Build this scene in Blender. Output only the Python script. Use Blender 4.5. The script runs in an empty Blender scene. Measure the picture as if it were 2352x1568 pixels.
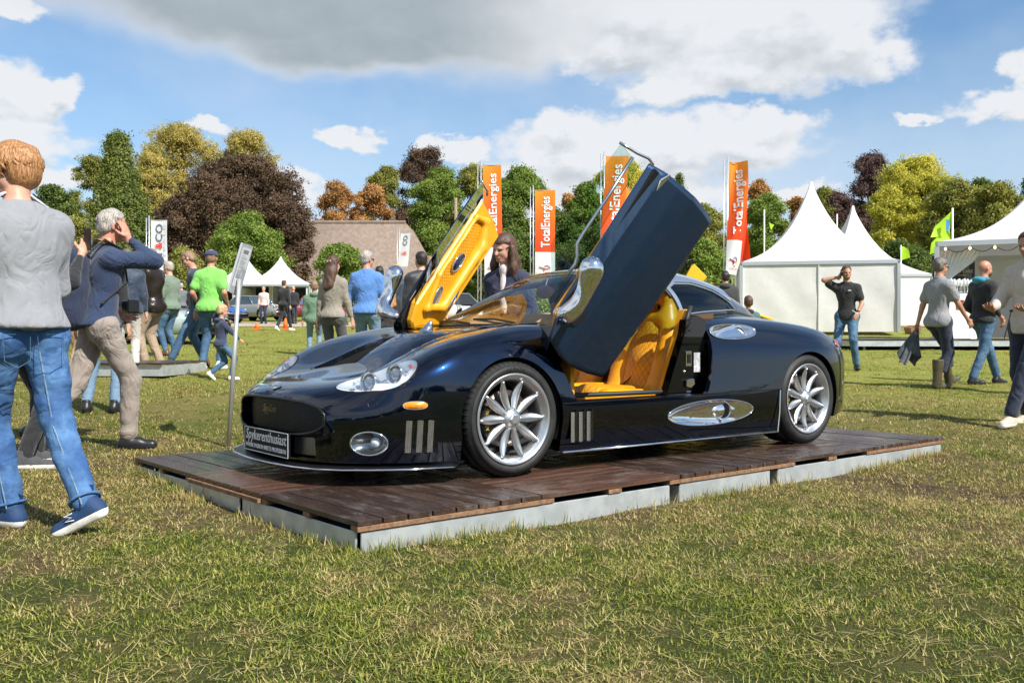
import bpy, bmesh, math, random
import numpy as np
from mathutils import Vector, Matrix
random.seed(7)
SC = bpy.context.scene
COL = SC.collection
# ------------------------------------------------------------ camera, sky, sun, exposure
cam_d = bpy.data.cameras.new('camera')
cam = bpy.data.objects.new('camera', cam_d)
COL.objects.link(cam)
cam.location = (0, 0, 0.93)
cam.rotation_euler = (math.radians(90 - 0.315), 0, 0)
cam_d.sensor_width = 36
cam_d.lens = 33.37
cam_d.clip_start = 0.1
cam_d.clip_end = 6000
SC.camera = cam
SUN_EL = math.radians(44)
SUN_DIR = Vector((0.68 * math.cos(SUN_EL), -0.733 * math.cos(SUN_EL), math.sin(SUN_EL))).normalized()
SC.view_settings.view_transform = 'Standard'
SC.view_settings.look = 'None'
SC.view_settings.gamma = 1
SC.view_settings.exposure = 0.52
SC.view_settings.use_curve_mapping = False
SC.cycles.max_bounces = 8
SC.cycles.transparent_max_bounces = 16
SC.cycles.use_denoising = True

world = bpy.data.worlds.new('World')
SC.world = world
world.use_nodes = True
WN, WL = world.node_tree.nodes, world.node_tree.links
WN.clear()
class G:
    """tiny node-graph helper"""
    def __init__(s, tree):
        s.t = tree; s.n = tree.nodes; s.l = tree.links
    def new(s, kind, **kw):
        nd = s.n.new(kind)
        for k, v in kw.items():
            if isinstance(k, str) and hasattr(nd, k): setattr(nd, k, v)
        return nd
    def set(s, sock, v):
        if isinstance(v, bpy.types.NodeSocket): s.l.new(v, sock)
        elif v is not None: sock.default_value = v
    def math(s, op, a, b=None, c=None, clamp=False):
        nd = s.n.new('ShaderNodeMath'); nd.operation = op; nd.use_clamp = clamp
        s.set(nd.inputs[0], a); s.set(nd.inputs[1], b)
        if c is not None: s.set(nd.inputs[2], c)
        return nd.outputs[0]
    def vmath(s, op, a, b=None, out=0):
        nd = s.n.new('ShaderNodeVectorMath'); nd.operation = op
        s.set(nd.inputs[0], a); s.set(nd.inputs[1], b)
        return nd.outputs[out]
    def noise(s, vec, scale, detail=4, rough=0.55, dist=0.0, out=0):
        nd = s.n.new('ShaderNodeTexNoise')
        if vec is not None: s.l.new(vec, nd.inputs['Vector'])
        nd.inputs['Scale'].default_value = scale; nd.inputs['Detail'].default_value = detail
        nd.inputs['Roughness'].default_value = rough; nd.inputs['Distortion'].default_value = dist
        return nd.outputs[out]
    def ramp(s, fac, stops):
        nd = s.n.new('ShaderNodeValToRGB'); s.set(nd.inputs[0], fac)
        el = nd.color_ramp.elements
        while len(el) < len(stops): el.new(0.5)
        for e, (p, c) in zip(el, stops):
            e.position = p; e.color = (c[0], c[1], c[2], 1) if hasattr(c, '__len__') else (c, c, c, 1)
        return nd.outputs[0]
    def mix(s, fac, a, b):
        nd = s.n.new('ShaderNodeMix'); nd.data_type = 'RGBA'
        s.set(nd.inputs[0], fac)
        for i, v in ((6, a), (7, b)):
            if isinstance(v, bpy.types.NodeSocket): s.l.new(v, nd.inputs[i])
            else: nd.inputs[i].default_value = (v[0], v[1], v[2], 1)
        return nd.outputs[2]
    def maprange(s, v, a, b, c=0.0, d=1.0, smooth=True):
        nd = s.n.new('ShaderNodeMapRange'); nd.interpolation_type = 'SMOOTHSTEP' if smooth else 'LINEAR'
        s.set(nd.inputs[0], v)
        for i, x in enumerate((a, b, c, d)): s.set(nd.inputs[i + 1], x)
        return nd.outputs[0]

def build_sky():
    g = G(world.node_tree)
    out = g.new('ShaderNodeOutputWorld'); bg = g.new('ShaderNodeBackground')
    sky = g.new('ShaderNodeTexSky'); sky.sky_type = 'NISHITA'; sky.sun_disc = False
    sky.sun_elevation = SUN_EL
    sky.sun_rotation = math.atan2(SUN_DIR.x, SUN_DIR.y)
    sky.air_density = 1.0; sky.dust_density = 0.7; sky.ozone_density = 1.3
    tc = g.new('ShaderNodeTexCoord'); d = tc.outputs['Generated']
    sep = g.new('ShaderNodeSeparateXYZ'); g.l.new(d, sep.inputs[0])
    az = g.math('ARCTAN2', sep.outputs[0], sep.outputs[1])      # 0 = ahead (+Y), + = right
    el = g.math('ARCSINE', sep.outputs[2])
    # cloud-plane coordinates (perspective of a flat layer)
    zc = g.math('ADD', g.math('MAXIMUM', sep.outputs[2], 0.0), 0.16)
    comb = g.new('ShaderNodeCombineXYZ')
    g.l.new(g.math('DIVIDE', sep.outputs[0], zc), comb.inputs[0]); g.l.new(g.math('DIVIDE', sep.outputs[1], zc), comb.inputs[1])
    comb.inputs[2].default_value = 3.3
    # angular space for the billows, stretched sideways
    ang = g.new('ShaderNodeCombineXYZ'); g.l.new(az, ang.inputs[0]); g.l.new(g.math('MULTIPLY', el, 1.5), ang.inputs[1])
    ang.inputs[2].default_value = 1.7
    wob = g.noise(ang.outputs[0], 5.5, 7, 0.58)
    wob2 = g.noise(g.vmath('ADD', ang.outputs[0], (4.2, 7.7, 1.0)), 15.0, 5, 0.6)
    bil = g.math('ADD', g.math('MULTIPLY', g.math('SUBTRACT', wob, 0.5), 1.9), g.math('MULTIPLY', g.math('SUBTRACT', wob2, 0.5), 0.55))
    w1 = g.noise(ang.outputs[0], 8.0, 3, 0.55, out=1); w2 = g.noise(ang.outputs[0], 26.0, 4, 0.6, out=1)
    s1 = g.new('ShaderNodeSeparateXYZ'); g.l.new(w1, s1.inputs[0]); s2 = g.new('ShaderNodeSeparateXYZ'); g.l.new(w2, s2.inputs[0])
    def warp(base, a, b2, k1, k2): return g.math('ADD', base, g.math('ADD', g.math('MULTIPLY', g.math('SUBTRACT', a, 0.5), k1), g.math('MULTIPLY', g.math('SUBTRACT', b2, 0.5), k2)))
    azw = warp(az, s1.outputs[0], s2.outputs[0], 0.13, 0.075); elw = warp(el, s1.outputs[1], s2.outputs[1], 0.065, 0.05)
    def blob(A, E, px, py, rx, ry):
        # centre in photo direction -> azimuth / elevation, radii in the same angular units
        a0 = math.atan((px - 1176) / 2180.0); e0 = math.atan((772 - py) / 2180.0 * math.cos(a0))
        dx = g.math('MULTIPLY', g.math('SUBTRACT', A, a0), 2180.0 / rx); dy = g.math('MULTIPLY', g.math('SUBTRACT', E, e0), 2180.0 / ry)
        return g.math('SUBTRACT', 1.0, g.math('SQRT', g.math('ADD', g.math('MULTIPLY', dx, dx), g.math('MULTIPLY', dy, dy))))
    def dens(A, E, blobs, k=0.25):
        d = None
        for b in blobs:
            f = blob(A, E, *b); d = f if d is None else g.math('SMOOTH_MAX', d, f, k)
        return d
    heap = [(1480, 30, 330, 110), (1760, 60, 320, 120), (1420, 110, 170, 60), (1700, 150, 260, 70), (1920, 120, 150, 80),
            (1560, 215, 130, 45), (1740, 270, 130, 40), (1330, 370, 250, 90), (1290, 300, 105, 60), (1500, 345, 220, 75), (1450, 440, 400, 80), (1690, 325, 190, 70), (1200, 410, 160, 60),
            (20, 230, 120, 80), (125, 205, 62, 50), (50, 320, 150, 50), (140, 410, 75, 40), (20, 20, 90, 34),
            (2330, 225, 120, 44), (2390, 175, 60, 60), (2120, 262, 62, 18), (810, 305, 75, 34), (460, 280, 85, 22), (1060, 345, 70, 32), (1840, 440, 90, 30), (700, 455, 70, 40)]
    deck = [(620, 10, 560, 120), (930, -10, 600, 175), (1100, 90, 260, 75), (800, 120, 300, 55)]
    c1 = dens(azw, elw, heap); c1b = dens(azw, g.math('ADD', elw, 0.020), heap)
    azs = warp(az, s1.outputs[0], s2.outputs[0], 0.10, 0.012); els = warp(el, s1.outputs[1], s2.outputs[1], 0.05, 0.010)
    c2 = dens(azs, els, deck)
    # the sky goes on outside the frame: broken cumulus all round from the plane noise
    pl = g.noise(comb.outputs[0], 0.55, 8, 0.55, 0.2); pl2 = g.noise(g.vmath('ADD', comb.outputs[0], (0.12, -0.12, 0.0)), 0.55, 8, 0.55, 0.2)
    general = g.math('MULTIPLY', g.math('SUBTRACT', pl, 0.50), 4.0); generalb = g.math('MULTIPLY', g.math('SUBTRACT', pl2, 0.50), 4.0)
    fx = g.maprange(g.math('ABSOLUTE', az), 0.50, 0.66); fe = g.maprange(el, 0.345, 0.46); outside = g.math('MAXIMUM', fx, fe); inside = g.math('SUBTRACT', 1.0, outside)
    def blend(a, b): return g.math('ADD', g.math('MULTIPLY', inside, a), g.math('MULTIPLY', outside, b))
    f1 = blend(g.math('ADD', c1, g.math('MULTIPLY', bil, 0.36)), general); f1b = blend(g.math('ADD', c1b, g.math('MULTIPLY', bil, 0.36)), generalb)
    cov1 = g.math('MULTIPLY', g.maprange(f1, -0.06, 0.40), 0.96); cov2 = g.math('MULTIPLY', g.maprange(g.math('ADD', c2, g.math('MULTIPLY', bil, 0.05)), -0.16, 0.40), inside)
    # thin veil low and between the clouds
    veil = g.math('MULTIPLY', g.maprange(g.noise(ang.outputs[0], 3.0, 5, 0.6), 0.32, 0.78), 0.36); low = g.maprange(el, 0.0, 0.34, 0.50, 0.0)
    veilc = g.math('ADD', veil, low, clamp=True)
    # cumulus: bright crests, soft grey undersides (thicker cloud straight above)
    under = g.math('MULTIPLY', g.math('SUBTRACT', f1b, f1), 1.0)
    relief = g.math('MULTIPLY', g.math('SUBTRACT', g.noise(ang.outputs[0], 11.0, 5, 0.55), g.noise(g.vmath('ADD', ang.outputs[0], (0.010, 0.022, 0.0)), 11.0, 5, 0.55)), 1.5)
    gr1 = g.math('SUBTRACT', g.math('ADD', g.math('MULTIPLY', under, g.maprange(f1, 0.05, 0.4)), g.math('MULTIPLY', g.maprange(f1, 0.3, 0.9), 0.22)), relief, clamp=True)
    cum = g.ramp(gr1, [(0.0, (0.60, 0.61, 0.63)), (0.22, (0.54, 0.56, 0.585)), (0.5, (0.45, 0.475, 0.505)), (1.0, (0.36, 0.395, 0.43))])
    # the high sheet: smooth grey belly fading to white on its sunny right side
    sheet = g.mix(g.math('MULTIPLY', g.maprange(c2, 0.0, 0.55), g.maprange(az, 0.08, -0.09)), g.ramp(g.math('SUBTRACT', 0.5, relief), [(0.2, (0.56, 0.575, 0.60)), (0.8, (0.48, 0.505, 0.535))]), g.ramp(g.math('SUBTRACT', 0.5, relief), [(0.2, (0.30, 0.345, 0.38)), (0.8, (0.255, 0.30, 0.335))]))
    skyc = g.vmath('MULTIPLY', sky.outputs[0], (0.070, 0.094, 0.108))
    col = g.mix(cov2, g.mix(cov1, g.mix(veilc, skyc, (0.53, 0.575, 0.63)), cum), sheet)
    g.l.new(col, bg.inputs['Color']); bg.inputs['Strength'].default_value = 1.0
    g.l.new(bg.outputs[0], out.inputs[0])
build_sky()
sun_d = bpy.data.lights.new('sun', 'SUN'); sun_d.energy = 5.0; sun_d.angle = math.radians(0.53); sun_d.color = (1.0, 0.955, 0.88)
sun = bpy.data.objects.new('sun', sun_d); COL.objects.link(sun)
sun.rotation_euler = SUN_DIR.to_track_quat('Z', 'Y').to_euler()

# ------------------------------------------------------------ helpers
FPX, CXP, HYP = 2180.0, 1176.0, 772.0
def P(u, v, Y):
    return Vector(((u - CXP) / FPX * Y, Y, 0.93 + (HYP - v) / FPX * Y))
def sstep(t): t = max(0.0, min(1.0, t)); return t * t * (3 - 2 * t)
def ground(x, y):
    s = min(y, 150.0) - 6.4
    z = 0.04 * (s + math.sqrt(s * s + 1.0)) / 2 - 0.0015
    if x < -1: z += 0.055 * min(1.0, (-1 - x) / 1.2) * max(0.0, min(1.0, (9 - y) / 3))
    z += 0.10 * max(-0.6, min(1.3, -x / 4)) * sstep((y - 6) / 6) * (1 - sstep((y - 24) / 15))
    z += 0.012 * math.sin(x * 1.7 + 0.4) * math.sin(y * 1.3) + 0.006 * math.sin(x * 4.1 + y * 3.3)
    q = math.hypot(x - 0.5, (y - 6.8) * 1.3) / 4.6
    if q < 1: z -= 0.03 * sstep(1.6 * (1 - q))
    return z
def tag(o, label=None, cat=None, group=None, kind=None):
    for k, v in (('label', label), ('category', cat), ('group', group), ('kind', kind)):
        if v: o[k] = v
    return o
def empty(name, loc=(0, 0, 0), rz=0.0, label=None, cat=None, group=None):
    o = bpy.data.objects.new(name, None); COL.objects.link(o)
    o.location = loc; o.rotation_euler = (0, 0, rz); o.empty_display_size = 0.1
    return tag(o, label, cat, group)
def mesh_obj(name, me, mats=None, parent=None, smooth=False):
    if mats is not None:
        for m in (mats if isinstance(mats, (list, tuple)) else [mats]): me.materials.append(m)
    if smooth:
        me.polygons.foreach_set('use_smooth', [True] * len(me.polygons))
    o = bpy.data.objects.new(name, me); COL.objects.link(o)
    if parent is not None: o.parent = parent
    return o
def pydata(name, V, F, mats=None, parent=None, smooth=False, mi=None):
    me = bpy.data.meshes.new(name)
    if isinstance(V, np.ndarray): V = V.tolist()
    if isinstance(F, np.ndarray): F = F.tolist()
    me.from_pydata(V, [], F)
    o = mesh_obj(name, me, mats, parent, smooth)
    if mi is not None: me.polygons.foreach_set('material_index', list(mi))
    me.update()
    return o
class MB:
    """collects simple solids and writes them as one mesh"""
    def __init__(s): s.V = []; s.F = []; s.M = []
    def add(s, V, F, m=0):
        b = len(s.V); s.V += [tuple(v) for v in V]; s.F += [[i + b for i in f] for f in F]; s.M += [m] * len(F); return s
    def box(s, c, d, rot=None, m=0, taper=1.0):
        x, y, z = d[0] / 2, d[1] / 2, d[2] / 2
        V = [Vector((sx * x * (taper if sz > 0 else 1), sy * y * (taper if sz > 0 else 1), sz * z)) for sz in (-1, 1) for sy in (-1, 1) for sx in (-1, 1)]
        if rot is not None: V = [rot @ v for v in V]
        V = [v + Vector(c) for v in V]
        return s.add(V, [(0, 2, 3, 1), (4, 5, 7, 6), (0, 1, 5, 4), (2, 6, 7, 3), (0, 4, 6, 2), (1, 3, 7, 5)], m)
    def tube(s, pts, r, n=8, m=0, cap=True, closed=False, sq=None):
        pts = [Vector(p) for p in pts]; k = len(pts)
        rs = r if hasattr(r, '__len__') else [r] * k
        V = []; F = []
        up = None
        for i, p in enumerate(pts):
            if closed: t = pts[(i + 1) % k] - pts[i - 1]
            else: t = pts[min(i + 1, k - 1)] - pts[max(i - 1, 0)]
            t.normalize()
            if up is None:
                up = Vector((0, 0, 1)) if abs(t.z) < 0.9 else Vector((1, 0, 0))
            a = t.cross(up); a.normalize(); b = a.cross(t); up = b
            for j in range(n):
                th = 2 * math.pi * (j + 0.5) / n
                q = (sq or 1.0)
                V.append(p + a * (math.cos(th) * rs[i]) + b * (math.sin(th) * rs[i] * q))
        for i in range(k if closed else k - 1):
            i2 = (i + 1) % k
            for j in range(n):
                j2 = (j + 1) % n
                F.append((i * n + j, i * n + j2, i2 * n + j2, i2 * n + j))
        if cap and not closed:
            F.append(tuple(range(n - 1, -1, -1))); F.append(tuple((k - 1) * n + j for j in range(n)))
        return s.add(V, F, m)
    def lathe(s, prof, n=48, m=0, axis='y', mats=None):
        V = []; F = []; k = len(prof)
        for i in range(n):
            a = 2 * math.pi * i / n; c, sn = math.cos(a), math.sin(a)
            for (r, h) in prof:
                V.append((r * c, h, r * sn) if axis == 'y' else ((r * c, r * sn, h) if axis == 'z' else (h, r * c, r * sn)))
        ms = []
        for i in range(n):
            i2 = (i + 1) % n
            for j in range(k - 1):
                F.append((i * k + j, i * k + j + 1, i2 * k + j + 1, i2 * k + j)); ms.append(mats[j] if mats else m)
        b = len(s.V); s.V += V; s.F += [[q + b for q in f] for f in F]; s.M += ms
        return s
    def prism(s, poly, d0, d1, ax=(0, 2), m=0):
        """polygon in two axes, extruded along the third from d0 to d1"""
        o = [a for a in (0, 1, 2) if a not in ax][0]; n = len(poly); V = []
        for d in (d0, d1):
            for p in poly:
                v = [0, 0, 0]; v[ax[0]] = p[0]; v[ax[1]] = p[1]; v[o] = d; V.append(v)
        return s.add(V, [tuple(range(n)), tuple(range(2 * n - 1, n - 1, -1))] + [(i, i + n, (i + 1) % n + n, (i + 1) % n) for i in range(n)], m)
    def xf(s, M):
        s.V = [tuple(M @ Vector(v)) for v in s.V]; return s
    def build(s, name, mats, parent=None, smooth=False, bevel=0.0, fix=True):
        me = bpy.data.meshes.new(name); me.from_pydata(s.V, [], s.F)
        if fix or bevel:
            bm = bmesh.new(); bm.from_mesh(me)
            for f, mi in zip(bm.faces, s.M): f.material_index = mi
            bmesh.ops.recalc_face_normals(bm, faces=bm.faces)
            if bevel:
                bmesh.ops.bevel(bm, geom=[e for e in bm.edges if len(e.link_faces) == 2 and e.calc_face_angle(0) > 0.6], offset=bevel, segments=1, affect='EDGES')
            bm.to_mesh(me); bm.free()
        else:
            me.polygons.foreach_set('material_index', s.M)
        return mesh_obj(name, me, mats, parent, smooth)
def copy_tree(o, parent=None):
    c = o.copy(); COL.objects.link(c); c.parent = parent
    for ch in list(o.children): copy_tree(ch, c)
    return c
def smooth_angle(o, deg=35):
    me = o.data
    me.polygons.foreach_set('use_smooth', [True] * len(me.polygons))
    try: me.set_sharp_from_angle(angle=math.radians(deg))
    except Exception: pass
def text_mesh(name, s, size, mat, parent, M, depth=0.002, align='LEFT', shear=0.0, space=1.0, bold=0.0, fixw=None, wrap=None):
    """flat lettering in the local XY plane, placed by matrix M; wrap(v) may bend it"""
    cu = bpy.data.curves.new(name, 'FONT'); cu.body = s; cu.size = size; cu.extrude = depth; cu.shear = shear
    cu.space_character = space; cu.offset = bold; cu.align_x = align; cu.align_y = 'BOTTOM_BASELINE'; cu.resolution_u = 2
    to = bpy.data.objects.new(name, cu); COL.objects.link(to)
    dg = bpy.context.evaluated_depsgraph_get(); dg.update()
    me = bpy.data.meshes.new_from_object(to.evaluated_get(dg), depsgraph=dg)
    bpy.data.objects.remove(to); bpy.data.curves.remove(cu)
    V = np.empty(len(me.vertices) * 3); me.vertices.foreach_get('co', V); V = V.reshape(-1, 3)
    if fixw and len(V): V[:, 0] *= fixw / max(1e-6, V[:, 0].max() - V[:, 0].min())
    for v, co in zip(me.vertices, V):
        p = Vector(co)
        v.co = wrap(p) if wrap else M @ p
    me.materials.clear()
    return mesh_obj(name, me, mat, parent)
def frame_mat(origin, xdir, ydir):
    x = Vector(xdir).normalized(); z = x.cross(Vector(ydir)).normalized(); y = z.cross(x)
    M = Matrix((x, y, z)).transposed().to_4x4(); M.translation = Vector(origin); return M

# ------------------------------------------------------------ implicit surfaces (bodies, clothes, cast shapes)
def rc(a, b, ra, rb, k=0.03, sx=1.0, fr=None): return ('rc', np.array(a, float), np.array(b, float), ra, rb, k, sx, fr)
def el(c, r, k=0.03, fr=None, neg=False): return ('el', np.array(c, float), np.array(r, float), k, fr, neg)
def sdf_grid(prims, h, lo=None, hi=None, post=None):
    if lo is None:
        L = []; H = []
        for p in prims:
            if p[0] == 'rc':
                m = max(p[3], p[4]) * 1.15 + 0.03
                L += [np.minimum(p[1], p[2]) - m]; H += [np.maximum(p[1], p[2]) + m]
            elif not p[5]:
                m = p[2].max() + 0.03; L += [p[1] - m]; H += [p[1] + m]
        lo = np.min(L, 0); hi = np.max(H, 0)
    n = np.ceil((hi - lo) / h).astype(int) + 1
    xs = [lo[i] + h * np.arange(n[i]) for i in range(3)]
    D = np.full(n, 0.25)
    for p in prims:
        if p[0] == 'rc':
            _, a, b, ra, rb, k, sx, fr = p; m = max(ra, rb) + k + 2 * h + 0.01
            l, u = np.minimum(a, b) - m, np.maximum(a, b) + m
        else:
            _, c, r, k, fr, neg = p; m = r.max() + k + 2 * h + 0.01; l, u = c - m, c + m
        i0 = np.clip(np.floor((l - lo) / h).astype(int), 0, n); i1 = np.clip(np.ceil((u - lo) / h).astype(int) + 1, 0, n)
        if np.any(i1 <= i0): continue
        X, Y, Z = np.meshgrid(*[xs[i][i0[i]:i1[i]] for i in range(3)], indexing='ij')
        Pt = np.stack([X, Y, Z], -1)
        if p[0] == 'rc':
            q = Pt - a; ba = b - a
            if sx != 1.0:
                q = q.copy(); q[..., 0] /= sx; ba = ba.copy(); ba[0] /= sx
            t = np.clip((q @ ba) / max(ba @ ba, 1e-9), 0, 1)
            d = np.linalg.norm(q - t[..., None] * ba, axis=-1) - (ra + (rb - ra) * t)
            d *= min(1.0, sx) if sx != 1 else 1.0
        else:
            q = Pt - c
            if fr is not None: q = q @ fr
            k0 = np.linalg.norm(q / r, axis=-1); k1 = np.linalg.norm(q / (r * r), axis=-1) + 1e-9
            d = k0 * (k0 - 1) / k1
        sl = tuple(slice(i0[i], i1[i]) for i in range(3)); O = D[sl]
        if p[0] == 'el' and p[5]:
            d = -d; hh = np.clip(0.5 - 0.5 * (O - d) / k, 0, 1); D[sl] = O * (1 - hh) + d * hh + k * hh * (1 - hh)
        else:
            hh = np.clip(0.5 + 0.5 * (O - d) / k, 0, 1); D[sl] = O * (1 - hh) + d * hh - k * hh * (1 - hh)
    if post is not None:
        X, Y, Z = np.meshgrid(*xs, indexing='ij'); D = post(D, X, Y, Z)
    return D, lo
def surface_net(D, lo, h):
    S = D < 0
    nx, ny, nz = D.shape
    c = [S[i:nx - 1 + i, j:ny - 1 + j, k:nz - 1 + k] for i in (0, 1) for j in (0, 1) for k in (0, 1)]
    cnt = sum(a.astype(np.int8) for a in c)
    act = (cnt > 0) & (cnt < 8)
    idx = np.argwhere(act)
    if len(idx) == 0: return np.zeros((0, 3)), np.zeros((0, 4), int)
    ids = -np.ones(act.shape, int); ids[act] = np.arange(len(idx))
    acc = np.zeros((len(idx), 3)); w = np.zeros(len(idx))
    corners = [(i, j, k) for i in (0, 1) for j in (0, 1) for k in (0, 1)]
    vals = {cr: D[idx[:, 0] + cr[0], idx[:, 1] + cr[1], idx[:, 2] + cr[2]] for cr in corners}
    for a in corners:
        for ax in range(3):
            if a[ax]: continue
            b = list(a); b[ax] = 1; b = tuple(b)
            va, vb = vals[a], vals[b]; m = (va < 0) != (vb < 0)
            t = va / np.where(m, va - vb, 1)
            pt = np.array(a, float)[None].repeat(len(idx), 0); pt[:, ax] += t
            acc[m] += pt[m]; w[m] += 1
    V = (idx + acc / np.maximum(w, 1)[:, None]) * h + lo
    F = []
    for ax in range(3):
        o1, o2 = (ax + 1) % 3, (ax + 2) % 3
        A = S.take(range(0, D.shape[ax] - 1), ax); B = S.take(range(1, D.shape[ax]), ax)
        e = np.argwhere(A != B)
        e = e[(e[:, o1] > 0) & (e[:, o2] > 0) & (e[:, o1] < D.shape[o1] - 1) & (e[:, o2] < D.shape[o2] - 1)]
        if len(e) == 0: continue
        flip = A[e[:, 0], e[:, 1], e[:, 2]]
        q = []
        for d1, d2 in ((1, 1), (0, 1), (0, 0), (1, 0)):
            f = e.copy(); f[:, o1] -= d1; f[:, o2] -= d2; q.append(ids[f[:, 0], f[:, 1], f[:, 2]])
        q = np.stack(q, 1); q[~flip] = q[~flip][:, ::-1]
        F.append(q)
    F = np.concatenate(F)
    F = F[(F >= 0).all(1)]
    return V, F
def relax(V, F, it=1, lam=0.5):
    if len(F) == 0: return V
    for _ in range(it):
        acc = np.zeros_like(V); w = np.zeros(len(V))
        for a, b in ((0, 1), (1, 2), (2, 3), (3, 0)):
            np.add.at(acc, F[:, a], V[F[:, b]]); np.add.at(acc, F[:, b], V[F[:, a]])
            np.add.at(w, F[:, a], 1); np.add.at(w, F[:, b], 1)
        V = V + lam * (acc / np.maximum(w, 1)[:, None] - V)
    return V
def vnormals(V, F):
    N = np.zeros_like(V)
    n = np.cross(V[F[:, 2]] - V[F[:, 0]], V[F[:, 3]] - V[F[:, 1]])
    for a in range(4): np.add.at(N, F[:, a], n)
    return N / (np.linalg.norm(N, axis=1)[:, None] + 1e-12)
def net(prims, h, post=None, it=1, disp=None, lo=None, hi=None):
    D, l = sdf_grid(prims, h, lo, hi, post)
    V, F = surface_net(D, l, h)
    V = relax(V, F, it)
    if disp is not None and len(V):
        N = vnormals(V, F); V = V + N * disp(V, N)[:, None]
    return V, F
def to_obj(name, V, F, mats, parent=None, mi=None, smooth=True):
    me = bpy.data.meshes.new(name)
    me.vertices.add(len(V)); me.vertices.foreach_set('co', np.asarray(V, float).ravel())
    me.loops.add(len(F) * 4); me.polygons.add(len(F))
    me.loops.foreach_set('vertex_index', np.asarray(F, np.int32).ravel())
    me.polygons.foreach_set('loop_start', np.arange(0, len(F) * 4, 4, dtype=np.int32))
    me.update(calc_edges=True); me.validate()
    o = mesh_obj(name, me, mats, parent, smooth)
    if mi is not None: me.polygons.foreach_set('material_index', np.asarray(mi, np.int32))
    return o

# ------------------------------------------------------------ materials
MATS = {}
def mat(name, col=(0.5, 0.5, 0.5), rough=0.6, metal=0.0, var=0.0, vscale=8.0, bump=0.0, bscale=60.0, coat=0.0, spec=None, trans=0.0,
        ior=1.45, alpha=None, sheen=0.0, col2=None, emit=None, stretch=None, detail=4, bdist=0.01, sss=0.0, objspace=True, translucent=0.0):
    if name in MATS: return MATS[name]
    m = bpy.data.materials.new(name); m.use_nodes = True
    g = G(m.node_tree); b = g.n['Principled BSDF']
    b.inputs['Base Color'].default_value = (*col, 1); b.inputs['Roughness'].default_value = rough; b.inputs['Metallic'].default_value = metal
    b.inputs['IOR'].default_value = ior
    if spec is not None: b.inputs['Specular IOR Level'].default_value = spec
    if coat: b.inputs['Coat Weight'].default_value = coat; b.inputs['Coat Roughness'].default_value = 0.02
    if trans: b.inputs['Transmission Weight'].default_value = trans
    if sheen: b.inputs['Sheen Weight'].default_value = sheen; b.inputs['Sheen Roughness'].default_value = 0.6
    if sss:
        b.inputs['Subsurface Weight'].default_value = sss; b.inputs['Subsurface Radius'].default_value = (0.012, 0.005, 0.003)
        b.inputs['Subsurface Scale'].default_value = 1.0
    if emit: b.inputs['Emission Color'].default_value = (*emit[:3], 1); b.inputs['Emission Strength'].default_value = emit[3]
    tc = g.new('ShaderNodeTexCoord'); vec = tc.outputs['Object'] if objspace else g.new('ShaderNodeNewGeometry').outputs['Position']
    if stretch: vec = g.vmath('MULTIPLY', vec, stretch)
    if var or col2:
        n = g.noise(vec, vscale, detail, 0.6)
        if col2: c = g.mix(g.maprange(n, 0.35, 0.65), col, col2)
        else:
            lo = tuple(x * (1 - var) for x in col); hi = tuple(min(1, x * (1 + var)) for x in col)
            c = g.mix(g.maprange(n, 0.3, 0.7), lo, hi)
        g.l.new(c, b.inputs['Base Color'])
    if bump:
        n2 = g.noise(vec, bscale, 4, 0.6); bp = g.new('ShaderNodeBump'); bp.inputs['Strength'].default_value = bump; bp.inputs['Distance'].default_value = bdist
        g.l.new(n2, bp.inputs['Height']); g.l.new(bp.outputs[0], b.inputs['Normal'])
    if translucent:
        tr = g.new('ShaderNodeBsdfTranslucent'); tr.inputs[0].default_value = (*[min(1, c * 1.25) for c in col], 1)
        if var or col2: g.l.new(c, tr.inputs[0])
        mx = g.new('ShaderNodeMixShader'); mx.inputs[0].default_value = translucent
        o = g.n['Material Output']; g.l.new(b.outputs[0], mx.inputs[1]); g.l.new(tr.outputs[0], mx.inputs[2]); g.l.new(mx.outputs[0], o.inputs[0])
    MATS[name] = m
    return m
def thin_glass(name, tint=(0.9, 0.95, 0.95), ior=1.5, refl=1.0):
    """pane of glass: mirror by Fresnel over straight transparency, the same for every kind of ray"""
    if name in MATS: return MATS[name]
    m = bpy.data.materials.new(name); m.use_nodes = True; g = G(m.node_tree); g.n.clear()
    out = g.new('ShaderNodeOutputMaterial'); fr = g.new('ShaderNodeFresnel'); fr.inputs[0].default_value = ior
    tr = g.new('ShaderNodeBsdfTransparent'); tr.inputs[0].default_value = (*tint, 1)
    gl = g.new('ShaderNodeBsdfGlossy'); gl.inputs['Roughness'].default_value = 0.0
    mx = g.new('ShaderNodeMixShader'); g.l.new(g.math('MULTIPLY', fr.outputs[0], refl, clamp=True), mx.inputs[0])
    g.l.new(tr.outputs[0], mx.inputs[1]); g.l.new(gl.outputs[0], mx.inputs[2]); g.l.new(mx.outputs[0], out.inputs[0])
    MATS[name] = m; return m
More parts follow.
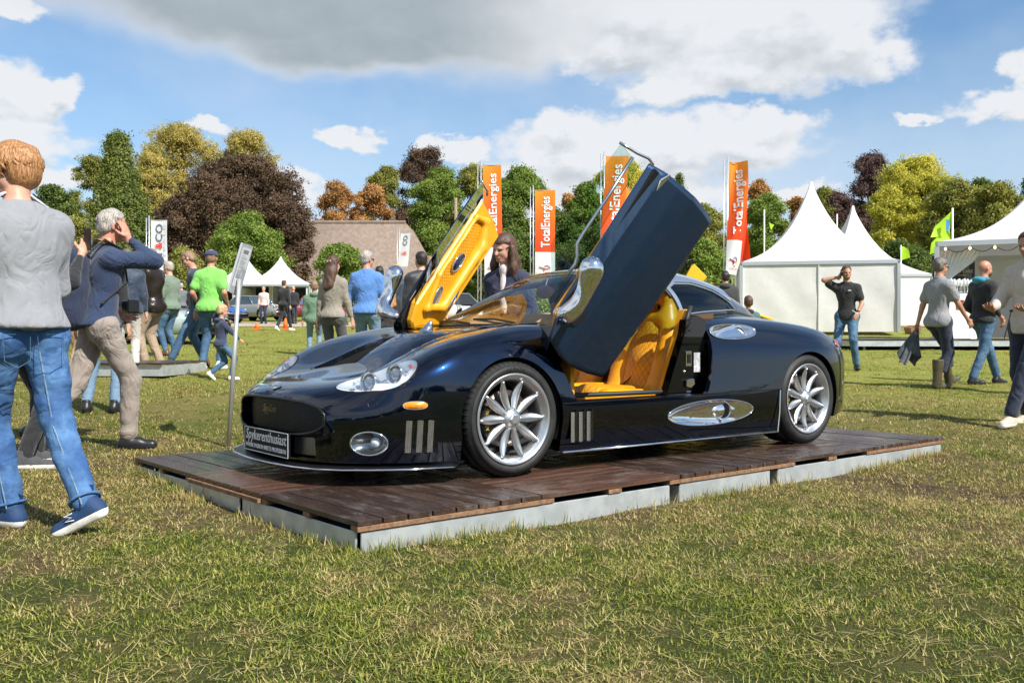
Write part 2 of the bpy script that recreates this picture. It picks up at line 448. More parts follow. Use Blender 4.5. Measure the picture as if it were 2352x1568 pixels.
def perforated(name, scale, col_hole=(0.003, 0.003, 0.003), col_metal=(0.05, 0.05, 0.05), metal=0.6, rough=0.3, thr=0.33):
    if name in MATS: return MATS[name]
    m = bpy.data.materials.new(name); m.use_nodes = True; g = G(m.node_tree); b = g.n['Principled BSDF']
    tc = g.new('ShaderNodeTexCoord'); v = g.new('ShaderNodeTexVoronoi'); v.inputs['Scale'].default_value = scale; v.inputs['Randomness'].default_value = 0.15
    g.l.new(tc.outputs['Object'], v.inputs['Vector'])
    f = g.maprange(v.outputs['Distance'], thr, thr + 0.1)
    g.l.new(g.mix(f, col_hole, col_metal), b.inputs['Base Color']); b.inputs['Roughness'].default_value = rough; b.inputs['Metallic'].default_value = metal
    bp = g.new('ShaderNodeBump'); bp.inputs['Distance'].default_value = 0.002; g.l.new(f, bp.inputs['Height']); g.l.new(bp.outputs[0], b.inputs['Normal'])
    MATS[name] = m; return m
# ------------------------------------------------------------ ground, grass, path
DECK_O = Vector((-0.66, 4.04, 0.141)); DECK_U = Vector((4.055, 3.41, 0)).normalized(); DECK_V = Vector((-1.806, 2.15, 0)).normalized()
DECK_L, DECK_W = 5.30, 2.81
CARPOS = Vector((0.515, 6.893, 0.141)); CAR_F = Vector((-0.79344, -0.60865, 0)); CAR_Lf = Vector((0.60865, -0.79344, 0))
def axis_steps(lims):
    out = [lims[0][0]]
    for a, b, st in lims:
        n = max(1, round((b - a) / st)); out += [a + (b - a) * (i + 1) / n for i in range(n)]
    return out
def patch_color(g, pos):
    """large dry / green / bare patches of the worn lawn, with foreground shade put into the tone"""
    n1 = g.noise(pos, 0.55, 5, 0.6); n2 = g.noise(pos, 2.3, 5, 0.62); n3 = g.noise(pos, 9.0, 4, 0.6)
    f = g.math('ADD', g.math('ADD', g.math('MULTIPLY', n1, 0.40), g.math('MULTIPLY', n2, 0.40)), g.math('MULTIPLY', n3, 0.20)); f = g.math('ADD', g.math('MULTIPLY', g.math('SUBTRACT', f, 0.5), 1.55), 0.5); sp0 = g.new('ShaderNodeSeparateXYZ'); g.l.new(pos, sp0.inputs[0]); f = g.math('SUBTRACT', f, g.maprange(sp0.outputs[1], 5.6, 2.6, -0.035, 0.075))  # grass near the camera shifted to darker green: foreground shade painted into the colour
    return f
gm = bpy.data.materials.new('lawn_ground'); gm.use_nodes = True
g = G(gm.node_tree); b = g.n['Principled BSDF']; geo = g.new('ShaderNodeNewGeometry'); pos = geo.outputs['Position']
f = patch_color(g, pos); sepg = g.new('ShaderNodeSeparateXYZ'); g.l.new(pos, sepg.inputs[0])
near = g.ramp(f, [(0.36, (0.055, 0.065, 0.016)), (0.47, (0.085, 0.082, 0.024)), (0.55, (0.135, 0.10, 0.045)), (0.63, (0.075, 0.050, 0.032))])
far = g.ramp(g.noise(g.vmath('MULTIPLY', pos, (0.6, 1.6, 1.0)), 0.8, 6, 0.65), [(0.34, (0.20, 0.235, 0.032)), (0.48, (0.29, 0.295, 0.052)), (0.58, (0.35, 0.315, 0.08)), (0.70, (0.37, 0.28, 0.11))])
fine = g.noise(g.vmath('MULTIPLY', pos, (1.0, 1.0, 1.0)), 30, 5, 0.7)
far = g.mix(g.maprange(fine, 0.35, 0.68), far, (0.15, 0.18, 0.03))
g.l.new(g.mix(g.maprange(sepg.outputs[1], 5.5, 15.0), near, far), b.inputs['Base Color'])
b.inputs['Roughness'].default_value = 0.9; b.inputs['Specular IOR Level'].default_value = 0.15
bp = g.new('ShaderNodeBump'); bp.inputs['Strength'].default_value = 0.9; bp.inputs['Distance'].default_value = 0.03
g.l.new(g.noise(pos, 42, 5, 0.7), bp.inputs['Height']); g.l.new(bp.outputs[0], b.inputs['Normal'])
xs = axis_steps([(-1500, -200, 130), (-200, -60, 14), (-60, -14, 3), (-14, 14, 0.35), (14, 60, 3), (60, 200, 14), (200, 1500, 130)])
ys = axis_steps([(-400, -30, 60), (-30, 1, 4), (1, 18, 0.35), (18, 60, 2), (60, 170, 6), (170, 400, 40), (400, 3000, 260)])
V = [(x, y, ground(x, y)) for y in ys for x in xs]; nx = len(xs)
Fc = [(j * nx + i, j * nx + i + 1, (j + 1) * nx + i + 1, (j + 1) * nx + i) for j in range(len(ys) - 1) for i in range(nx - 1)]
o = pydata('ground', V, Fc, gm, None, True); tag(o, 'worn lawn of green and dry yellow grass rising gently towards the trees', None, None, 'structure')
# gravel path behind the first lawn
pm = mat('gravel_path', (0.42, 0.33, 0.25), 0.95, var=0.25, vscale=3, bump=0.4, bscale=40, objspace=False)
V = []; Fc = []
pxs = [-45 + i * 1.5 for i in range(50)]
for i, x in enumerate(pxs):
    for j, y in enumerate((39.5, 41.5, 43.5, 45.6)): V.append((x, y, ground(x, y) + 0.02))
for i in range(len(pxs) - 1):
    for j in range(3): a = i * 4 + j; Fc.append((a, a + 4, a + 5, a + 1))
o = pydata('path', V, Fc, pm); tag(o, 'pale sandy gravel path crossing behind the lawn in front of the parked cars', None, None, 'structure')

def grass_material():
    m = bpy.data.materials.new('grass_blades'); m.use_nodes = True; g = G(m.node_tree); b = g.n['Principled BSDF']
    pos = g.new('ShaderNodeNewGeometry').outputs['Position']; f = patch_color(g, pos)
    oi = g.new('ShaderNodeObjectInfo'); at = g.new('ShaderNodeAttribute'); at.attribute_name = 'rnd'
    r = g.math('ADD', g.math('MULTIPLY', oi.outputs['Random'], 0.45), g.math('MULTIPLY', at.outputs['Fac'], 0.55))
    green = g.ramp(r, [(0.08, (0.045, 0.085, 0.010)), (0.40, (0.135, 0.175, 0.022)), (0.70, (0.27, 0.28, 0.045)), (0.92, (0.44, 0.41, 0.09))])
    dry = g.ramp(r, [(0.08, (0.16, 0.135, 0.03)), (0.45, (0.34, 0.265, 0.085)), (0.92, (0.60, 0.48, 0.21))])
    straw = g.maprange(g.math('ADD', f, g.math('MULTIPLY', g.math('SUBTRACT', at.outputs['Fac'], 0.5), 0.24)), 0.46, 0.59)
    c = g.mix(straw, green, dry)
    g.l.new(c, b.inputs['Base Color']); b.inputs['Roughness'].default_value = 0.6; b.inputs['Specular IOR Level'].default_value = 0.25
    tr = g.new('ShaderNodeBsdfTranslucent'); g.l.new(c, tr.inputs[0]); mx = g.new('ShaderNodeMixShader'); mx.inputs[0].default_value = 0.28
    o = g.n['Material Output']; g.l.new(b.outputs[0], mx.inputs[1]); g.l.new(tr.outputs[0], mx.inputs[2]); g.l.new(mx.outputs[0], o.inputs[0])
    return m
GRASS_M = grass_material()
def tuft(seed, n, rad, lmin, lmax, w, lay):
    R = random.Random(seed); V = []; Fq = []; C = []
    for _ in range(n):
        a = R.uniform(0, 6.283); rr = rad * math.sqrt(R.random()); x, y = rr * math.cos(a), rr * math.sin(a)
        L = R.uniform(lmin, lmax); d = R.uniform(0, 6.283); tilt = R.uniform(*lay); col = R.random()
        dx, dy = math.cos(d), math.sin(d); pxx, pyy = -dy, dx; cu = R.uniform(-0.25, 0.5)
        px, py, pz = x, y, -0.004; k0 = len(V); ns = 3
        for s in range(ns + 1):
            t = s / ns; ww = w * (1 - t ** 2 * 0.9) * 0.5
            V += [(px + pxx * ww, py + pyy * ww, pz), (px - pxx * ww, py - pyy * ww, pz)]
            th = tilt + cu * t * 1.4
            px += dx * math.sin(th) * L / ns; py += dy * math.sin(th) * L / ns; pz += max(math.cos(th) * L / ns, -pz * 0.4 - 0.001)
        for s in range(ns): q = k0 + 2 * s; Fq.append((q, q + 1, q + 3, q + 2)); C.append(col)
    me = bpy.data.meshes.new('grass_tuft'); me.from_pydata(V, [], Fq); me.materials.append(GRASS_M)
    at = me.attributes.new('rnd', 'FLOAT', 'FACE'); at.data.foreach_set('value', C)
    return bpy.data.objects.new('grass_tuft', me)
def in_deck(x, y, mgn=0.0):
    d = Vector((x, y, 0)) - Vector((DECK_O.x, DECK_O.y, 0)); u = d.dot(DECK_U); v = d.dot(DECK_V)
    return -mgn < u < DECK_L + mgn and -mgn < v < DECK_W + mgn
def scatter(name, tufts, pts, scl, label):
    """one object: a cloud of points, each carrying a tuft"""
    me = bpy.data.meshes.new(name); me.from_pydata(pts, [], [])
    at = me.attributes.new('scl', 'FLOAT', 'POINT'); at.data.foreach_set('value', scl)
    o = bpy.data.objects.new(name, me); COL.objects.link(o)
    c = bpy.data.collections.new(name + '_parts')
    for t in tufts: c.objects.link(t)
    ng = bpy.data.node_groups.new(name, 'GeometryNodeTree')
    ng.interface.new_socket('Geometry', in_out='INPUT', socket_type='NodeSocketGeometry'); ng.interface.new_socket('Geometry', in_out='OUTPUT', socket_type='NodeSocketGeometry')
    N, L = ng.nodes, ng.links
    gi, go = N.new('NodeGroupInput'), N.new('NodeGroupOutput'); ip = N.new('GeometryNodeInstanceOnPoints')
    ci = N.new('GeometryNodeCollectionInfo'); ci.inputs['Collection'].default_value = c; ci.inputs['Separate Children'].default_value = True; ci.inputs['Reset Children'].default_value = True
    rv = N.new('FunctionNodeRandomValue'); rv.data_type = 'FLOAT_VECTOR'; rv.inputs[0].default_value = (-0.12, -0.12, 0); rv.inputs[1].default_value = (0.12, 0.12, 6.283)
    na = N.new('GeometryNodeInputNamedAttribute'); na.data_type = 'FLOAT'; na.inputs[0].default_value = 'scl'
    L.new(gi.outputs[0], ip.inputs['Points']); L.new(ci.outputs[0], ip.inputs['Instance']); ip.inputs['Pick Instance'].default_value = True
    L.new(rv.outputs[0], ip.inputs['Rotation']); L.new(na.outputs[0], ip.inputs['Scale']); L.new(ip.outputs[0], go.inputs[0])
    md = o.modifiers.new('scatter', 'NODES'); md.node_group = ng
    me.materials.append(GRASS_M)
    tag(o, label, 'grass', None, 'stuff'); return o
tufts = [tuft(i, 24, 0.06, 0.009, 0.027, 0.0040, (0.5, 1.5)) for i in range(10)]
NR = np.random.RandomState(5)
pts = []; scl = []
def sow(y0, y1, dens, smin, smax):
    area = 0.56 * (y1 * y1 - y0 * y0) * 2 / 2 * 2
    wmax = 0.57 * y1 + 1.6
    n = int(dens * (y1 - y0) * 2 * wmax)
    X = NR.uniform(-wmax, wmax, n); Y = NR.uniform(y0, y1, n); S = NR.uniform(smin, smax, n)
    for x, y, s in zip(X, Y, S):
        if abs(x) > 0.57 * y + 1.6 or in_deck(x, y, -0.01): continue
        # worn spots carry less grass
        if math.sin(x * 2.1 + 1.3 * math.sin(y * 1.7)) * math.sin(y * 2.6 + 0.8 * x) > 0.55 and NR.rand() < 0.62: continue
        pts.append((x, y, ground(x, y))); scl.append(s)
sow(2.3, 4.0, 1150, 0.6, 1.3); sow(4.0, 6.0, 720, 0.7, 1.45); sow(6.0, 9.0, 360, 0.9, 1.7); sow(9.0, 14.0, 120, 1.1, 2.1); sow(14.0, 24.0, 26, 1.3, 2.6); sow(24, 39, 7, 1.6, 2.8)
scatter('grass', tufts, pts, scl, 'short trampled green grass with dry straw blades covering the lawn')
# taller fresh grass along the foot of the deck, and loose straw
pts = []; scl = []
tall = [tuft(50 + i, 9, 0.03, 0.035, 0.075, 0.004, (0.05, 0.8)) for i in range(4)]
for side in (0, 1):
    L = DECK_L if side == 0 else DECK_W
    for _ in range(300 if side == 0 else 160):
        t = NR.uniform(0, L)
        if math.sin(t * 3.1 + side) + 0.6 * math.sin(t * 8.3) < NR.uniform(-1.3, 0.9): continue
        q = DECK_O + (DECK_U * t - DECK_V * abs(NR.normal(0.0, 0.035)) - DECK_V * 0.012 if side == 0 else DECK_V * t - DECK_U * abs(NR.normal(0.0, 0.035)) - DECK_U * 0.012)
        pts.append((q.x, q.y, ground(q.x, q.y))); scl.append(NR.uniform(0.6, 1.35))
scatter('tall_grass', tall, pts, scl, 'longer bright green grass along the foot of the deck')
pts = []; scl = []
strw = [tuft(80 + i, 3, 0.06, 0.03, 0.085, 0.0022, (1.25, 1.5)) for i in range(5)]
for s in strw:
    s.data.attributes['rnd'].data.foreach_set('value', [1.45] * len(s.data.polygons))
for _ in range(7500):
    y = NR.uniform(2.3, 11); x = NR.uniform(-0.57, 0.57) * y
    if in_deck(x, y, 0.02) or NR.rand() > 5.0 / max(5.0, y): continue
    pts.append((x, y, ground(x, y) + 0.012)); scl.append(NR.uniform(0.5, 1.3))
scatter('straw', strw, pts, scl, 'loose dry straw blades lying on the lawn')

# ------------------------------------------------------------ deck (display platform)
deck = empty('display_platform', (DECK_O.x, DECK_O.y, 0), math.atan2(DECK_U.y, DECK_U.x), 'low wooden plank deck on galvanised steel frames carrying the dark blue sports car', 'platform')
def wood(name, c1, c2, grey):
    m = bpy.data.materials.new(name); m.use_nodes = True; g = G(m.node_tree); b = g.n['Principled BSDF']
    tc = g.new('ShaderNodeTexCoord'); v = tc.outputs['Object']; oi = g.new('ShaderNodeObjectInfo')
    off = g.new('ShaderNodeCombineXYZ'); g.l.new(g.math('MULTIPLY', oi.outputs['Random'], 40), off.inputs[0]); g.l.new(g.math('MULTIPLY', oi.outputs['Random'], 17), off.inputs[1])
    vv = g.vmath('ADD', v, off.outputs[0])
    gr = g.noise(g.vmath('MULTIPLY', vv, (2.0, 38, 38)), 1.6, 6, 0.65, 0.4)
    st = g.noise(g.vmath('MULTIPLY', vv, (1.0, 3.0, 1.0)), 3.2, 6, 0.7)
    c = g.mix(g.maprange(gr, 0.3, 0.7), c1, c2)
    c = g.mix(g.math('MULTIPLY', oi.outputs['Random'], 0.5), c, (c2[0] * 0.55, c2[1] * 0.5, c2[2] * 0.5))
    c = g.mix(g.math('MULTIPLY', g.maprange(st, 0.50, 0.72), 0.55), c, grey)
    sp = g.noise(vv, 46, 3, 0.5)
    c = g.mix(g.math('MULTIPLY', g.maprange(sp, 0.70, 0.78), 0.45), c, (0.42, 0.38, 0.33))
    g.l.new(c, b.inputs['Base Color'])
    g.l.new(g.maprange(st, 0.35, 0.7, 0.20, 0.50), b.inputs['Roughness'])
    bp = g.new('ShaderNodeBump'); bp.inputs['Distance'].default_value = 0.0015; bp.inputs['Strength'].default_value = 0.6
    g.l.new(gr, bp.inputs['Height']); g.l.new(bp.outputs[0], b.inputs['Normal']); return m
WD = wood('deck_wood', (0.080, 0.046, 0.032), (0.036, 0.022, 0.017), (0.17, 0.15, 0.135))
WR = wood('deck_wood_red', (0.125, 0.062, 0.040), (0.055, 0.028, 0.019), (0.19, 0.16, 0.14))
WE = mat('raw_wood', (0.21, 0.115, 0.06), 0.75, var=0.35, vscale=30, bump=0.3, bscale=90)
GALV = mat('galvanised_steel', (0.46, 0.49, 0.50), 0.42, 0.55, col2=(0.58, 0.61, 0.62), vscale=9, bump=0.12, bscale=14)
nu, nv = 5, 3; pu, pv = DECK_L / nu, DECK_W / nv
pl_me = {}
for i in range(nu):
    for j in range(nv):
        along_v = (i + j) % 2 == 0
        span = pu if along_v else pv; length = (pv if along_v else pu) - 0.006; n = 8; w = span / n
        red = (i, j) in ((1, 0), (0, 1), (3, 2))
        key = (along_v, red)
        if key not in pl_me:
            mb = MB().box((0, 0, 0), (length, w - 0.010, 0.024))
            o = mb.build('plank', WR if red else WD, deck, bevel=0.002); pl_me[key] = o.data; bpy.data.objects.remove(o)
        for k in range(n):
            o = bpy.data.objects.new('plank', pl_me[key]); COL.objects.link(o); o.parent = deck
            jit = random.uniform(-0.0015, 0.0015)
            if along_v: o.location = (i * pu + (k + 0.5) * w, (j + 0.5) * pv, 0.129 + jit); o.rotation_euler = (0, 0, math.pi / 2 + random.uniform(-.002, .002))
            else: o.location = ((i + 0.5) * pu, j * pv + (k + 0.5) * w, 0.129 + jit); o.rotation_euler = (0, 0, random.uniform(-.002, .002))
        # battens under each panel (across the planks)
        for t in (0.035, 0.5, 0.965):
            if along_v: c, d = ((i + 0.5) * pu, (j + t) * pv, 0.1035), (pu - 0.01, 0.06, 0.023)
            else: c, d = ((i + t) * pu, (j + 0.5) * pv, 0.1035), (0.10, pv - 0.01, 0.023)
            MB().box(c, d).build('batten', WE, deck, bevel=0.002)
# steel sides: long near side with two fork pockets, and the short side
zb, zt = -0.06, 0.088
def side_u(u0, u1, v): MB().box(((u0 + u1) / 2, v, (zb + zt) / 2), (u1 - u0, 0.012, zt - zb)).build('steel_side', GALV, deck, bevel=0.003)
for v in (0.02, DECK_W - 0.02):
    for a, b_ in ((0.03, 2.04), (2.13, 3.0), (3.09, 5.27)): side_u(a, b_, v)
for u in (0.02, DECK_L - 0.02):
    for a, b_ in ((0.04, 1.18), (1.22, 2.77)): MB().box((u, (a + b_) / 2, (zb + zt) / 2), (0.012, b_ - a, zt - zb)).build('steel_side', GALV, deck, bevel=0.003)
for a in (2.04, 2.13, 3.0, 3.09): MB().box((a, 0.25, 0.01), (0.006, 0.46, 0.13)).build('fork_pocket', GALV, deck)
MB().box((2.65, 1.4, 0.03), (5.1, 2.6, 0.08)).build('core', mat('dark_void', (0.02, 0.02, 0.018), 0.95), deck)
# ------------------------------------------------------------ trees
def leaf_mat(name, c1, c2, c3, tr=0.25):
    m = bpy.data.materials.new(name); m.use_nodes = True; g = G(m.node_tree); b = g.n['Principled BSDF']
    at = g.new('ShaderNodeAttribute'); at.attribute_name = 'rnd'
    pos = g.new('ShaderNodeNewGeometry').outputs['Position']; n = g.noise(pos, 0.35, 3, 0.6)
    oi = g.new('ShaderNodeObjectInfo'); f = g.math('ADD', g.math('ADD', g.math('MULTIPLY', at.outputs['Fac'], 0.30), g.math('MULTIPLY', oi.outputs['Random'], 0.30)), g.math('MULTIPLY', g.maprange(n, 0.3, 0.7), 0.40))
    c = g.ramp(f, [(0.1, c1), (0.5, c2), (0.9, c3)])
    c = g.vmath('MULTIPLY', c, (1.9, 1.62, 1.5)); g.l.new(c, b.inputs['Base Color']); b.inputs['Roughness'].default_value = 0.65; b.inputs['Specular IOR Level'].default_value = 0.2
    t = g.new('ShaderNodeBsdfTranslucent'); g.l.new(c, t.inputs[0]); mx = g.new('ShaderNodeMixShader'); mx.inputs[0].default_value = tr
    o = g.n['Material Output']; g.l.new(b.outputs[0], mx.inputs[1]); g.l.new(t.outputs[0], mx.inputs[2]); g.l.new(mx.outputs[0], o.inputs[0]); return m
LM = {'green': leaf_mat('leaf_green', (0.05, 0.095, 0.018), (0.10, 0.165, 0.032), (0.165, 0.235, 0.05)),
      'dark': leaf_mat('leaf_dark', (0.032, 0.06, 0.016), (0.06, 0.10, 0.024), (0.10, 0.15, 0.038)),
      'lime': leaf_mat('leaf_lime', (0.14, 0.18, 0.03), (0.27, 0.30, 0.045), (0.40, 0.40, 0.08), 0.35),
      'yellow': leaf_mat('leaf_yellow', (0.13, 0.14, 0.035), (0.24, 0.235, 0.07), (0.36, 0.33, 0.12), 0.3),
      'copper': leaf_mat('leaf_copper', (0.028, 0.022, 0.015), (0.055, 0.041, 0.027), (0.105, 0.078, 0.050), 0.12),
      'plum': leaf_mat('leaf_plum', (0.032, 0.022, 0.025), (0.058, 0.04, 0.04), (0.095, 0.068, 0.062), 0.12),
      'rust': leaf_mat('leaf_rust', (0.12, 0.08, 0.03), (0.24, 0.15, 0.055), (0.36, 0.24, 0.10)),
      'olive': leaf_mat('leaf_olive', (0.075, 0.095, 0.024), (0.13, 0.155, 0.035), (0.21, 0.225, 0.06)),
      'conifer': leaf_mat('leaf_conifer', (0.035, 0.062, 0.018), (0.07, 0.105, 0.026), (0.135, 0.165, 0.045), 0.1)}
BARK = mat('bark', (0.10, 0.08, 0.06), 0.9, var=0.35, vscale=4, bump=0.5, bscale=12)
TR = np.random.RandomState(11)
def leaf_cloud(C, Rd, n, size, up=0.25, squash=0.7):
    """n small folded leaf clumps spread through blobs C (k,3) of radii Rd; returns quads + one random number per quad"""
    k = len(C); w = Rd ** 2; pick = TR.choice(k, n, p=w / w.sum())
    d = TR.normal(size=(n, 3)); d /= np.linalg.norm(d, axis=1)[:, None]
    r = Rd[pick] * np.where(TR.rand(n) < 0.26, 0.9 + 0.95 * TR.rand(n), 0.35 + 0.75 * TR.rand(n) ** 0.6); ctr = C[pick] + d * r[:, None] * np.array([1, 1, squash])
    nrm = d * 0.9 + TR.normal(size=(n, 3)) * 0.35 + np.array([0, 0, up]); nrm /= np.linalg.norm(nrm, axis=1)[:, None]
    a = np.cross(nrm, TR.normal(size=(n, 3))); a /= np.linalg.norm(a, axis=1)[:, None]; b_ = np.cross(nrm, a)
    s = (size * (0.35 + 0.95 * TR.rand(n) ** 1.3))[:, None]; el_ = (0.55 + 0.6 * TR.rand(n))[:, None]
    V = np.stack([ctr - a * s * 0.5, ctr + b_ * s * 0.5 * el_ * 0.8 - nrm * s * 0.12, ctr + a * s * 0.55, ctr - b_ * s * 0.5 * el_ + nrm * s * 0.1], 1).reshape(-1, 3)
    F = np.arange(n * 4).reshape(-1, 4)
    col = np.clip(0.55 * TR.rand(k)[pick] + 0.45 * TR.rand(n), 0, 1)
    return V, F, col
def leaf_cluster(kind, i, nl=15, up=0.9):
    R = np.random.RandomState(300 + i); V = []; F = []; C = []
    for q in range(nl):
        c = R.normal(size=3) * np.array([.42, .42, .30]); n_ = R.normal(size=3) * .55 + np.array([0, 0, up]); n_ /= np.linalg.norm(n_); a = np.cross(n_, R.normal(size=3)); a /= np.linalg.norm(a); b_ = np.cross(n_, a); s_ = R.uniform(.26, .52); e_ = R.uniform(.5, .8)
        k = len(V); V += [c - a * s_ * .55, c + b_ * s_ * .5 * e_ - n_ * s_ * .1, c + a * s_ * .6, c - b_ * s_ * .5 * e_ + n_ * s_ * .08]; F.append((k, k + 1, k + 2, k + 3)); C.append(R.rand())
    me = bpy.data.meshes.new('leaf_cluster'); me.from_pydata([tuple(v) for v in V], [], F); me.materials.append(LM[kind]); at = me.attributes.new('rnd', 'FLOAT', 'FACE'); at.data.foreach_set('value', C)
    return bpy.data.objects.new('leaf_cluster', me)
LEAFG = {}
def leaf_group(kind):
    """node group: clusters of leaves on points, each turned to the point's outward direction"""
    if kind in LEAFG: return LEAFG[kind]
    c = bpy.data.collections.new('leaves_' + kind)
    for i in range(5): c.objects.link(leaf_cluster(kind, i))
    ng = bpy.data.node_groups.new('leaves_' + kind, 'GeometryNodeTree')
    ng.interface.new_socket('Geometry', in_out='INPUT', socket_type='NodeSocketGeometry'); ng.interface.new_socket('Geometry', in_out='OUTPUT', socket_type='NodeSocketGeometry')
    N, L = ng.nodes, ng.links; gi, go = N.new('NodeGroupInput'), N.new('NodeGroupOutput'); ip = N.new('GeometryNodeInstanceOnPoints'); ci = N.new('GeometryNodeCollectionInfo')
    ci.inputs['Collection'].default_value = c; ci.inputs['Separate Children'].default_value = True; ci.inputs['Reset Children'].default_value = True
    na = N.new('GeometryNodeInputNamedAttribute'); na.data_type = 'FLOAT'; na.inputs[0].default_value = 'scl'
    nr = N.new('GeometryNodeInputNamedAttribute'); nr.data_type = 'FLOAT_VECTOR'; nr.inputs[0].default_value = 'rot'
    L.new(gi.outputs[0], ip.inputs['Points']); L.new(ci.outputs[0], ip.inputs['Instance']); ip.inputs['Pick Instance'].default_value = True
    L.new([o for o in nr.outputs if o.enabled][0], ip.inputs['Rotation']); L.new([o for o in na.outputs if o.enabled][0], ip.inputs['Scale']); L.new(ip.outputs[0], go.inputs[0]); LEAFG[kind] = ng
    return ng
def cloud_obj(name, V, F, col, kind, parent, size=None):
    """V holds four corners per clump: the clump becomes one point carrying a cluster of leaves"""
    Q = V.reshape(-1, 4, 3); ctr = Q.mean(1); a = Q[:, 2] - Q[:, 0]; b_ = Q[:, 1] - Q[:, 3]; n_ = np.cross(b_, a); n_ /= np.linalg.norm(n_, axis=1)[:, None] + 1e-9; sz = np.linalg.norm(a, axis=1)
    me = bpy.data.meshes.new(name); me.from_pydata(ctr.tolist(), [], []); at = me.attributes.new('scl', 'FLOAT', 'POINT'); at.data.foreach_set('value', (0.22 + sz * 0.75))
    th = np.arccos(np.clip(n_[:, 2], -1, 1)); ph = np.arctan2(n_[:, 1], n_[:, 0]); rot = np.stack([np.zeros(len(th)), th, ph], 1)
    at = me.attributes.new('rot', 'FLOAT_VECTOR', 'POINT'); at.data.foreach_set('vector', rot.ravel())
    me.materials.append(LM[kind]); o = bpy.data.objects.new(name, me); COL.objects.link(o); o.parent = parent
    md = o.modifiers.new('leaves', 'NODES'); md.node_group = leaf_group(kind); o['kind'] = 'stuff'; return o
def broad_tree(name, u, vtop, wpx, vbot, Y, kind, n, label, group='trees along the edge of the field', clump=0.40, nb=46, depth=0.8, open_=0.0, shape=0.0):
    nb = int(nb * 1.8); n = int(n * 0.82); clump *= 1.0; vbot = max(vbot, 700) if Y > 76 else vbot
    s = FPX / Y; X = (u - CXP) / s; z0 = ground(X, Y); zt = 0.93 + (HYP - vtop) / s; zb = max(z0 + 0.2, 0.93 + (HYP - vbot) / s); rw = wpx / 2 / s
    t = empty(name, (X, Y, z0), 0, label, 'tree', group)
    zt -= z0; zb -= z0; hc = (zt - zb) / 2; zc = (zt + zb) / 2
    C = []; Rr = []
    for i in range(nb):
        while True:
            d = TR.normal(size=3); d /= np.linalg.norm(d)
            if i < nb * 0.85 or True: break
        rr = 0.60 + 0.32 * TR.rand() if i > nb * 0.22 else 0.45 * TR.rand()
        zz = TR.uniform(-1, 1) if i > nb * 0.15 else TR.uniform(.6, 1); az_ = TR.uniform(0, 6.283); d = np.array([math.cos(az_), math.sin(az_), 0]); wsc = max(0.05, 1 - max(0, zz) ** 2.6) ** 0.55 * (1 if zz > 0 else 1 - .25 * zz * zz)
        rb = rw * (0.15 + 0.15 * TR.rand()) * (1.0 - 0.25 * abs(zz))
        C.append((d[0] * rr * rw * wsc * 0.98, d[1] * rr * rw * wsc * depth, zc + zz * hc * 0.94)); Rr.append(rb)
    C = np.array(C); Rr = np.array(Rr)
    Cz = np.minimum(C[:, 2], zt - Rr * 0.72); C[:, 2] = np.maximum(Cz, zb + Rr * 0.5)
    V, F, col = leaf_cloud(C, Rr, n, clump)
    cloud_obj('crown', V, F, col, kind, t)
    mb = MB(); h0 = zc
    mb.tube([(0, 0, -0.3), (0.1, 0, h0 * 0.45), (0, 0.1, h0), (0, 0, zc + hc * 0.5)], [rw * 0.075, rw * 0.055, rw * 0.04, rw * 0.012], 8)
    for i in range(7):
        c = C[TR.randint(nb)]; zz = h0 * (0.5 + 0.5 * TR.rand())
        mb.tube([(0, 0, zz), tuple(c * np.array([0.5, 0.5, 1]) * np.array([1, 1, 0.9])), tuple(c)], [rw * 0.03, rw * 0.018, rw * 0.006], 6)
    mb.build('trunk', BARK, t, True); return t
def spruce(u, vtop, wpx, vbot, Y, label, n=15000, kind='conifer', q_=.45):
    s = FPX / Y; X = (u - CXP) / s; z0 = ground(X, Y); H = 0.93 + (HYP - vtop) / s - z0; rw = wpx / 2 / s
    t = empty('spruce_tree', (X, Y, z0), 0, label, 'tree', 'trees along the edge of the field')
    V = []; k = 0; C = []; Rr = []
    for i in range(150):
        f = (i + 0.5) / 150; z = H * (0.05 + 0.93 * f); r = rw * (1 - f) ** 0.8 * (0.72 + 0.28 * math.sin(i * 2.4)); a = i * 2.399
        for q in (0.35, 0.65, 0.95):
            C.append((math.cos(a) * r * q, math.sin(a) * r * q, z - r * q * 0.28)); Rr.append(max(0.12, (0.13 + 0.10 * (1 - f)) * rw * (1.15 - q * 0.6)))
    V, F, col = leaf_cloud(np.array(C), np.array(Rr), int(n * q_), 0.40, up=-0.1, squash=0.45)
    cloud_obj('crown', V, F, col, kind, t)
    MB().tube([(0, 0, -0.2), (0, 0, H * 0.5), (0, 0, H * 0.97)], [rw * 0.07, rw * 0.045, 0.03], 8).build('trunk', BARK, t, True)
TB = broad_tree
# far rank first
TB('linden_tree', 215, 352, 130, 620, 128, 'olive', 7000, 'pale green tree rising behind the left side of the tall spruce')
TB('plane_tree', 415, 283, 230, 560, 132, 'yellow', 15000, 'tallest pale yellow-green tree with a rounded top above the copper beech', nb=60)
TB('plane_tree', 570, 300, 190, 560, 128, 'yellow', 12000, 'yellow-green tree with flat top just right of the tallest tree', nb=50)
TB('plane_tree', 350, 350, 130, 600, 126, 'yellow', 7000, 'yellowing tree between the tall spruce and the tallest pale tree')
spruce(272, 305, 290, 700, 92, 'tall dark green spruce with a pointed top on the left', 26000)
TB('copper_beech', 555, 362, 300, 640, 100, 'copper', 21000, 'large dark reddish brown beech left of the barn', nb=70, clump=0.36)
TB('copper_beech', 470, 430, 230, 650, 97, 'copper', 11000, 'lower left side beech with dark brown leaves behind the green bush')
TB('copper_beech', 650, 450, 140, 655, 94, 'copper', 8000, 'brown beech with feathery branches overlapping the barn roof')
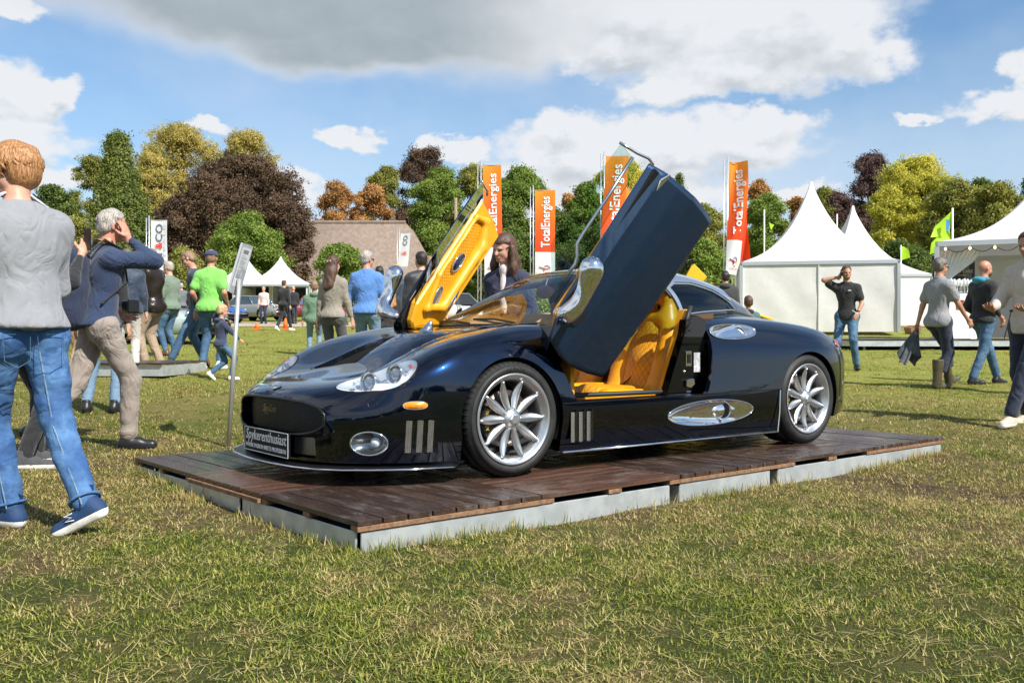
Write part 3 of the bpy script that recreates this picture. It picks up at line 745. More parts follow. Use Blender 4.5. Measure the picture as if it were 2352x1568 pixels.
TB('hornbeam_tree', 570, 495, 165, 665, 86, 'green', 11000, 'round dense mid green tree above the two small white tents', nb=50, clump=0.34)
TB('low_tree', 420, 575, 100, 700, 70, 'olive', 3500, 'small yellow-green tree beside the white banner', clump=0.28, nb=24)
TB('low_tree', 120, 425, 130, 640, 96, 'dark', 5200, 'dark green tree behind the phone held up on the left')
TB('low_tree', 175, 500, 110, 690, 84, 'olive', 4500, 'olive green tree just behind the grey-haired man in navy')
TB('low_tree', 20, 470, 140, 680, 90, 'dark', 4200, 'dark tree hidden behind the boy in the grey sweatshirt')
TB('maple_tree', 775, 412, 105, 560, 118, 'rust', 5200, 'orange brown autumn tree left end above the barn ridge')
TB('maple_tree', 855, 425, 110, 570, 116, 'rust', 5500, 'second orange brown autumn tree above the barn ridge')
TB('poplar_tree', 885, 376, 110, 580, 124, 'olive', 5500, 'tall thin-leaved olive tree behind the rust coloured trees', nb=34)
TB('copper_beech', 978, 337, 165, 560, 130, 'copper', 9000, 'reddish brown beech with a domed top right of the rust trees', nb=44)
TB('oak_tree', 1010, 385, 150, 640, 108, 'green', 10500, 'green tree behind the raised passenger door', nb=50)
TB('oak_tree', 1085, 375, 110, 640, 112, 'olive', 6000, 'olive green tree just left of the first orange flag')
TB('oak_tree', 1195, 385, 170, 650, 100, 'green', 13000, 'dense green tree between the two orange flags', nb=56)
TB('oak_tree', 1140, 470, 130, 690, 92, 'dark', 7000, 'dark green tree directly behind the woman with long hair')
TB('oak_tree', 1270, 480, 110, 690, 94, 'dark', 6500, 'dark tree right behind the shorter orange flag')
TB('thin_tree', 1310, 440, 70, 600, 110, 'rust', 2500, 'thin brownish tree between green and yellow trees', nb=24)
TB('ash_tree', 1430, 368, 190, 600, 112, 'lime', 11500, 'bright yellow-green tree behind the raised driver door', nb=54)
TB('ash_tree', 1350, 420, 110, 660, 106, 'green', 6500, 'green tree showing through the raised side window')
TB('oak_tree', 1400, 520, 180, 700, 92, 'dark', 7500, 'dark green low tree behind the tall middle flag')
TB('oak_tree', 1520, 450, 130, 690, 100, 'olive', 6000, 'olive tree hidden behind the raised dark blue door')
spruce(1560, 395, 90, 620, 118, 'small spruce whose tip shows above the dark blue door', 4500)
TB('hazel_bush', 1620, 555, 130, 720, 62, 'green', 6500, 'leafy green bush left of the big white tent', clump=0.25, nb=34)
TB('oak_tree', 1610, 470, 130, 640, 98, 'olive', 6000, 'olive tree between the raised door and the red flag')
TB('thin_tree', 1745, 412, 80, 560, 122, 'rust', 4200, 'brown autumn tree left above the large white tent', nb=30)
TB('birch_tree', 1765, 448, 115, 650, 98, 'green', 7500, 'pale green tree between red flag and white tent peak')
TB('thin_tree', 1830, 450, 70, 600, 116, 'rust', 3200, 'rusty tree hiding behind the white tent peak', nb=24)
TB('thin_tree', 1890, 430, 90, 600, 112, 'olive', 4500, 'olive tree right of the white tent peak')
TB('copper_beech', 2000, 355, 160, 560, 128, 'plum', 9500, 'very dark purple tree behind the yellow-green tree', nb=44)
TB('copper_beech', 1925, 445, 120, 640, 112, 'plum', 6500, 'dark purple lower tree between the two white tent peaks')
TB('locust_tree', 2110, 362, 230, 600, 102, 'lime', 17000, 'big bright yellow-green tree right of the tents', nb=66)
TB('locust_tree', 2045, 430, 120, 640, 96, 'lime', 6500, 'yellow-green lower tree left of the big lime coloured one')
TB('oak_tree', 2060, 560, 150, 720, 84, 'dark', 5500, 'dark green low tree behind the second white tent')
TB('oak_tree', 2200, 420, 150, 690, 92, 'olive', 10500, 'olive green tree behind the lime flag', nb=50)
TB('oak_tree', 2290, 425, 170, 700, 88, 'olive', 10500, 'wide olive tree above the open white tent', nb=50)
TB('oak_tree', 2370, 405, 90, 650, 110, 'dark', 4500, 'dark tree at the right end of the row')
TB('oak_tree', 2250, 405, 110, 600, 118, 'dark', 5500, 'distant grey-green tree behind the wide olive tree')
TB('laurel_bush', 783, 568, 120, 700, 74, 'green', 7000, 'round green bush in front of the barn roof', clump=0.26, nb=40)
TB('laurel_bush', 870, 690, 300, 760, 66, 'dark', 5000, 'low dark shrubs below the barn roof', clump=0.3, nb=30)
TB('palm_bush', 1215, 640, 110, 730, 58, 'green', 3500, 'spiky green shrub behind the car windscreen', clump=0.25, nb=22)
# hedge masses closing the horizon
V0 = []
def hedge(u0, u1, vt, Y, kind, n, label):
    s = FPX / Y; x0, x1 = (u0 - CXP) / s, (u1 - CXP) / s; xm = (x0 + x1) / 2; z0 = ground(xm, Y); H = 0.93 + (HYP - vt) / s - z0
    k = max(8, int((x1 - x0) / 2.2)); C = []; Rr = []
    for i in range(k):
        for zf in (0.2, 0.5, 0.78):
            r = H * 0.36 * (0.8 + 0.5 * TR.rand()); C.append((x0 - xm + (i + TR.rand()) * (x1 - x0) / k, TR.uniform(-1.5, 1.5), H * zf * TR.uniform(0.85, 1.1))); Rr.append(r)
    V, F, col = leaf_cloud(np.array(C), np.array(Rr), int(n * .6), 0.7)
    V = V + np.array([xm, Y, z0])
    o = cloud_obj('hedgerow', V, F, col, kind, None); tag(o, label, 'hedge', None, 'stuff')
hedge(-120, 700, 600, 118, 'dark', 9000, 'dark hedge mass closing the field behind the left trees')
hedge(700, 1700, 600, 135, 'dark', 12000, 'dark wood mass closing the field behind the barn and flags')
hedge(1650, 2500, 560, 118, 'dark', 11000, 'dark wood mass closing the field behind the tents')
hedge(-1600, -100, 520, 118, 'olive', 8000, 'tree belt going on past the left side of the field')
hedge(2480, 4200, 500, 110, 'olive', 8000, 'tree belt going on past the right side of the field')
# the far side of the field, behind the photographer: seen only mirrored in the paint
for i, (x, y) in enumerate([(-60, -70), (-25, -85), (15, -80), (55, -72), (95, -50), (110, -10)]):
    h = [13, 11, 14, 12, 13, 12][i]; C = []; Rr = []
    for q in range(60):
        C.append((TR.uniform(-19, 19), TR.uniform(-3, 3), TR.uniform(0.5, h * 0.8) * (0.75 + 0.25 * math.sin(q * 1.3)))); Rr.append(TR.uniform(2, 3.4))
    V, F, col = leaf_cloud(np.array(C), np.array(Rr), 2600, 1.3)
    o = cloud_obj('hedgerow', V + np.array([x, y, 0]), F, col, 'olive', None); tag(o, 'tree belt on the near side of the field behind the viewer', 'hedge', None, 'stuff')

# ------------------------------------------------------------ barn
s = FPX / 97; Yb = 97
brick = mat('brick_wall', (0.20, 0.10, 0.07), 0.9, var=0.2, vscale=3)
m = bpy.data.materials.new('roof_tiles'); m.use_nodes = True; g = G(m.node_tree); b = g.n['Principled BSDF']; pos = g.new('ShaderNodeTexCoord').outputs['Object']
n = g.noise(g.vmath('MULTIPLY', pos, (1.6, 1, 1.2)), 1.6, 7, 0.75); sepn = g.new('ShaderNodeSeparateXYZ'); g.l.new(pos, sepn.inputs[0])
row = g.math('FRACT', g.math('MULTIPLY', sepn.outputs[2], 4.2)); c = g.ramp(n, [(0.3, (0.16, 0.115, 0.088)), (0.55, (0.245, 0.185, 0.145)), (0.75, (0.30, 0.25, 0.20))])
c = g.mix(g.math('MULTIPLY', g.maprange(row, 0.65, 0.95), 0.25), c, (0.10, 0.07, 0.055)); g.l.new(c, b.inputs['Base Color']); b.inputs['Roughness'].default_value = 0.9
ROOFM = m
xr, xl = (932 - CXP) / FPX * 104.5, (520 - CXP) / s; xe = (1000 - CXP) / s; gz = ground(-15, Yb); zr = 0.93 + (HYP - 512) / FPX * 104.5 - gz; zeave = 0.93 + (HYP - 648) / s - gz; dpt = 7.5
barn = empty('barn', ((xl + xr) / 2, Yb + dpt, gz), 0, 'large old barn with a steep brown tiled roof behind the trees', 'barn'); x0, x1, xq = xl - (xl + xr) / 2, xr - (xl + xr) / 2, xe - (xl + xr) / 2
rows = 7; V = []; Fq = []
for i in range(rows + 1):
    f = i / rows; z = zeave + (zr - zeave) * f; d = dpt * (1 - f); xx = x1 + (xq - x1) * (1 - f) ** 0.75; xl_ = x0 - 3 * (1 - f)
    V += [(xl_, -d, z), (xx, -d, z), (xx, d, z), (xl_, d, z)]
for i in range(rows):
    a, c_ = i * 4, i * 4 + 4
    for k in range(4): Fq.append((a + k, a + (k + 1) % 4, c_ + (k + 1) % 4, c_ + k))
pydata('roof', V, Fq, ROOFM, barn, True)
MB().tube([(x0, 0, zr + .05), (x1, 0, zr + .05)], 0.22, 8).build('ridge', ROOFM, barn)
MB().box((0, 0, zeave / 2), (xq - x0 - 1, dpt * 2 - 0.9, zeave + 0.1)).build('wall', brick, barn)
MB().box((xq * 0.55, -dpt + 0.43, 1.9), (2.6, 0.08, 2.4)).build('window', mat('dark_window', (0.03, 0.03, 0.035), 0.15), barn)
MB().box((xq * 0.1, -dpt + 0.43, 1.6), (3.0, 0.08, 3.2)).build('door', mat('barn_door', (0.05, 0.08, 0.05), 0.6), barn)

# ------------------------------------------------------------ pagoda tents
def pvc():
    m = mat('tent_fabric', (0.72, 0.705, 0.675), 0.5, var=0.05, vscale=1.2, bump=0.25, bscale=2.2, bdist=0.05, translucent=0.12); return m
PVC = pvc(); ALU = mat('aluminium', (0.62, 0.64, 0.66), 0.38, 0.7)
TENTIN = mat('tent_interior_shade', (0.05, 0.05, 0.055), 0.9)
def pagoda(x0, x1, y0, y1, z0, ze, zp, label, walls='nsew', name='pagoda_tent', n=22, pw=2.1):
    cx, cy = (x0 + x1) / 2, (y0 + y1) / 2; hx, hy = (x1 - x0) / 2, (y1 - y0) / 2
    t = empty(name, (cx, cy, z0), 0, label, 'tent', 'white pagoda tents'); ze -= z0; zp -= z0
    V = []; Fq = []; ms = 24
    def prof(f):  # f: 0 eave .. 1 tip -> (radius factor, z factor)
        return (1 - f), (0.30 * f + 0.70 * f ** pw)
    for i in range(n + 1):
        f = i / n; r = max(0.018, 1 - f); zf = 0.36 * f + 0.64 * f ** 2.7
        for k in range(4 * 6):
            sd, q = divmod(k, 6); q = q / 6 * 2 - 1
            c = [(q, -1), (1, q), (-q, 1), (-1, -q)][sd]
            rr = r * (1 - 0.35 * f * (math.hypot(*c) - 1))
            V.append((c[0] * hx * rr, c[1] * hy * rr, ze + (zp - ze) * zf))
    for i in range(n):
        for k in range(ms):
            Fq.append((i * ms + k, i * ms + (k + 1) % ms, (i + 1) * ms + (k + 1) % ms, (i + 1) * ms + k))
    Fq.append(tuple(n * ms + k for k in range(ms)))
    o = pydata('roof', V, Fq, PVC, t); smooth_angle(o, 25)
    mb = MB()
    for (a, b_) in (((-hx, -hy), (hx, -hy)), ((hx, -hy), (hx, hy)), ((hx, hy), (-hx, hy)), ((-hx, hy), (-hx, -hy))):
        c = ((a[0] + b_[0]) / 2, (a[1] + b_[1]) / 2, ze - 0.05); d = (abs(a[0] - b_[0]) + 0.07, abs(a[1] - b_[1]) + 0.07, 0.12)
        MB().box(c, d).build('eave_beam', ALU, t)
    for sx in (-1, 1):
        for sy in (-1, 1): MB().box((sx * hx, sy * hy, (ze - .12) / 2), (0.11, 0.11, ze - 0.12)).build('post', ALU, t, bevel=0.008)
    def wall(xa, ya, xb, yb):
        Vw = []; Fw = []; N = 40
        for i in range(N + 1):
            f = i / N
            for j in range(9):
                zz = 0.03 + (ze - 0.14) * j / 8; w = 0.018 * math.sin(f * 23 + j * 0.9) * math.sin(j / 8 * math.pi) + (0.012 if abs((f * 2) % 1) < 0.03 else 0)
                Vw.append((xa + (xb - xa) * f - (w if xa == xb else 0), ya + (yb - ya) * f - (w if ya == yb else 0), zz))
        for i in range(N):
            for j in range(8): a = i * 9 + j; Fw.append((a, a + 9, a + 10, a + 1))
        pydata('side_wall', Vw, Fw, PVC, t, True)
        MB().box(((xa + xb) / 2, (ya + yb) / 2 - 0.03, ze / 2), (0.03, 0.03, ze - 0.15)).build('seam', mat('seam_grey', (0.55, 0.55, 0.54), 0.6), t)
    e = 0.02
    if 's' in walls: wall(-hx + .06, -hy + e, hx - .06, -hy + e)
    if 'n' in walls: wall(-hx + .06, hy - e, hx - .06, hy - e)
    if 'w' in walls: wall(-hx + e, -hy + .06, -hx + e, hy - .06)
    if 'e' in walls: wall(hx - e, -hy + .06, hx - e, hy - .06)
    return t
def zat(v, Y): return 0.93 + (HYP - v) / FPX * Y
T2 = math.radians(-12); c_ = Vector((7.72, 32, 0)) + Vector((math.cos(T2), math.sin(T2), 0)) * 2.5 + Vector((-math.sin(T2), math.cos(T2), 0)) * 2.5
t = pagoda(c_.x - 2.5, c_.x + 2.5, c_.y - 2.5, c_.y + 2.5, zat(764, 31.6), zat(600, 31.6), zat(418, c_.y), 'large closed white pagoda tent behind the man on the phone'); t.rotation_euler = (0, 0, T2)
pagoda(13.4, 18.6, 42, 47.2, zat(756, 42), zat(629, 42), zat(473, 44.6), 'second closed white pagoda tent partly behind the large one')
for (X, Y, lb, vp) in ((-15.7, 62, 'right one of the two small open white tents by the parked cars', 590), (-18.9, 65, 'left one of the two small open white tents behind the slanted sign', 588)):
    t = pagoda(X - 2.5, X + 2.5, Y, Y + 5, ground(X, Y), zat(653, Y), zat(vp, Y + 2.5), lb, 'nwe')
    for sx in (-1, 1): MB().box((sx * 2.38, -2.4, 1.1), (0.28, 0.05, 2.0)).build('curtain', PVC, t)
    MB().box((0, 2.4, 1.1), (4.7, 0.06, 2.2)).build('interior_shade_sheet', TENTIN, t)  # dark sheet stands in for the shade inside the open tent

# open tent with bar on its deck (right)
Yt = 23.7; zf = zat(778, Yt)
TA = math.radians(-24); TU = Vector((math.cos(TA), math.sin(TA), 0)); TV = Vector((-math.sin(TA), math.cos(TA), 0)); TC = Vector((10.6, Yt, 0)) + TU * 2.6 + TV * 2.6
t = pagoda(TC.x - 2.6, TC.x + 2.6, TC.y - 2.6, TC.y + 2.6, zf, zat(556, Yt), zat(395, TC.y), 'open white pagoda tent with string lights over the bar', 'ne'); t.rotation_euler = (0, 0, TA)
mb = MB()
for k in range(9):
    x = -2.5 + k * 0.11; mb.tube([(x, -2.3, 2.2), (x - 0.02 - k * 0.02, -2.3, 1.95), (-2.48 + 0.02 * k, -2.28, 1.5), (-2.5, -2.26, 0.2)], [0.06, 0.055, 0.03, 0.04], 6)
mb.build('curtain', mat('curtain_white', (0.78, 0.78, 0.76), 0.7, translucent=0.3), t, True)
CABLE = mat('black_cable', (0.015, 0.015, 0.015), 0.5)
LGP = TC - TV * 2.5; lg = empty('string_lights', (LGP.x, LGP.y, zat(568, Yt)), TA, 'string of small warm bulbs hanging under the open tent eave', 'lights')
pts = [(-2.4 + i * 0.02, 0, -0.13 * abs(math.sin(i * 0.02 * math.pi / 0.55))) for i in range(241)]
MB().tube(pts, 0.009, 5).build('cable', CABLE, lg)
bulb = mat('warm_bulb', (1, 0.8, 0.5), 0.4, emit=(1.0, 0.62, 0.25, 5.0))
bm_ = None
for i in range(9):
    if bm_ is None:
        o = MB().lathe([(0.001, 0.035), (0.02, 0.025), (0.03, 0), (0.022, -0.03), (0.001, -0.045)], 10, axis='z').build('bulb', bulb, lg, True); bm_ = o.data
    else:
        o = bpy.data.objects.new('bulb', bm_); COL.objects.link(o); o.parent = lg
    o.location = (-2.4 + i * 0.55, 0, -0.035)
dk = empty('bar_deck', (13.2, 25.2, zf), 0, 'low wooden deck with grey metal edge under the open tent', 'platform')
for k in range(26): MB().box((-4.05 + (k + 0.5) * 0.42 - 0.9, 0.6, -0.02), (0.41, 6.2, 0.035)).build('plank', WD, dk)
MB().box((0.5, -2.5, -0.11), (10.9, 0.05, 0.13)).build('edge_beam', GALV, dk); MB().box((-4.98, 0.6, -0.11), (0.05, 6.1, 0.13)).build('edge_beam', GALV, dk)
for k in range(4): MB().tube([(-4.7 + k * 3.1, -2.3, -0.5), (-4.7 + k * 3.1, -2.3, -0.1)], 0.03, 8).build('leg', GALV, dk)
ct = empty('bar_counter', (((2203 - CXP) / FPX * 23.4), 23.4, zf), 0, 'tall white bar counter standing on the deck of the open tent', 'counter')
WHT = mat('white_panel', (0.80, 0.80, 0.79), 0.5)
MB().box((-0.17, 0.0, 0.55), (0.62, 0.5, 1.1)).build('body', WHT, ct, bevel=0.01); MB().prism([(0.15, -0.25), (0.42, -0.02), (0.42, 0.25), (0.15, 0.25)], 0.0, 1.1, ax=(0, 1)).build('side_panel', WHT, ct)
MB().box((-0.1, -0.255, 0.83), (0.2, 0.01, 0.24)).build('poster', mat('dark_poster', (0.03, 0.02, 0.02), 0.4, col2=(0.4, 0.12, 0.05), vscale=14), ct)
GLS = thin_glass('clear_glass', (0.93, 0.95, 0.96))
pe = mat('glassware_white', (0.75, 0.76, 0.76), 0.15, var=0.25, vscale=60)
gl = empty('glass_rack', (((2203 - CXP) / FPX * 23.4) - 0.02, 23.4, zf + 1.1), 0, 'rack crowded with stemmed glasses standing on the white bar counter', 'glasses')
gme = None
for i in range(9):
    for j in range(3):
        if gme is None:
            o = MB().lathe([(0.03, 0), (0.004, 0.01), (0.004, 0.2), (0.03, 0.26), (0.036, 0.33), (0.02, 0.38)], 8, axis='z').build('glass', pe, gl, True); gme = o.data
        else: o = bpy.data.objects.new('glass', gme); COL.objects.link(o); o.parent = gl
        o.location = (-0.32 + i * 0.082, -0.12 + j * 0.1, 0.0); o.scale = (1, 1, 0.85 + 0.1 * ((i * 7 + j * 3) % 4) / 2)
ru = empty('rollup_banner', (((2190 - CXP) / FPX * 24.0), 24.0, zf), 0, 'black roll-up banner with gold lettering behind the man in rubber boots', 'banner')
MB().box((0, 0, 0.95 + 0.1), (1.06, 0.02, 2.1)).build('panel', mat('banner_black', (0.012, 0.014, 0.016), 0.45), ru)
MB().box((0, 0.0, 0.03), (1.1, 0.16, 0.06)).build('base', ALU, ru, bevel=0.01)
MB().box((0, 0.0, 2.11), (1.08, 0.03, 0.025)).build('rail', ALU, ru)
gold = mat('gold_print', (0.72, 0.48, 0.16), 0.5); silver = mat('grey_stripe', (0.09, 0.10, 0.105), 0.5)
MB().prism([(0.1, 2.05), (0.32, 2.05), (0.53, 1.3), (0.53, 0.7)], -0.0125, -0.0115, ax=(0, 2)).build('stripe', silver, ru)
for (tx, sz, x, z) in (("P's", 0.16, 0.0, 1.86), ('CAR CARE', 0.105, -0.02, 1.67), ('WESTEREN', 0.045, 0.08, 1.59), ('Detailing', 0.095, -0.02, 1.25), ('Glansherstel', 0.09, -0.02, 1.13), ('curatie', 0.09, 0.0, 1.01)):
    text_mesh('lettering', tx, sz, gold, ru, Matrix.Translation((x, -0.0145, z)) @ Matrix.Rotation(math.pi / 2, 4, 'X'), 0.001)
st = empty('bar_stool', ((2335 - CXP) / FPX * 25.5, 25.5, zf), 0, 'dark bar stool with thin wooden legs inside the open tent', 'stool')
for sx in (-1, 1):
    for sy in (-1, 1): MB().tube([(sx * 0.22, sy * 0.22, 0), (sx * 0.1, sy * 0.1, 0.72)], 0.016, 6).build('leg', WE, st)
MB().lathe([(0.001, 0.72), (0.18, 0.72), (0.19, 0.75), (0.16, 0.78), (0.001, 0.78)], 20, axis='z').build('seat', mat('black_plastic', (0.015, 0.015, 0.017), 0.4), st, True)
# timber offcuts by the tent corner
of = empty('timber_pile', (13.35, 31.9, ground(13.35, 31.9)), 0.4, 'small pile of raw timber blocks at the corner of the large tent', 'timber')
for i in range(4): MB().box((i * 0.16, 0.05 * i, 0.12 + 0.04 * (i % 2)), (0.12, 0.3, 0.26), Matrix.Rotation(0.25 * (i - 1.5), 3, 'Y')).build('block', WE, of)

# ------------------------------------------------------------ tall flags
def flag_mat():
    m = bpy.data.materials.new('flag_orange_red'); m.use_nodes = True; g = G(m.node_tree); b = g.n['Principled BSDF']
    tc = g.new('ShaderNodeTexCoord'); sp = g.new('ShaderNodeSeparateXYZ'); g.l.new(tc.outputs['UV'], sp.inputs[0])
    c = g.ramp(sp.outputs[1], [(0.0, (0.82, 0.82, 0.83)), (0.30, (0.82, 0.82, 0.83)), (0.305, (0.92, 0.07, 0.012)), (0.62, (1.0, 0.15, 0.012)), (1.0, (1.0, 0.33, 0.02))])
    g.l.new(c, b.inputs['Base Color']); b.inputs['Roughness'].default_value = 0.6
    t = g.new('ShaderNodeBsdfTranslucent'); g.l.new(c, t.inputs[0]); mx = g.new('ShaderNodeMixShader'); mx.inputs[0].default_value = 0.35
    o = g.n['Material Output']; g.l.new(b.outputs[0], mx.inputs[1]); g.l.new(t.outputs[0], mx.inputs[2]); g.l.new(mx.outputs[0], o.inputs[0]); return m
FLG = flag_mat(); WTX = mat('white_print', (0.85, 0.85, 0.85), 0.5); LRED = mat('logo_red', (0.75, 0.03, 0.02), 0.5); LBLU = mat('logo_blue', (0.05, 0.22, 0.6), 0.5); LYEL = mat('logo_yellow', (0.85, 0.55, 0.05), 0.5)
def cloth_wave(x, z, W, H, ph, amp, skew, bulge):
    f = 1 - z / H
    return Vector((x * (1 + bulge * math.sin(f * 3)) + skew * f * W, amp * math.sin(3.3 * x / W + 4.5 * f + ph) * (0.25 + x / W), z))
def tall_flag(u, vt, vb, wpx, Y, label, ph=0.0, amp=0.10, skew=0.0, text='TotalEnergies', material=None, bulge=0.0, pole_top=12, tcol=None, txt_z=0.355):
    s = FPX / Y; x0 = (u - CXP) / s; W = wpx / s; zt, zb = zat(vt, Y), zat(vb, Y); H = zt - zb; z0 = ground(x0, Y)
    t = empty('banner_flag', (x0, Y, z0), 0, label, 'flag', 'tall banner flags behind the car'); zo = zb - z0
    NX, NZ = 10, 40; V = []; Fq = []
    for i in range(NX + 1):
        for j in range(NZ + 1):
            q = cloth_wave(i / NX * W, j / NZ * H, W, H, ph, amp, skew, bulge); V.append((q.x, q.y, q.z + zo))
    for i in range(NX):
        for j in range(NZ): a = i * (NZ + 1) + j; Fq.append((a, a + NZ + 1, a + NZ + 2, a + 1))
    o = pydata('cloth', V, Fq, material or FLG, t, True)
    uv = o.data.uv_layers.new(name='uv')
    for p in o.data.polygons:
        for li in p.loop_indices:
            vi = o.data.loops[li].vertex_index; uv.data[li].uv = ((vi // (NZ + 1)) / NX, (vi % (NZ + 1)) / NZ)
    ph_ = zt - z0 + pole_top / s
    MB().tube([(-0.09, 0.02, 0), (-0.09, 0.02, ph_)], 0.03, 8).build('pole', ALU, t, True); MB().tube([(-0.24, 0.05, 0), (-0.24, 0.05, ph_ - 0.1)], 0.022, 6).build('pole', ALU, t, True)
    mb = MB()
    for k in range(8): mb.tube([(-0.24, 0.05, ph_ * (k + 0.5) / 8), (-0.09, 0.02, ph_ * (k + 0.9) / 8)], 0.012, 5)
    mb.build('lattice', ALU, t); MB().tube([(-0.1, 0.02, zo + H + 0.02), (W * 0.98, amp * 0.4, zo + H + 0.02)], 0.015, 6).build('arm', ALU, t)
    if text:
        def wr(p):  # text runs upwards along the cloth
            q = cloth_wave(W * 0.72 - p.y, H * txt_z + p.x, W, H, ph, amp, skew, bulge); return Vector((q.x, q.y - 0.03 - p.z, q.z + zo))
        text_mesh('lettering', text, W * 0.62, tcol or WTX, t, Matrix(), 0.001, fixw=H * (0.93 - txt_z), wrap=wr, bold=0.008)
    return t, W, H, zo, (lambda x, z: (lambda q: Vector((q.x, q.y - 0.04, q.z + zo)))(cloth_wave(x, z, W, H, ph, amp, skew, bulge)))
def total_logo(fl):
    t, W, H, zo, f = fl
    def ribbon(nm, pts, w, m): MB().tube([f(W * x, H * z) for x, z in pts], w, 6, sq=0.25).build(nm, m, t)
    ribbon('emblem', [(0.22, 0.135), (0.40, 0.122), (0.58, 0.115), (0.70, 0.118)], 0.042, LRED); ribbon('emblem', [(0.42, 0.12), (0.45, 0.105), (0.46, 0.085)], 0.036, LRED)
    ribbon('emblem', [(0.60 + 0.17 * math.cos(a), 0.115 + 0.038 * math.sin(a)) for a in [0.0 + i * 0.3 for i in range(9)]], 0.03, LBLU)
    ribbon('emblem', [(0.60 + 0.17 * math.cos(a), 0.115 + 0.038 * math.sin(a)) for a in [-2.0 + i * 0.3 for i in range(7)]], 0.03, LYEL)
    M = None
    text_mesh('lettering', 'TotalEnergies', 0.11, LRED, t, Matrix(), 0.001, fixw=W * 0.6, wrap=lambda p: f(W * 0.22 + p.x, H * 0.045 + p.y) - Vector((0, p.z, 0)))
total_logo(tall_flag(1109, 380, 650, 42, 45, 'orange flag directly behind the raised passenger door', 0.4, 0.08, 0.10))
total_logo(tall_flag(1229, 438, 640, 46, 48, 'shortest full orange flag between woman and windscreen', 1.2, 0.10, 0.0))
total_logo(tall_flag(1392, 360, 640, 52, 44, 'tall orange flag seen through the raised door window', 2.1, 0.16, -0.36))
tall_flag(1436, 436, 640, 36, 47, 'orange flag mostly hidden by the raised dark blue door', 0.2, 0.08, 0.0, text='s', txt_z=0.9)
total_logo(tall_flag(1676, 372, 630, 36, 40, 'tall wavy orange and red flag left of the large tent', 0.8, 0.34, -0.3, bulge=0.15))
FR = mat('flag_red', (0.80, 0.06, 0.01), 0.6, translucent=0.4)
tall_flag(1694, 430, 600, 24, 42, 'narrow red flag twisted behind the wavy orange one', 2.8, 0.25, 0.1, text=None, material=FR)
FW = mat('flag_white', (0.80, 0.80, 0.82), 0.6, translucent=0.4); GRYP = mat('grey_print', (0.10, 0.11, 0.16), 0.5)
f = tall_flag(347, 507, 640, 38, 46, 'white banner with grey and red N & CO lettering by the copper beech', 0.3, 0.05, 0.0, text='N   CO', material=FW, tcol=GRYP, txt_z=0.28)
W_, H_, ff = f[1], f[2], f[4]
text_mesh('lettering', '&', W_ * 0.62, LRED, f[0], Matrix(), 0.001, wrap=lambda p: ff(W_ * 0.72 - p.y, H_ * 0.51 + p.x) - Vector((0, p.z + 0.01, 0)), bold=0.01)
text_mesh('lettering', 'NTRALE', W_ * 0.2, mat('pale_print', (0.45, 0.5, 0.6), 0.5), f[0], Matrix(), 0.001, fixw=H_ * 0.75, wrap=lambda p: ff(W_ * 0.95 - p.y, H_ * 0.18 + p.x) - Vector((0, p.z + 0.01, 0)))
f = tall_flag(921, 536, 612, 23, 60, 'small tilted white flag with red mark in front of the barn roof', 0.9, 0.08, -0.32, text='CO', material=FW, tcol=GRYP, txt_z=0.62)
W2, H2, f2 = f[1], f[2], f[4]
text_mesh('lettering', '&', W2 * 0.7, LRED, f[0], Matrix(), 0.001, wrap=lambda p: f2(W2 * 0.75 - p.y, H2 * 0.33 + p.x) - Vector((0, p.z + 0.01, 0)))
# lime flags
LIME = mat('flag_lime', (0.45, 0.75, 0.02), 0.55, translucent=0.45)
def lime_flag(u, v0, v1, pts, Y, label):
    s = FPX / Y; x0 = (u - CXP) / s; z0 = ground(x0, Y); t = empty('lime_flag', (x0, Y, z0), 0, label, 'flag', 'lime green event flags')
    MB().tube([(0, 0, 0), (0, 0, zat(v0, Y) - z0)], 0.035, 8).build('pole', mat('white_pole', (0.75, 0.75, 0.75), 0.4), t, True)
    if pts:
        V = [((p[0] - u) / s, 0.15 * math.sin(i * 1.7), zat(p[1], Y) - z0) for i, p in enumerate(pts)]; c = (sum(v[0] for v in V) / len(V), 0.1, sum(v[2] for v in V) / len(V)); k = len(V)
        V.append(c); pydata('cloth', V, [(i, (i + 1) % k, k) for i in range(k)], LIME, t, True)
    return t, s, z0
t, s, z0 = lime_flag(2187, 478, 600, [(2185, 485), (2185, 528), (2183, 560), (2150, 580), (2137, 584), (2142, 556), (2150, 545), (2134, 546), (2150, 520), (2170, 500)], 34, 'lime green flag with blue mark beside the open tent roof')
MB().box(((2172 - 2187) / s, -0.12, zat(518, 34) - z0), (0.10, 0.01, 0.4)).build('emblem', LBLU, t)
lime_flag(2069, 563, 640, [(2069, 566), (2078, 566), (2086, 574), (2088, 592), (2069, 598)], 52, 'small lime teardrop flag above the second tent')
lime_flag(1755, 482, 600, [(1766, 512), (1780, 516), (1770, 528)], 46, 'pole with a lime pennant left of the large tent peak')
lime_flag(1922, 492, 600, [(1903, 523), (1912, 522), (1905, 532)], 50, 'thin pole with cord between the two closed tents')
lime_flag(1972, 560, 600, [(1967, 562), (1973, 558), (1971, 582)], 40, 'short lime pennant on the slope of the second tent')
for (u, v, Y, lb) in ((1047, 455, 70, 'bare wooden pole standing left of the raised passenger door'), (1515, 462, 70, 'bare wooden pole behind the raised driver door')):
    X = (u - CXP) / FPX * Y; o = MB().tube([(X, Y, ground(X, Y) - 0.1), (X, Y, zat(v, Y))], 0.12, 8).build('wooden_pole', mat('pole_wood', (0.26, 0.19, 0.13), 0.85, var=0.2), None, True); tag(o, lb, 'pole')
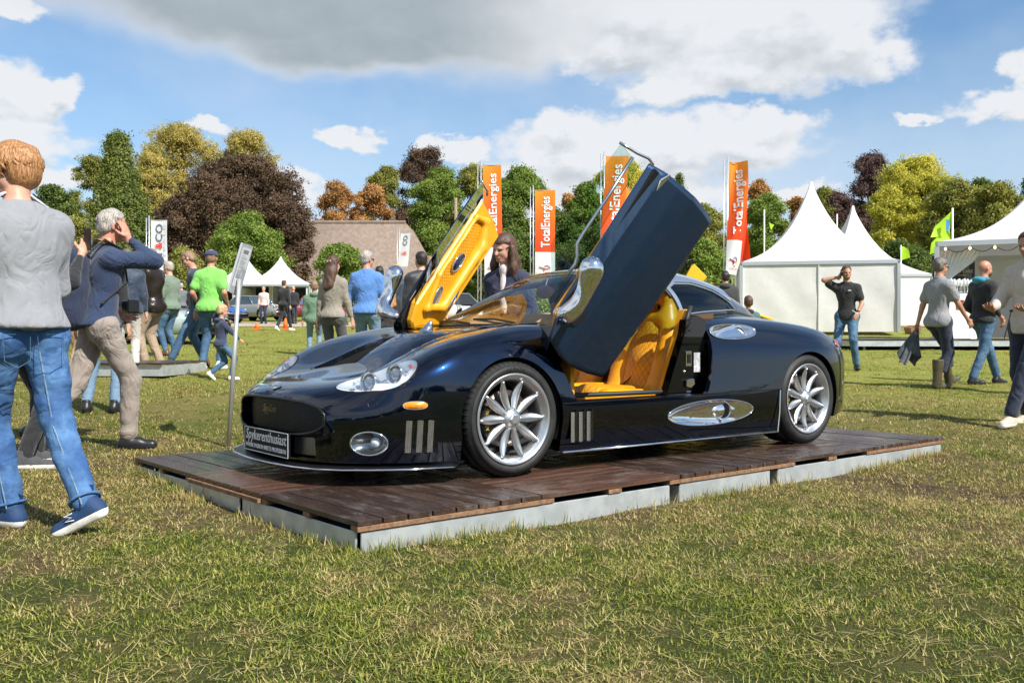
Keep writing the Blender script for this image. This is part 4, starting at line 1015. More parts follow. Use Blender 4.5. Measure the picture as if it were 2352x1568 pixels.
# traffic cones
CONE = mat('cone_orange', (0.85, 0.16, 0.03), 0.5)
for (u, vb, h, lb) in ((656, 757, 16, 'orange traffic cone behind the walking man in black'), (590, 753, 9, 'low orange cone at the path edge near the slanted sign')):
    Y = 36.0; s = FPX / Y; X = (u - CXP) / s; t = empty('traffic_cone', (X, Y, ground(X, Y)), 0, lb, 'cone')
    MB().lathe([(0.001, 0.42 * h / 16), (0.03, 0.42 * h / 16), (0.11, 0.03), (0.001, 0.03)], 16, axis='z').build('cone_body', CONE, t, True); MB().box((0, 0, 0.015), (0.3, 0.3, 0.03)).build('base', CONE, t)
# second low deck on the left
t = empty('display_platform', ((310 - CXP) / FPX * 13.3, 13.3, ground(-5.2, 13.3)), -0.08, 'small low wooden deck between the trouser legs of the men on the left', 'platform')
for k in range(9): MB().box((-1.05 + k * 0.21, 0, 0.15), (0.2, 1.5, 0.03)).build('plank', WD, t)
MB().box((-0.21, -0.7, 0.06), (1.9, 0.02, 0.14)).build('steel_side', GALV, t); MB().box((0.73, 0, 0.06), (0.02, 1.4, 0.14)).build('steel_side', GALV, t)
# information sign on its leaning post
sg = empty('information_sign', (-2.215, 7.42, ground(-2.2, 7.4)), 0, 'slim grey information board leaning on a round steel post beside the car nose', 'sign')
def SP(u, v, Y=7.42): q = P(u, v, Y); return q - Vector((-2.215, 7.42, ground(-2.2, 7.4)))
POST = mat('brushed_post', (0.52, 0.52, 0.51), 0.35, 0.6)
MB().tube([SP(523, 1040), SP(550, 640)], 0.0175, 14).build('post', POST, sg, True)
c = [SP(555, 557, 7.35), SP(579, 565, 7.62), SP(546, 682, 7.58), SP(522, 668, 7.31)]
nrm = (c[1] - c[0]).cross(c[3] - c[0]).normalized()
if nrm.y > 0: nrm = -nrm
V = [q + nrm * 0.012 for q in c] + [q - nrm * 0.004 for q in c]
mb = MB().add(V, [(0, 1, 2, 3), (7, 6, 5, 4), (0, 4, 5, 1), (1, 5, 6, 2), (2, 6, 7, 3), (3, 7, 4, 0)]); mb.build('board', mat('board_grey', (0.42, 0.44, 0.46), 0.45), sg)
def bp_(u, v, off=0.016): return c[0] + (c[1] - c[0]) * u + (c[3] - c[0]) * v + nrm * off
def panel(nm, u0, u1, v0, v1, m, off): MB().add([bp_(u0, v0, off), bp_(u1, v0, off), bp_(u1, v1, off), bp_(u0, v1, off)], [(0, 1, 2, 3)]).build(nm, m, sg, fix=False)
panel('sheet', 0.08, 0.93, 0.07, 0.88, mat('paper', (0.72, 0.73, 0.74), 0.5), 0.014)
panel('heading', 0.25, 0.72, 0.12, 0.19, mat('print_grey', (0.22, 0.24, 0.27), 0.5), 0.016)
panel('photo', 0.2, 0.82, 0.53, 0.70, mat('photo_print', (0.30, 0.32, 0.36), 0.5, col2=(0.6, 0.62, 0.66), vscale=22), 0.016)
panel('photo', 0.45, 0.62, 0.75, 0.84, mat('print_grey2', (0.35, 0.36, 0.4), 0.5), 0.016)
GP = MATS['print_grey']
for k, v in enumerate((0.24, 0.28, 0.305, 0.345, 0.37, 0.395, 0.42, 0.46, 0.485)):
    panel('text_line', 0.22, 0.55 + 0.25 * ((k * 37) % 10) / 10, v, v + 0.006, GP, 0.016)
# ------------------------------------------------------------ the dark blue sports car
CARM = Matrix(((CAR_F.x, CAR_Lf.x, 0, CARPOS.x), (CAR_F.y, CAR_Lf.y, 0, CARPOS.y), (0, 0, 1, CARPOS.z), (0, 0, 0, 1)))
car = empty('sports_car', (0, 0, 0), 0, 'dark metallic blue sports car, scissor doors raised, orange interior, on the wooden deck', 'car')
car.matrix_world = CARM
def paint(name, c, flake=True):
    m = bpy.data.materials.new(name); m.use_nodes = True; g = G(m.node_tree); b = g.n['Principled BSDF']
    b.inputs['Base Color'].default_value = (*c, 1); b.inputs['Metallic'].default_value = 1.0 if flake else 0.0; b.inputs['Roughness'].default_value = 0.26
    b.inputs['Coat Weight'].default_value = 1.0; b.inputs['Coat Roughness'].default_value = 0.015; b.inputs['Coat IOR'].default_value = 1.6
    if flake:
        tc = g.new('ShaderNodeTexCoord'); n = g.noise(tc.outputs['Object'], 700, 2, 0.5); g.l.new(g.mix(g.maprange(n, 0.4, 0.75), c, tuple(min(1, x * 2.6 + 0.001) for x in c)), b.inputs['Base Color'])
    MATS[name] = m; return m
PAINT = paint('blue_black_paint', (0.0002, 0.0036, 0.016)); PAINTD = paint('black_paint', (0.002, 0.003, 0.006))
SILV = mat('silver_paint', (0.42, 0.47, 0.54), 0.25, 0.7, coat=1.0)
CHROME = mat('polished_metal', (0.80, 0.80, 0.80), 0.07, 1.0, var=0.06, vscale=9); ALUM = mat('cast_aluminium', (0.55, 0.56, 0.57), 0.33, 0.9, var=0.06, vscale=30, bump=0.05, bscale=300, bdist=0.001)
BLK = mat('black_trim', (0.008, 0.008, 0.009), 0.35); VOID = mat('black_void', (0.002, 0.002, 0.002), 0.9); RUBB = mat('tyre_rubber', (0.018, 0.018, 0.018), 0.62, var=0.3, vscale=20, bump=0.15, bscale=180, bdist=0.002)
STRIP = mat('weather_strip', (0.02, 0.02, 0.021), 0.55)
def leather(name, c, quilt=0.0, ax=(0, 2)):
    m = bpy.data.materials.new(name); m.use_nodes = True; g = G(m.node_tree); b = g.n['Principled BSDF']; tc = g.new('ShaderNodeTexCoord'); v = tc.outputs['Object']
    n = g.noise(v, 9, 3, 0.5); cc = g.mix(g.maprange(n, 0.3, 0.7), c, tuple(x * 0.86 for x in c)); h = g.math('MULTIPLY', g.noise(v, 260, 3, 0.5), 0.12)
    if quilt:
        sp = g.new('ShaderNodeSeparateXYZ'); g.l.new(v, sp.inputs[0]); a, b2 = sp.outputs[ax[0]], sp.outputs[ax[1]]
        def ln(q): return g.maprange(g.math('ABSOLUTE', g.math('SUBTRACT', g.math('FRACT', g.math('MULTIPLY', q, quilt)), 0.5)), 0.42, 0.5, 0.0, 1.0)
        k = g.math('MAXIMUM', ln(g.math('ADD', g.math('MULTIPLY', a, 1.5), b2)), ln(g.math('SUBTRACT', g.math('MULTIPLY', a, 1.5), b2)))
        cc = g.mix(g.math('MULTIPLY', k, 0.45), cc, tuple(x * 0.45 for x in c)); h = g.math('SUBTRACT', h, k)
    g.l.new(cc, b.inputs['Base Color']); b.inputs['Roughness'].default_value = 0.38
    bp = g.new('ShaderNodeBump'); bp.inputs['Distance'].default_value = 0.004; g.l.new(h, bp.inputs['Height']); g.l.new(bp.outputs[0], b.inputs['Normal']); MATS[name] = m; return m
ORG = leather('orange_leather', (0.80, 0.365, 0.010)); ORGQ = leather('orange_leather_quilted', (0.74, 0.32, 0.010), 16, (1, 2)); ORGD = leather('orange_leather_stitched', (0.78, 0.35, 0.010), 22, (0, 2)); TAN = leather('tan_leather', (0.72, 0.47, 0.20))

def xw(x):
    t = np.clip((np.asarray(x, float) - 1.62) / .70, 0, 1); return x + .062 * t * t * (3 - 2 * t)
def rings():
    T = {}
    #      0 centre      1              2              3               4               5              6               7              8             9            10           11             12             13              14             15              16             17
    X0 = [(2.36, 0), (2.34, .30), (2.27, .55), (2.10, .76), (1.88, .885), (1.65, .935), (1.36, .945), (1.10, .945), (.85, .94), (.40, .935), (0, .935), (-.40, .94), (-.9, .955), (-1.36, .965), (-1.75, .93), (-2.08, .74), (-2.20, .38), (-2.22, 0)]
    def R(off, zs, pts=None):
        L = pts or X0
        return [(p[0] + (off[i][0] if hasattr(off, '__len__') else 0), max(0, p[1] + (off[i][1] if hasattr(off, '__len__') else off)) if p[1] > 0 else 0, z) for i, (p, z) in enumerate(zip(L, zs))]
    r0 = R(-0.01, [.12] * 13 + [.14, .19, .22, .22, .22])
    r1 = R(0.012, [.25, .25, .25, .26] + [.26] * 10 + [.30, .34, .34, .34])
    r2 = R(0.018, [.37, .37, .37, .38, .39, .39, .39, .39, .39, .395, .395, .395, .40, .41, .44, .47, .47, .47])
    r3 = [(2.325, 0, .475), (2.305, .29, .475), (2.225, .55, .465), (2.055, .785, .475), (1.85, .915, .50), (1.62, .957, .53), (1.36, .965, .56), (1.10, .95, .555), (.85, .93, .55), (.40, .925, .55), (0, .93, .56), (-.40, .938, .57), (-.9, .958, .58), (-1.36, .978, .59), (-1.76, .945, .59), (-2.10, .74, .60), (-2.23, .38, .60), (-2.25, 0, .60)]
    r4 = [(2.16, 0, .535), (2.15, .27, .535), (2.10, .52, .55), (2.0, .775, .575), (1.80, .905, .63), (1.57, .915, .665), (1.35, .925, .70), (1.10, .905, .695), (.86, .885, .68), (.40, .895, .68), (0, .905, .69), (-.40, .92, .705), (-.9, .935, .725), (-1.36, .95, .74), (-1.76, .91, .725), (-2.07, .70, .715), (-2.18, .36, .715), (-2.20, 0, .715)]
    r5 = [(1.88, 0, .60), (1.87, .24, .60), (1.85, .44, .625), (1.81, .655, .695), (1.69, .80, .75), (1.50, .82, .785), (1.33, .82, .81), (1.10, .815, .825), (.87, .815, .815), (.40, .845, .80), (0, .855, .815), (-.40, .855, .845), (-.9, .835, .875), (-1.36, .815, .875), (-1.74, .765, .84), (-2.0, .60, .80), (-2.08, .30, .80), (-2.10, 0, .80)]
    r6 = [(1.48, 0, .775), (1.48, .18, .777), (1.47, .33, .78), (1.43, .46, .80), (1.38, .57, .82), (1.28, .645, .843), (1.19, .68, .853), (1.05, .70, .858), (.88, .71, .852), (.40, .735, .855), (0, .75, .875), (-.40, .735, .91), (-.9, .68, .93), (-1.32, .60, .915), (-1.64, .53, .875), (-1.84, .42, .845), (-1.92, .24, .84), (-1.94, 0, .84)]
    r7 = [(.98, 0, .862), (.98, .16, .862), (.97, .30, .862), (.95, .41, .86), (.93, .49, .858), (.90, .55, .857), (.86, .60, .856), (.80, .63, .856), (.70, .645, .858), (.35, .67, .87), (0, .68, .89), (-.40, .66, .925), (-.9, .565, .955), (-1.25, .46, .945), (-1.5, .36, .915), (-1.68, .24, .89), (-1.76, .13, .875), (-1.78, 0, .87)]
    A = np.array([r0, r1, r2, r3, r4, r5, r6, r7], float); A[..., 0] = xw(A[..., 0]); return A
    return np.array([r0, r1, r2, r3, r4, r5, r6, r7], float)   # (8, 18, 3)
def fit_net(D):
    """partly interpolating uniform cubic B-spline control net"""
    def ext(Q):
        Q = np.concatenate([Q[:, 1:2] * [1, -1, 1], Q, Q[:, -2:-1] * [1, -1, 1]], 1)
        return np.concatenate([2 * Q[:1] - Q[1:2], Q, 2 * Q[-1:] - Q[-2:-1]], 0)
    def smooth(Q):
        E = ext(Q); A = (E[:, :-2] + 4 * E[:, 1:-1] + E[:, 2:]) / 6; return (A[:-2] + 4 * A[1:-1] + A[2:]) / 6
    C = D.copy()
    for _ in range(3): C = C + 0.8 * (D - smooth(C))
    return ext(C)
NET = fit_net(rings())
def bs(t):
    return np.stack([(1 - t) ** 3 / 6, (3 * t ** 3 - 6 * t ** 2 + 4) / 6, (-3 * t ** 3 + 3 * t ** 2 + 3 * t + 1) / 6, t ** 3 / 6], -1)
def S_eval(s, t):
    """s along the car 0..17, t up the rings 0..7 (arrays of equal shape)"""
    s = np.clip(np.asarray(s, float), 0, 17); t = np.clip(np.asarray(t, float), 0, 7)
    i = np.minimum(s.astype(int), 16); j = np.minimum(t.astype(int), 6); bi = bs(s - i); bj = bs(t - j); o = 0
    for a in range(4):
        for c in range(4): o = o + NET[j + a, i + c] * (bj[..., a] * bi[..., c])[..., None]
    return o
def clip_mesh(V, F, f):
    """keep f < 0, cutting faces along f = 0; returns V, F, new boundary edges"""
    V = [tuple(v) for v in V]; f = list(f); cache = {}; out = []; edges = []
    def cross(a, b):
        k = (min(a, b), max(a, b))
        if k not in cache:
            t = f[a] / (f[a] - f[b]); cache[k] = len(V); V.append(tuple(V[a][q] + (V[b][q] - V[a][q]) * t for q in range(3))); f.append(0.0)
        return cache[k]
    for fc in F:
        sg_ = [f[v] < 0 for v in fc]
        if all(sg_): out.append(tuple(fc)); continue
        if not any(sg_): continue
        poly = []; cr = []
        for q in range(len(fc)):
            a, b_ = fc[q], fc[(q + 1) % len(fc)]
            if sg_[q]: poly.append(a)
            if sg_[q] != sg_[(q + 1) % len(fc)]: c = cross(a, b_); poly.append(c); cr.append(c)
        poly2 = [p for q, p in enumerate(poly) if p != poly[q - 1]]
        if len(poly2) > 2: out.append(tuple(poly2))
        if len(cr) == 2: edges.append((cr[0], cr[1]))
    return V, out, edges
ns, nt = 17 * 13, 7 * 12
SS, TT = np.meshgrid(np.linspace(0, 17, ns + 1), np.linspace(0, 7, nt + 1), indexing='ij')
BV = S_eval(SS, TT).reshape(-1, 3); BF = [(a * (nt + 1) + c, (a + 1) * (nt + 1) + c, (a + 1) * (nt + 1) + c + 1, a * (nt + 1) + c + 1) for a in range(ns) for c in range(nt)]
def poly_sdf(P2, poly):
    P2 = np.asarray(P2); d = np.full(len(P2), 1e9); ins = np.zeros(len(P2), bool); n = len(poly)
    for i in range(n):
        a = np.array(poly[i], float); b_ = np.array(poly[(i + 1) % n], float); e = b_ - a; w = P2 - a
        t = np.clip((w @ e) / (e @ e), 0, 1); q = w - t[:, None] * e; d = np.minimum(d, (q ** 2).sum(1))
        c1 = P2[:, 1] >= a[1]; c2 = P2[:, 1] < b_[1]; c3 = e[0] * w[:, 1] > e[1] * w[:, 0]
        ins ^= (c1 & c2 & c3) | (~c1 & ~c2 & ~c3)
    d = np.sqrt(d); return np.where(ins, d, -d)     # > 0 inside
AX_F, AX_R = 1.3625, -1.3625
DOORPOLY = [(1.0, .62), (.90, .405), (-.255, .405), (-.33, .56), (-.345, .78), (-.30, 1.4), (.70, 1.4), (.90, .862)]
VENT = [(1.835, 0), (1.86, .14), (1.92, .28), (1.985, .355), (1.96, .375), (1.76, .365), (1.50, .335), (1.25, .29), (1.2, .2), (1.16, .0), (1.16, -.1), (1.835, -.1)]
CUTS = {'cut_headlight': ((2.035, .655, .495), (-.62, .70, .40), .232, .118, 2.0, .22), 'cut_fog': ((2.175, .755, .225), (-.75, .65, 0), .098, .062, 2.0, 0),
        'cut_scoop': ((-.29, .94, .285), (-1, 0, 0.015), .415, .083, 2.0, 0), 'cut_intake': ((-.60, .86, .81), (-1, -.03, .0), .235, .062, 2.3, 0)}
def body_holes(V):
    V = np.array(V); x, y, z = V.T; H = {}
    H['arch_f'] = np.where((y > .45), .352 - np.hypot(x - AX_F, (z - .32)), -1); H['arch_r'] = np.where(y > .45, .352 - np.hypot(x - AX_R, z - .325), -1)
    H['arch_f'] = np.where((z < .32) & (y > .45), np.maximum(H['arch_f'], .345 - np.abs(x - AX_F)), H['arch_f']); H['arch_r'] = np.where((z < .32) & (y > .45), np.maximum(H['arch_r'], .345 - np.abs(x - AX_R)), H['arch_r'])
    H['door'] = np.where(y > .5, poly_sdf(V[:, [0, 2]], DOORPOLY), -1)
    # grille mouth: superellipse in the front view
    H['grille'] = np.where(x > 2.05, (1 - (np.abs(y / .565) ** 3.0 + np.abs((z - .345) / .098) ** 3.0) ** (1 / 3.0)) * .1, -1)
    H['lower'] = np.where(x > 2.05, np.minimum(.50 - np.abs(y), .058 - np.abs(z - .195)), -1)
    H['vent'] = np.where(z > .55, poly_sdf(np.stack([x, np.abs(y)], 1), VENT), -1)
    for k_, c_ in CUTS.items():
        c0, ax, r1, r2, sh, eg = c_; p0, N, a, b_ = surf_ellipse(c0, ax, r1, r2); w = V - p0; u = w @ a / r1; v = w @ b_ / r2 / np.maximum(.2, 1 + eg * np.clip(u, -1, 1)); n_ = w @ N
        H[k_] = np.where((np.abs(n_) < .22) & (y > .05), (1 - (np.abs(u) ** sh + np.abs(v) ** sh) ** (1 / sh)) * min(r1, r2), -1)
    return H
# patches lying on the surface: found in (s,t) space so that they follow it
def st_inverse(p):
    d = ((BV - np.array(p)) ** 2).sum(1); k = int(d.argmin()); s, t = SS.ravel()[k], TT.ravel()[k]; ds = 17 / ns; dt = 7 / nt
    for _ in range(5):
        ss = np.array([s + a * ds for a in (-1, 0, 1) for b in (-1, 0, 1)]); tt = np.array([t + b * dt for a in (-1, 0, 1) for b in (-1, 0, 1)])
        q = int(((S_eval(ss, tt) - np.array(p)) ** 2).sum(1).argmin()); s, t = ss[q], tt[q]; ds *= .5; dt *= .5
    return s, t
def surf_ellipse(c, ax, r1, r2, n=40, rot=0.0, egg=0.0):
    """closed outline on the body around c: ax = main direction, radii r1 r2; returns points, normals"""
    s, t = st_inverse(c); e = 1e-3
    p = S_eval(s, t); ps = (S_eval(s + e, t) - p) / e; pt = (S_eval(s, t + e) - p) / e; N = np.cross(ps, pt); N /= np.linalg.norm(N)
    if N @ np.array([0.3, 1, 0.3]) < 0: N = -N
    a = np.array(ax, float); a -= N * (a @ N); a /= np.linalg.norm(a); b_ = np.cross(N, a)
    return p, N, a, b_
def ray_body(o, d):
    """closest body vertex along a ray, cheap"""
    w = BV - o; tt = w @ d; q = ((w - tt[:, None] * d) ** 2).sum(1); k = np.argsort(q)[:6]; return BV[k[tt[k].argmax()]]
def patch(center, ax, r1, r2, rings_=7, n=44, lift=0.003, dome=0.0, shape=2.0, egg=0.0):
    """smooth cap following the body: grid of rings projected on the surface along the local normal"""
    p0, N, a, b_ = surf_ellipse(center, ax, r1, r2); V = []
    for i in range(rings_ + 1):
        f = i / rings_
        for k in range(n):
            th = 2 * math.pi * k / n; c, s_ = math.cos(th), math.sin(th); rr = (abs(c) ** shape + abs(s_) ** shape) ** (-1 / shape)
            eg = 1 + egg * c
            q = p0 + a * (r1 * f * c * rr) + b_ * (r2 * f * s_ * rr * eg)
            w = BV - q; tt = w @ N; dd = (w ** 2).sum(1) - tt ** 2; kk = np.argsort(dd)[:4]; wt = 1 / (dd[kk] + 1e-6); h = (tt[kk] * wt).sum() / wt.sum()
            V.append(q + N * (h + lift + dome * (1 - f * f)))
    F = []
    for i in range(rings_):
        for k in range(n): F.append((i * n + k, i * n + (k + 1) % n, (i + 1) * n + (k + 1) % n, (i + 1) * n + k))
    return np.array(V), F, N, a, b_, p0
def both(fn):
    for sd in (1, -1): fn(sd)
def mirY(V, sd): V = np.array(V, float).copy(); V[:, 1] *= sd; return V
def flipF(F, sd): return F if sd > 0 else [tuple(reversed(f)) for f in F]

# body skin
H = body_holes(BV)
def prune(V, F, key):
    f = body_holes(V)[key]; return clip_mesh(V, F, f)
V, F = BV, BF; LIPS = {}
for key in ('arch_f', 'arch_r', 'door', 'grille', 'lower', 'vent') + tuple(CUTS):
    V, F, E = prune(V, F, key); LIPS[key] = [(V[a], V[b_]) for a, b_ in E]
# rolled edges: strips turned inwards round every opening
V2 = [tuple(v) for v in V]; F2 = list(F)
for key, dv in (('arch_f', (0, -.06, 0)), ('arch_r', (0, -.06, 0)), ('door', (0, -.035, 0)), ('grille', (-.09, 0, 0)), ('lower', (-.07, 0, 0)), ('vent', (0, 0, -.035))):
    for a, b_ in LIPS[key]:
        k = len(V2); V2 += [a, b_, tuple(b_[i] + dv[i] for i in range(3)), tuple(a[i] + dv[i] for i in range(3))]; F2.append((k, k + 1, k + 2, k + 3))
nV = len(V2); Vall = V2 + [(v[0], -v[1], v[2]) for v in V2]; Fall = [tuple(f) for f in F2] + [tuple(i + nV for i in reversed(f)) for f in F2]
me = bpy.data.meshes.new('body'); me.from_pydata(Vall, [], Fall)
bm = bmesh.new(); bm.from_mesh(me); bmesh.ops.remove_doubles(bm, verts=bm.verts, dist=1e-4); bmesh.ops.recalc_face_normals(bm, faces=bm.faces); bm.to_mesh(me); bm.free()
body = mesh_obj('body', me, PAINT, car); smooth_angle(body, 40)
# wheel wells, underside, grille backing
for cx in (AX_F, AX_R):
    for sd in (1, -1):
        mb = MB(); n = 28; V = []
        for yy in (.93 * sd, .55 * sd):
            for k in range(n + 1):
                th = math.pi * (-.12 + 1.24 * k / n); V.append((cx + .352 * math.cos(th), yy, .32 + .352 * math.sin(th)))
        F = [(k, k + 1, n + 2 + k, n + 1 + k) for k in range(n)]; c = len(V); V.append((cx, .55 * sd, .32)); F += [(n + 1 + k, n + 2 + k, c) for k in range(n)]
        mb.add(V, F).build('wheel_well', mat('wheel_well_black', (0.006, 0.006, 0.006), 0.8), car, fix=False)
MB().box((-.1, 0, .135), (3.7, 1.05, .03)).box((0, 0, .135), (2.0, 1.8, .03)).build('underfloor', BLK, car)
# splitter: thin blade round the nose with a polished edge
SPL0 = [(2.425, 0), (2.415, .2), (2.385, .42), (2.33, .58), (2.24, .70), (2.12, .80), (1.97, .89), (1.76, .95)]
SPL = [(float(xw(x)), y) for x, y in SPL0]
full = [(x, -y) for x, y in reversed(SPL)] + SPL[1:]
inn = [(x - .22, y * .86) for x, y in full]
mb = MB(); n = len(full); mb.add([(x, y, .095) for x, y in full] + [(x, y, .118) for x, y in inn] + [(x, y, .085) for x, y in full] + [(x, y, .085) for x, y in inn], [(i, i + 1, n + i + 1, n + i) for i in range(n - 1)] + [(2 * n + i + 1, 2 * n + i, 3 * n + i, 3 * n + i + 1) for i in range(n - 1)])
mb.build('splitter', BLK, car); MB().tube([(x, y, .092) for x, y in full], .0075, 8, sq=.8).build('splitter_edge', CHROME, car, True)
# rocker sill line with bright edge
def sill(sd):
    MB().tube([(1.00, sd * .945, .112), (0, sd * .94, .110), (-.98, sd * .955, .112)], .007, 6).build('sill_edge', CHROME, car, True)
    MB().tube([(1.02, sd * .967, .398), (.5, sd * .96, .402), (0, sd * .96, .405), (-.5, sd * .968, .41), (-1.0, sd * .984, .415)], .004, 6).build('crease_line', BLK, car)
    MB().add([(1.02, sd * .968, .396), (-1.0, sd * .985, .413), (-1.0, sd * .962, .418), (1.02, sd * .945, .401)], [(0, 1, 2, 3)]).build('sill_step', PAINT, car)
    MB().tube([(-.99, sd * .985, .41), (-.975, sd * .99, .25), (-.96, sd * .985, .115)], .005, 6).build('arch_lip', CHROME, car)
both(sill)
# grille: mesh sheet with real openings (diamond lattice), frame, emblem script
def front_x(y, z):
    d = (BV[:, 1] - abs(y)) ** 2 + (BV[:, 2] - z) ** 2 + (BV[:, 0] < 1.95) * 9; return BV[int(d.argmin()), 0]
def lattice(name, inside, y0, y1, z0, z1, step, xf, r, m):
    mb = MB(); 
    for sgn in (1, -1):
        k = int((y1 - y0 + (z1 - z0) * 2.2) / step) + 2
        for q in range(k):
            pts = []; yst = y0 - (z1 - z0) * 2.2 * (sgn > 0) + q * step
            for w in range(13):
                z = z0 + (z1 - z0) * w / 12; y = yst + sgn * (z - z0) * 2.2 * 1.0 if sgn > 0 else yst - (z - z0) * 2.2
                if inside(y, z): pts.append((xf(y, z) + (0.002 if sgn > 0 else 0), y, z))
                else:
                    if len(pts) > 1: mb.tube(pts, r, 4, cap=False)
                    pts = []
            if len(pts) > 1: mb.tube(pts, r, 4, cap=False)
    o = mb.build(name, m, car, fix=False); o['kind'] = 'stuff'; return o
GX = lambda y, z: 2.385 - .118 * (abs(y) / .56) ** 2.4
MESHM = mat('mesh_dark_metal', (0.07, 0.07, 0.075), 0.35, 0.85)
lattice('grille_mesh', lambda y, z: abs(y / .565) ** 3 + abs((z - .345) / .10) ** 3 < 1, -.57, .57, .245, .445, .030, GX, .0024, MESHM)
NY = 40; V = []; F = []
for i in range(NY + 1):
    y = -.58 + 1.16 * i / NY
    for z in (.13, .46): V.append((GX(y, z) - .035, y, z))
F = [(2 * i, 2 * i + 2, 2 * i + 3, 2 * i + 1) for i in range(NY)]
pydata('grille_backing', V, F, VOID, car)
th = [2 * math.pi * k / 80 for k in range(80)]
def sgnp(v, p): return math.copysign(abs(v) ** p, v)
MB().tube([(front_x(.565 * sgnp(math.cos(a), 2 / 3), .345 + .098 * sgnp(math.sin(a), 2 / 3)) + .004, .565 * sgnp(math.cos(a), 2 / 3), .345 + .098 * sgnp(math.sin(a), 2 / 3)) for a in th], .008, 8, closed=True).build('grille_frame', BLK, car, True)
lattice('lower_grille_mesh', lambda y, z: .28 < abs(y) < .5 and .14 < z < .25, -.5, .5, .138, .252, .02, lambda y, z: GX(y, z) + .02, .0022, mat('mesh_bright_metal', (0.35, 0.34, 0.32), 0.3, 0.9))
text_mesh('emblem_script', 'Spyker', .062, mat('gold_badge', (0.62, 0.50, 0.10), 0.3, 0.8), car, frame_mat((2.384, -.13, .355), (0, 1, 0), (0, 0, 1)), .002, shear=.35, fixw=.19)
# number plate
PLM = Matrix.Rotation(-.10, 4, 'Y'); plate = MB().box((0, 0, 0), (.012, .62, .14)).build('number_plate', mat('plate_black', (0.004, 0.005, 0.010), 0.5, spec=0.2), car, bevel=.003); plate.location = (2.43, .03, .192)
PW = mat('plate_white', (0.82, 0.82, 0.80), 0.4)
def ply(a): return frame_mat(a, (0, 1, 0), (0, 0, 1))
fr_ = MB()
for (c, d) in (((.0068, 0, .066), (.002, .605, .004)), ((.0068, 0, -.066), (.002, .605, .004)), ((.0068, .3025, 0), (.002, .004, .132)), ((.0068, -.3025, 0), (.002, .004, .132))): fr_.box(c, d)
fr_.build('plate_border', PW, plate)
text_mesh('plate_lettering', 'Spykerenthusiast', .085, PW, plate, ply((.0075, -.285, .0)), .001, shear=.22, fixw=.565, bold=.0003)
text_mesh('plate_lettering', 'WHERE PASSION MEETS PROFESSION', .034, PW, plate, ply((.0075, -.285, -.046)), .001, fixw=.565, bold=.0003)
# nose badge with wings
ez = 0
bp0 = S_eval(0.0, 3.25); badge = MB().lathe([(.001, .010), (.026, .009), (.034, .004), (.036, 0)], 24, axis='z').build('badge', CHROME, car, True); badge.location = (bp0[0], 0, bp0[2] + .006); badge.rotation_euler = (0, .42, 0); badge.scale = (.8, 1.1, 1)
MB().box((0.0, 0, .012), (.014, .17, .006), taper=.6).box((-.002, 0, .014), (.05, .022, .008)).build('wings', CHROME, badge, bevel=.002)
spine = [S_eval(0.0, t) for t in np.linspace(3.3, 4.75, 14)]
# headlamps, fog lamps, markers: surface patches
LENS = thin_glass('lamp_lens', (0.95, 0.97, 0.98), 1.35, 0.6)
REFL = mat('reflector_silver', (0.80, 0.82, 0.85), 0.45, 0.25, var=0.12, vscale=14)
AMB = mat('amber_lens', (0.9, 0.26, 0.01), 0.18, coat=1.0, var=0.25, vscale=60)
def headlight(sd):
    hl = empty('headlight'); hl.parent = car
    V, F, N, a, b_, p0 = patch((2.035, .655, .495), (-.62, .70, .40), .232, .118, 9, 56, .004, .0, 2.0, .22)
    def tr(v): return np.array([v[0], v[1] * sd, v[2]])
    Vb, Fb, *_ = patch((2.035, .655, .495), (-.62, .70, .40), .242, .129, 1, 56, .0015, .0, 2.0, .22)
    pydata('bezel', mirY(Vb[56:].tolist() + Vb[:56].tolist(), sd)[:56].tolist() if False else mirY(np.concatenate([V[-56:] - N * .002, Vb[-56:]]), sd), [(k, (k + 1) % 56, 56 + (k + 1) % 56, 56 + k) for k in range(56)], BLK, hl, True)
    dish = V - N * .004; f = np.repeat(np.linspace(0, 1, 10), 56); dish = dish - N[None] * (0.055 * (1 - f[:, None] ** 4))
    pydata('reflector', mirY(dish, sd), F, REFL, hl, True)
    pydata('lens', mirY(V + N * .001, sd), F, LENS, hl, True)
    fw = np.array([.93, .30, .10]); fw /= np.linalg.norm(fw)
    for (u, v, r) in ((-.045, .004, .056), (.105, .010, .056)):
        c = p0 + a * u + b_ * v - N * (.024 if sd > 0 else .055)
        M = frame_mat(tr(c), tr(np.cross(fw, [0, 0, 1.])), (0, 0, 1)); o = MB().lathe([(r * .72, -.03), (r, .018), (r * 1.02, .024), (r * .9, .026), (r * .8, .012)], 28, axis='z').build('lamp_ring', CHROME, hl, True, fix=False)
        q = Vector(tr(fw)).to_track_quat('Z', 'Y'); o.rotation_mode = 'QUATERNION'; o.rotation_quaternion = q; o.location = tr(c)
        o2 = MB().lathe([(.001, .030), (r * .4, .026), (r * .7, .012), (r * .78, 0)], 28, axis='z').build('projector', mat('lamp_glass', (0.30, 0.33, 0.36), 0.03, 0.4, coat=1.0), hl, True, fix=False); o2.rotation_mode = 'QUATERNION'; o2.rotation_quaternion = q; o2.location = tr(c)
    for u, v, r, m in ((.185, .02, .014, CHROME), (.20, -.012, .013, mat('red_marker', (0.5, 0.04, 0.03), 0.25)), (-.12, -.005, .02, REFL)):
        c = p0 + a * u + b_ * v - N * .004; o = MB().lathe([(.001, r * .7), (r * .7, r * .5), (r, 0)], 14, axis='z').build('small_lamp', m, hl, True, fix=False); o.rotation_mode = 'QUATERNION'; o.rotation_quaternion = Vector(tr(N)).to_track_quat('Z', 'Y'); o.location = tr(c)
both(headlight)
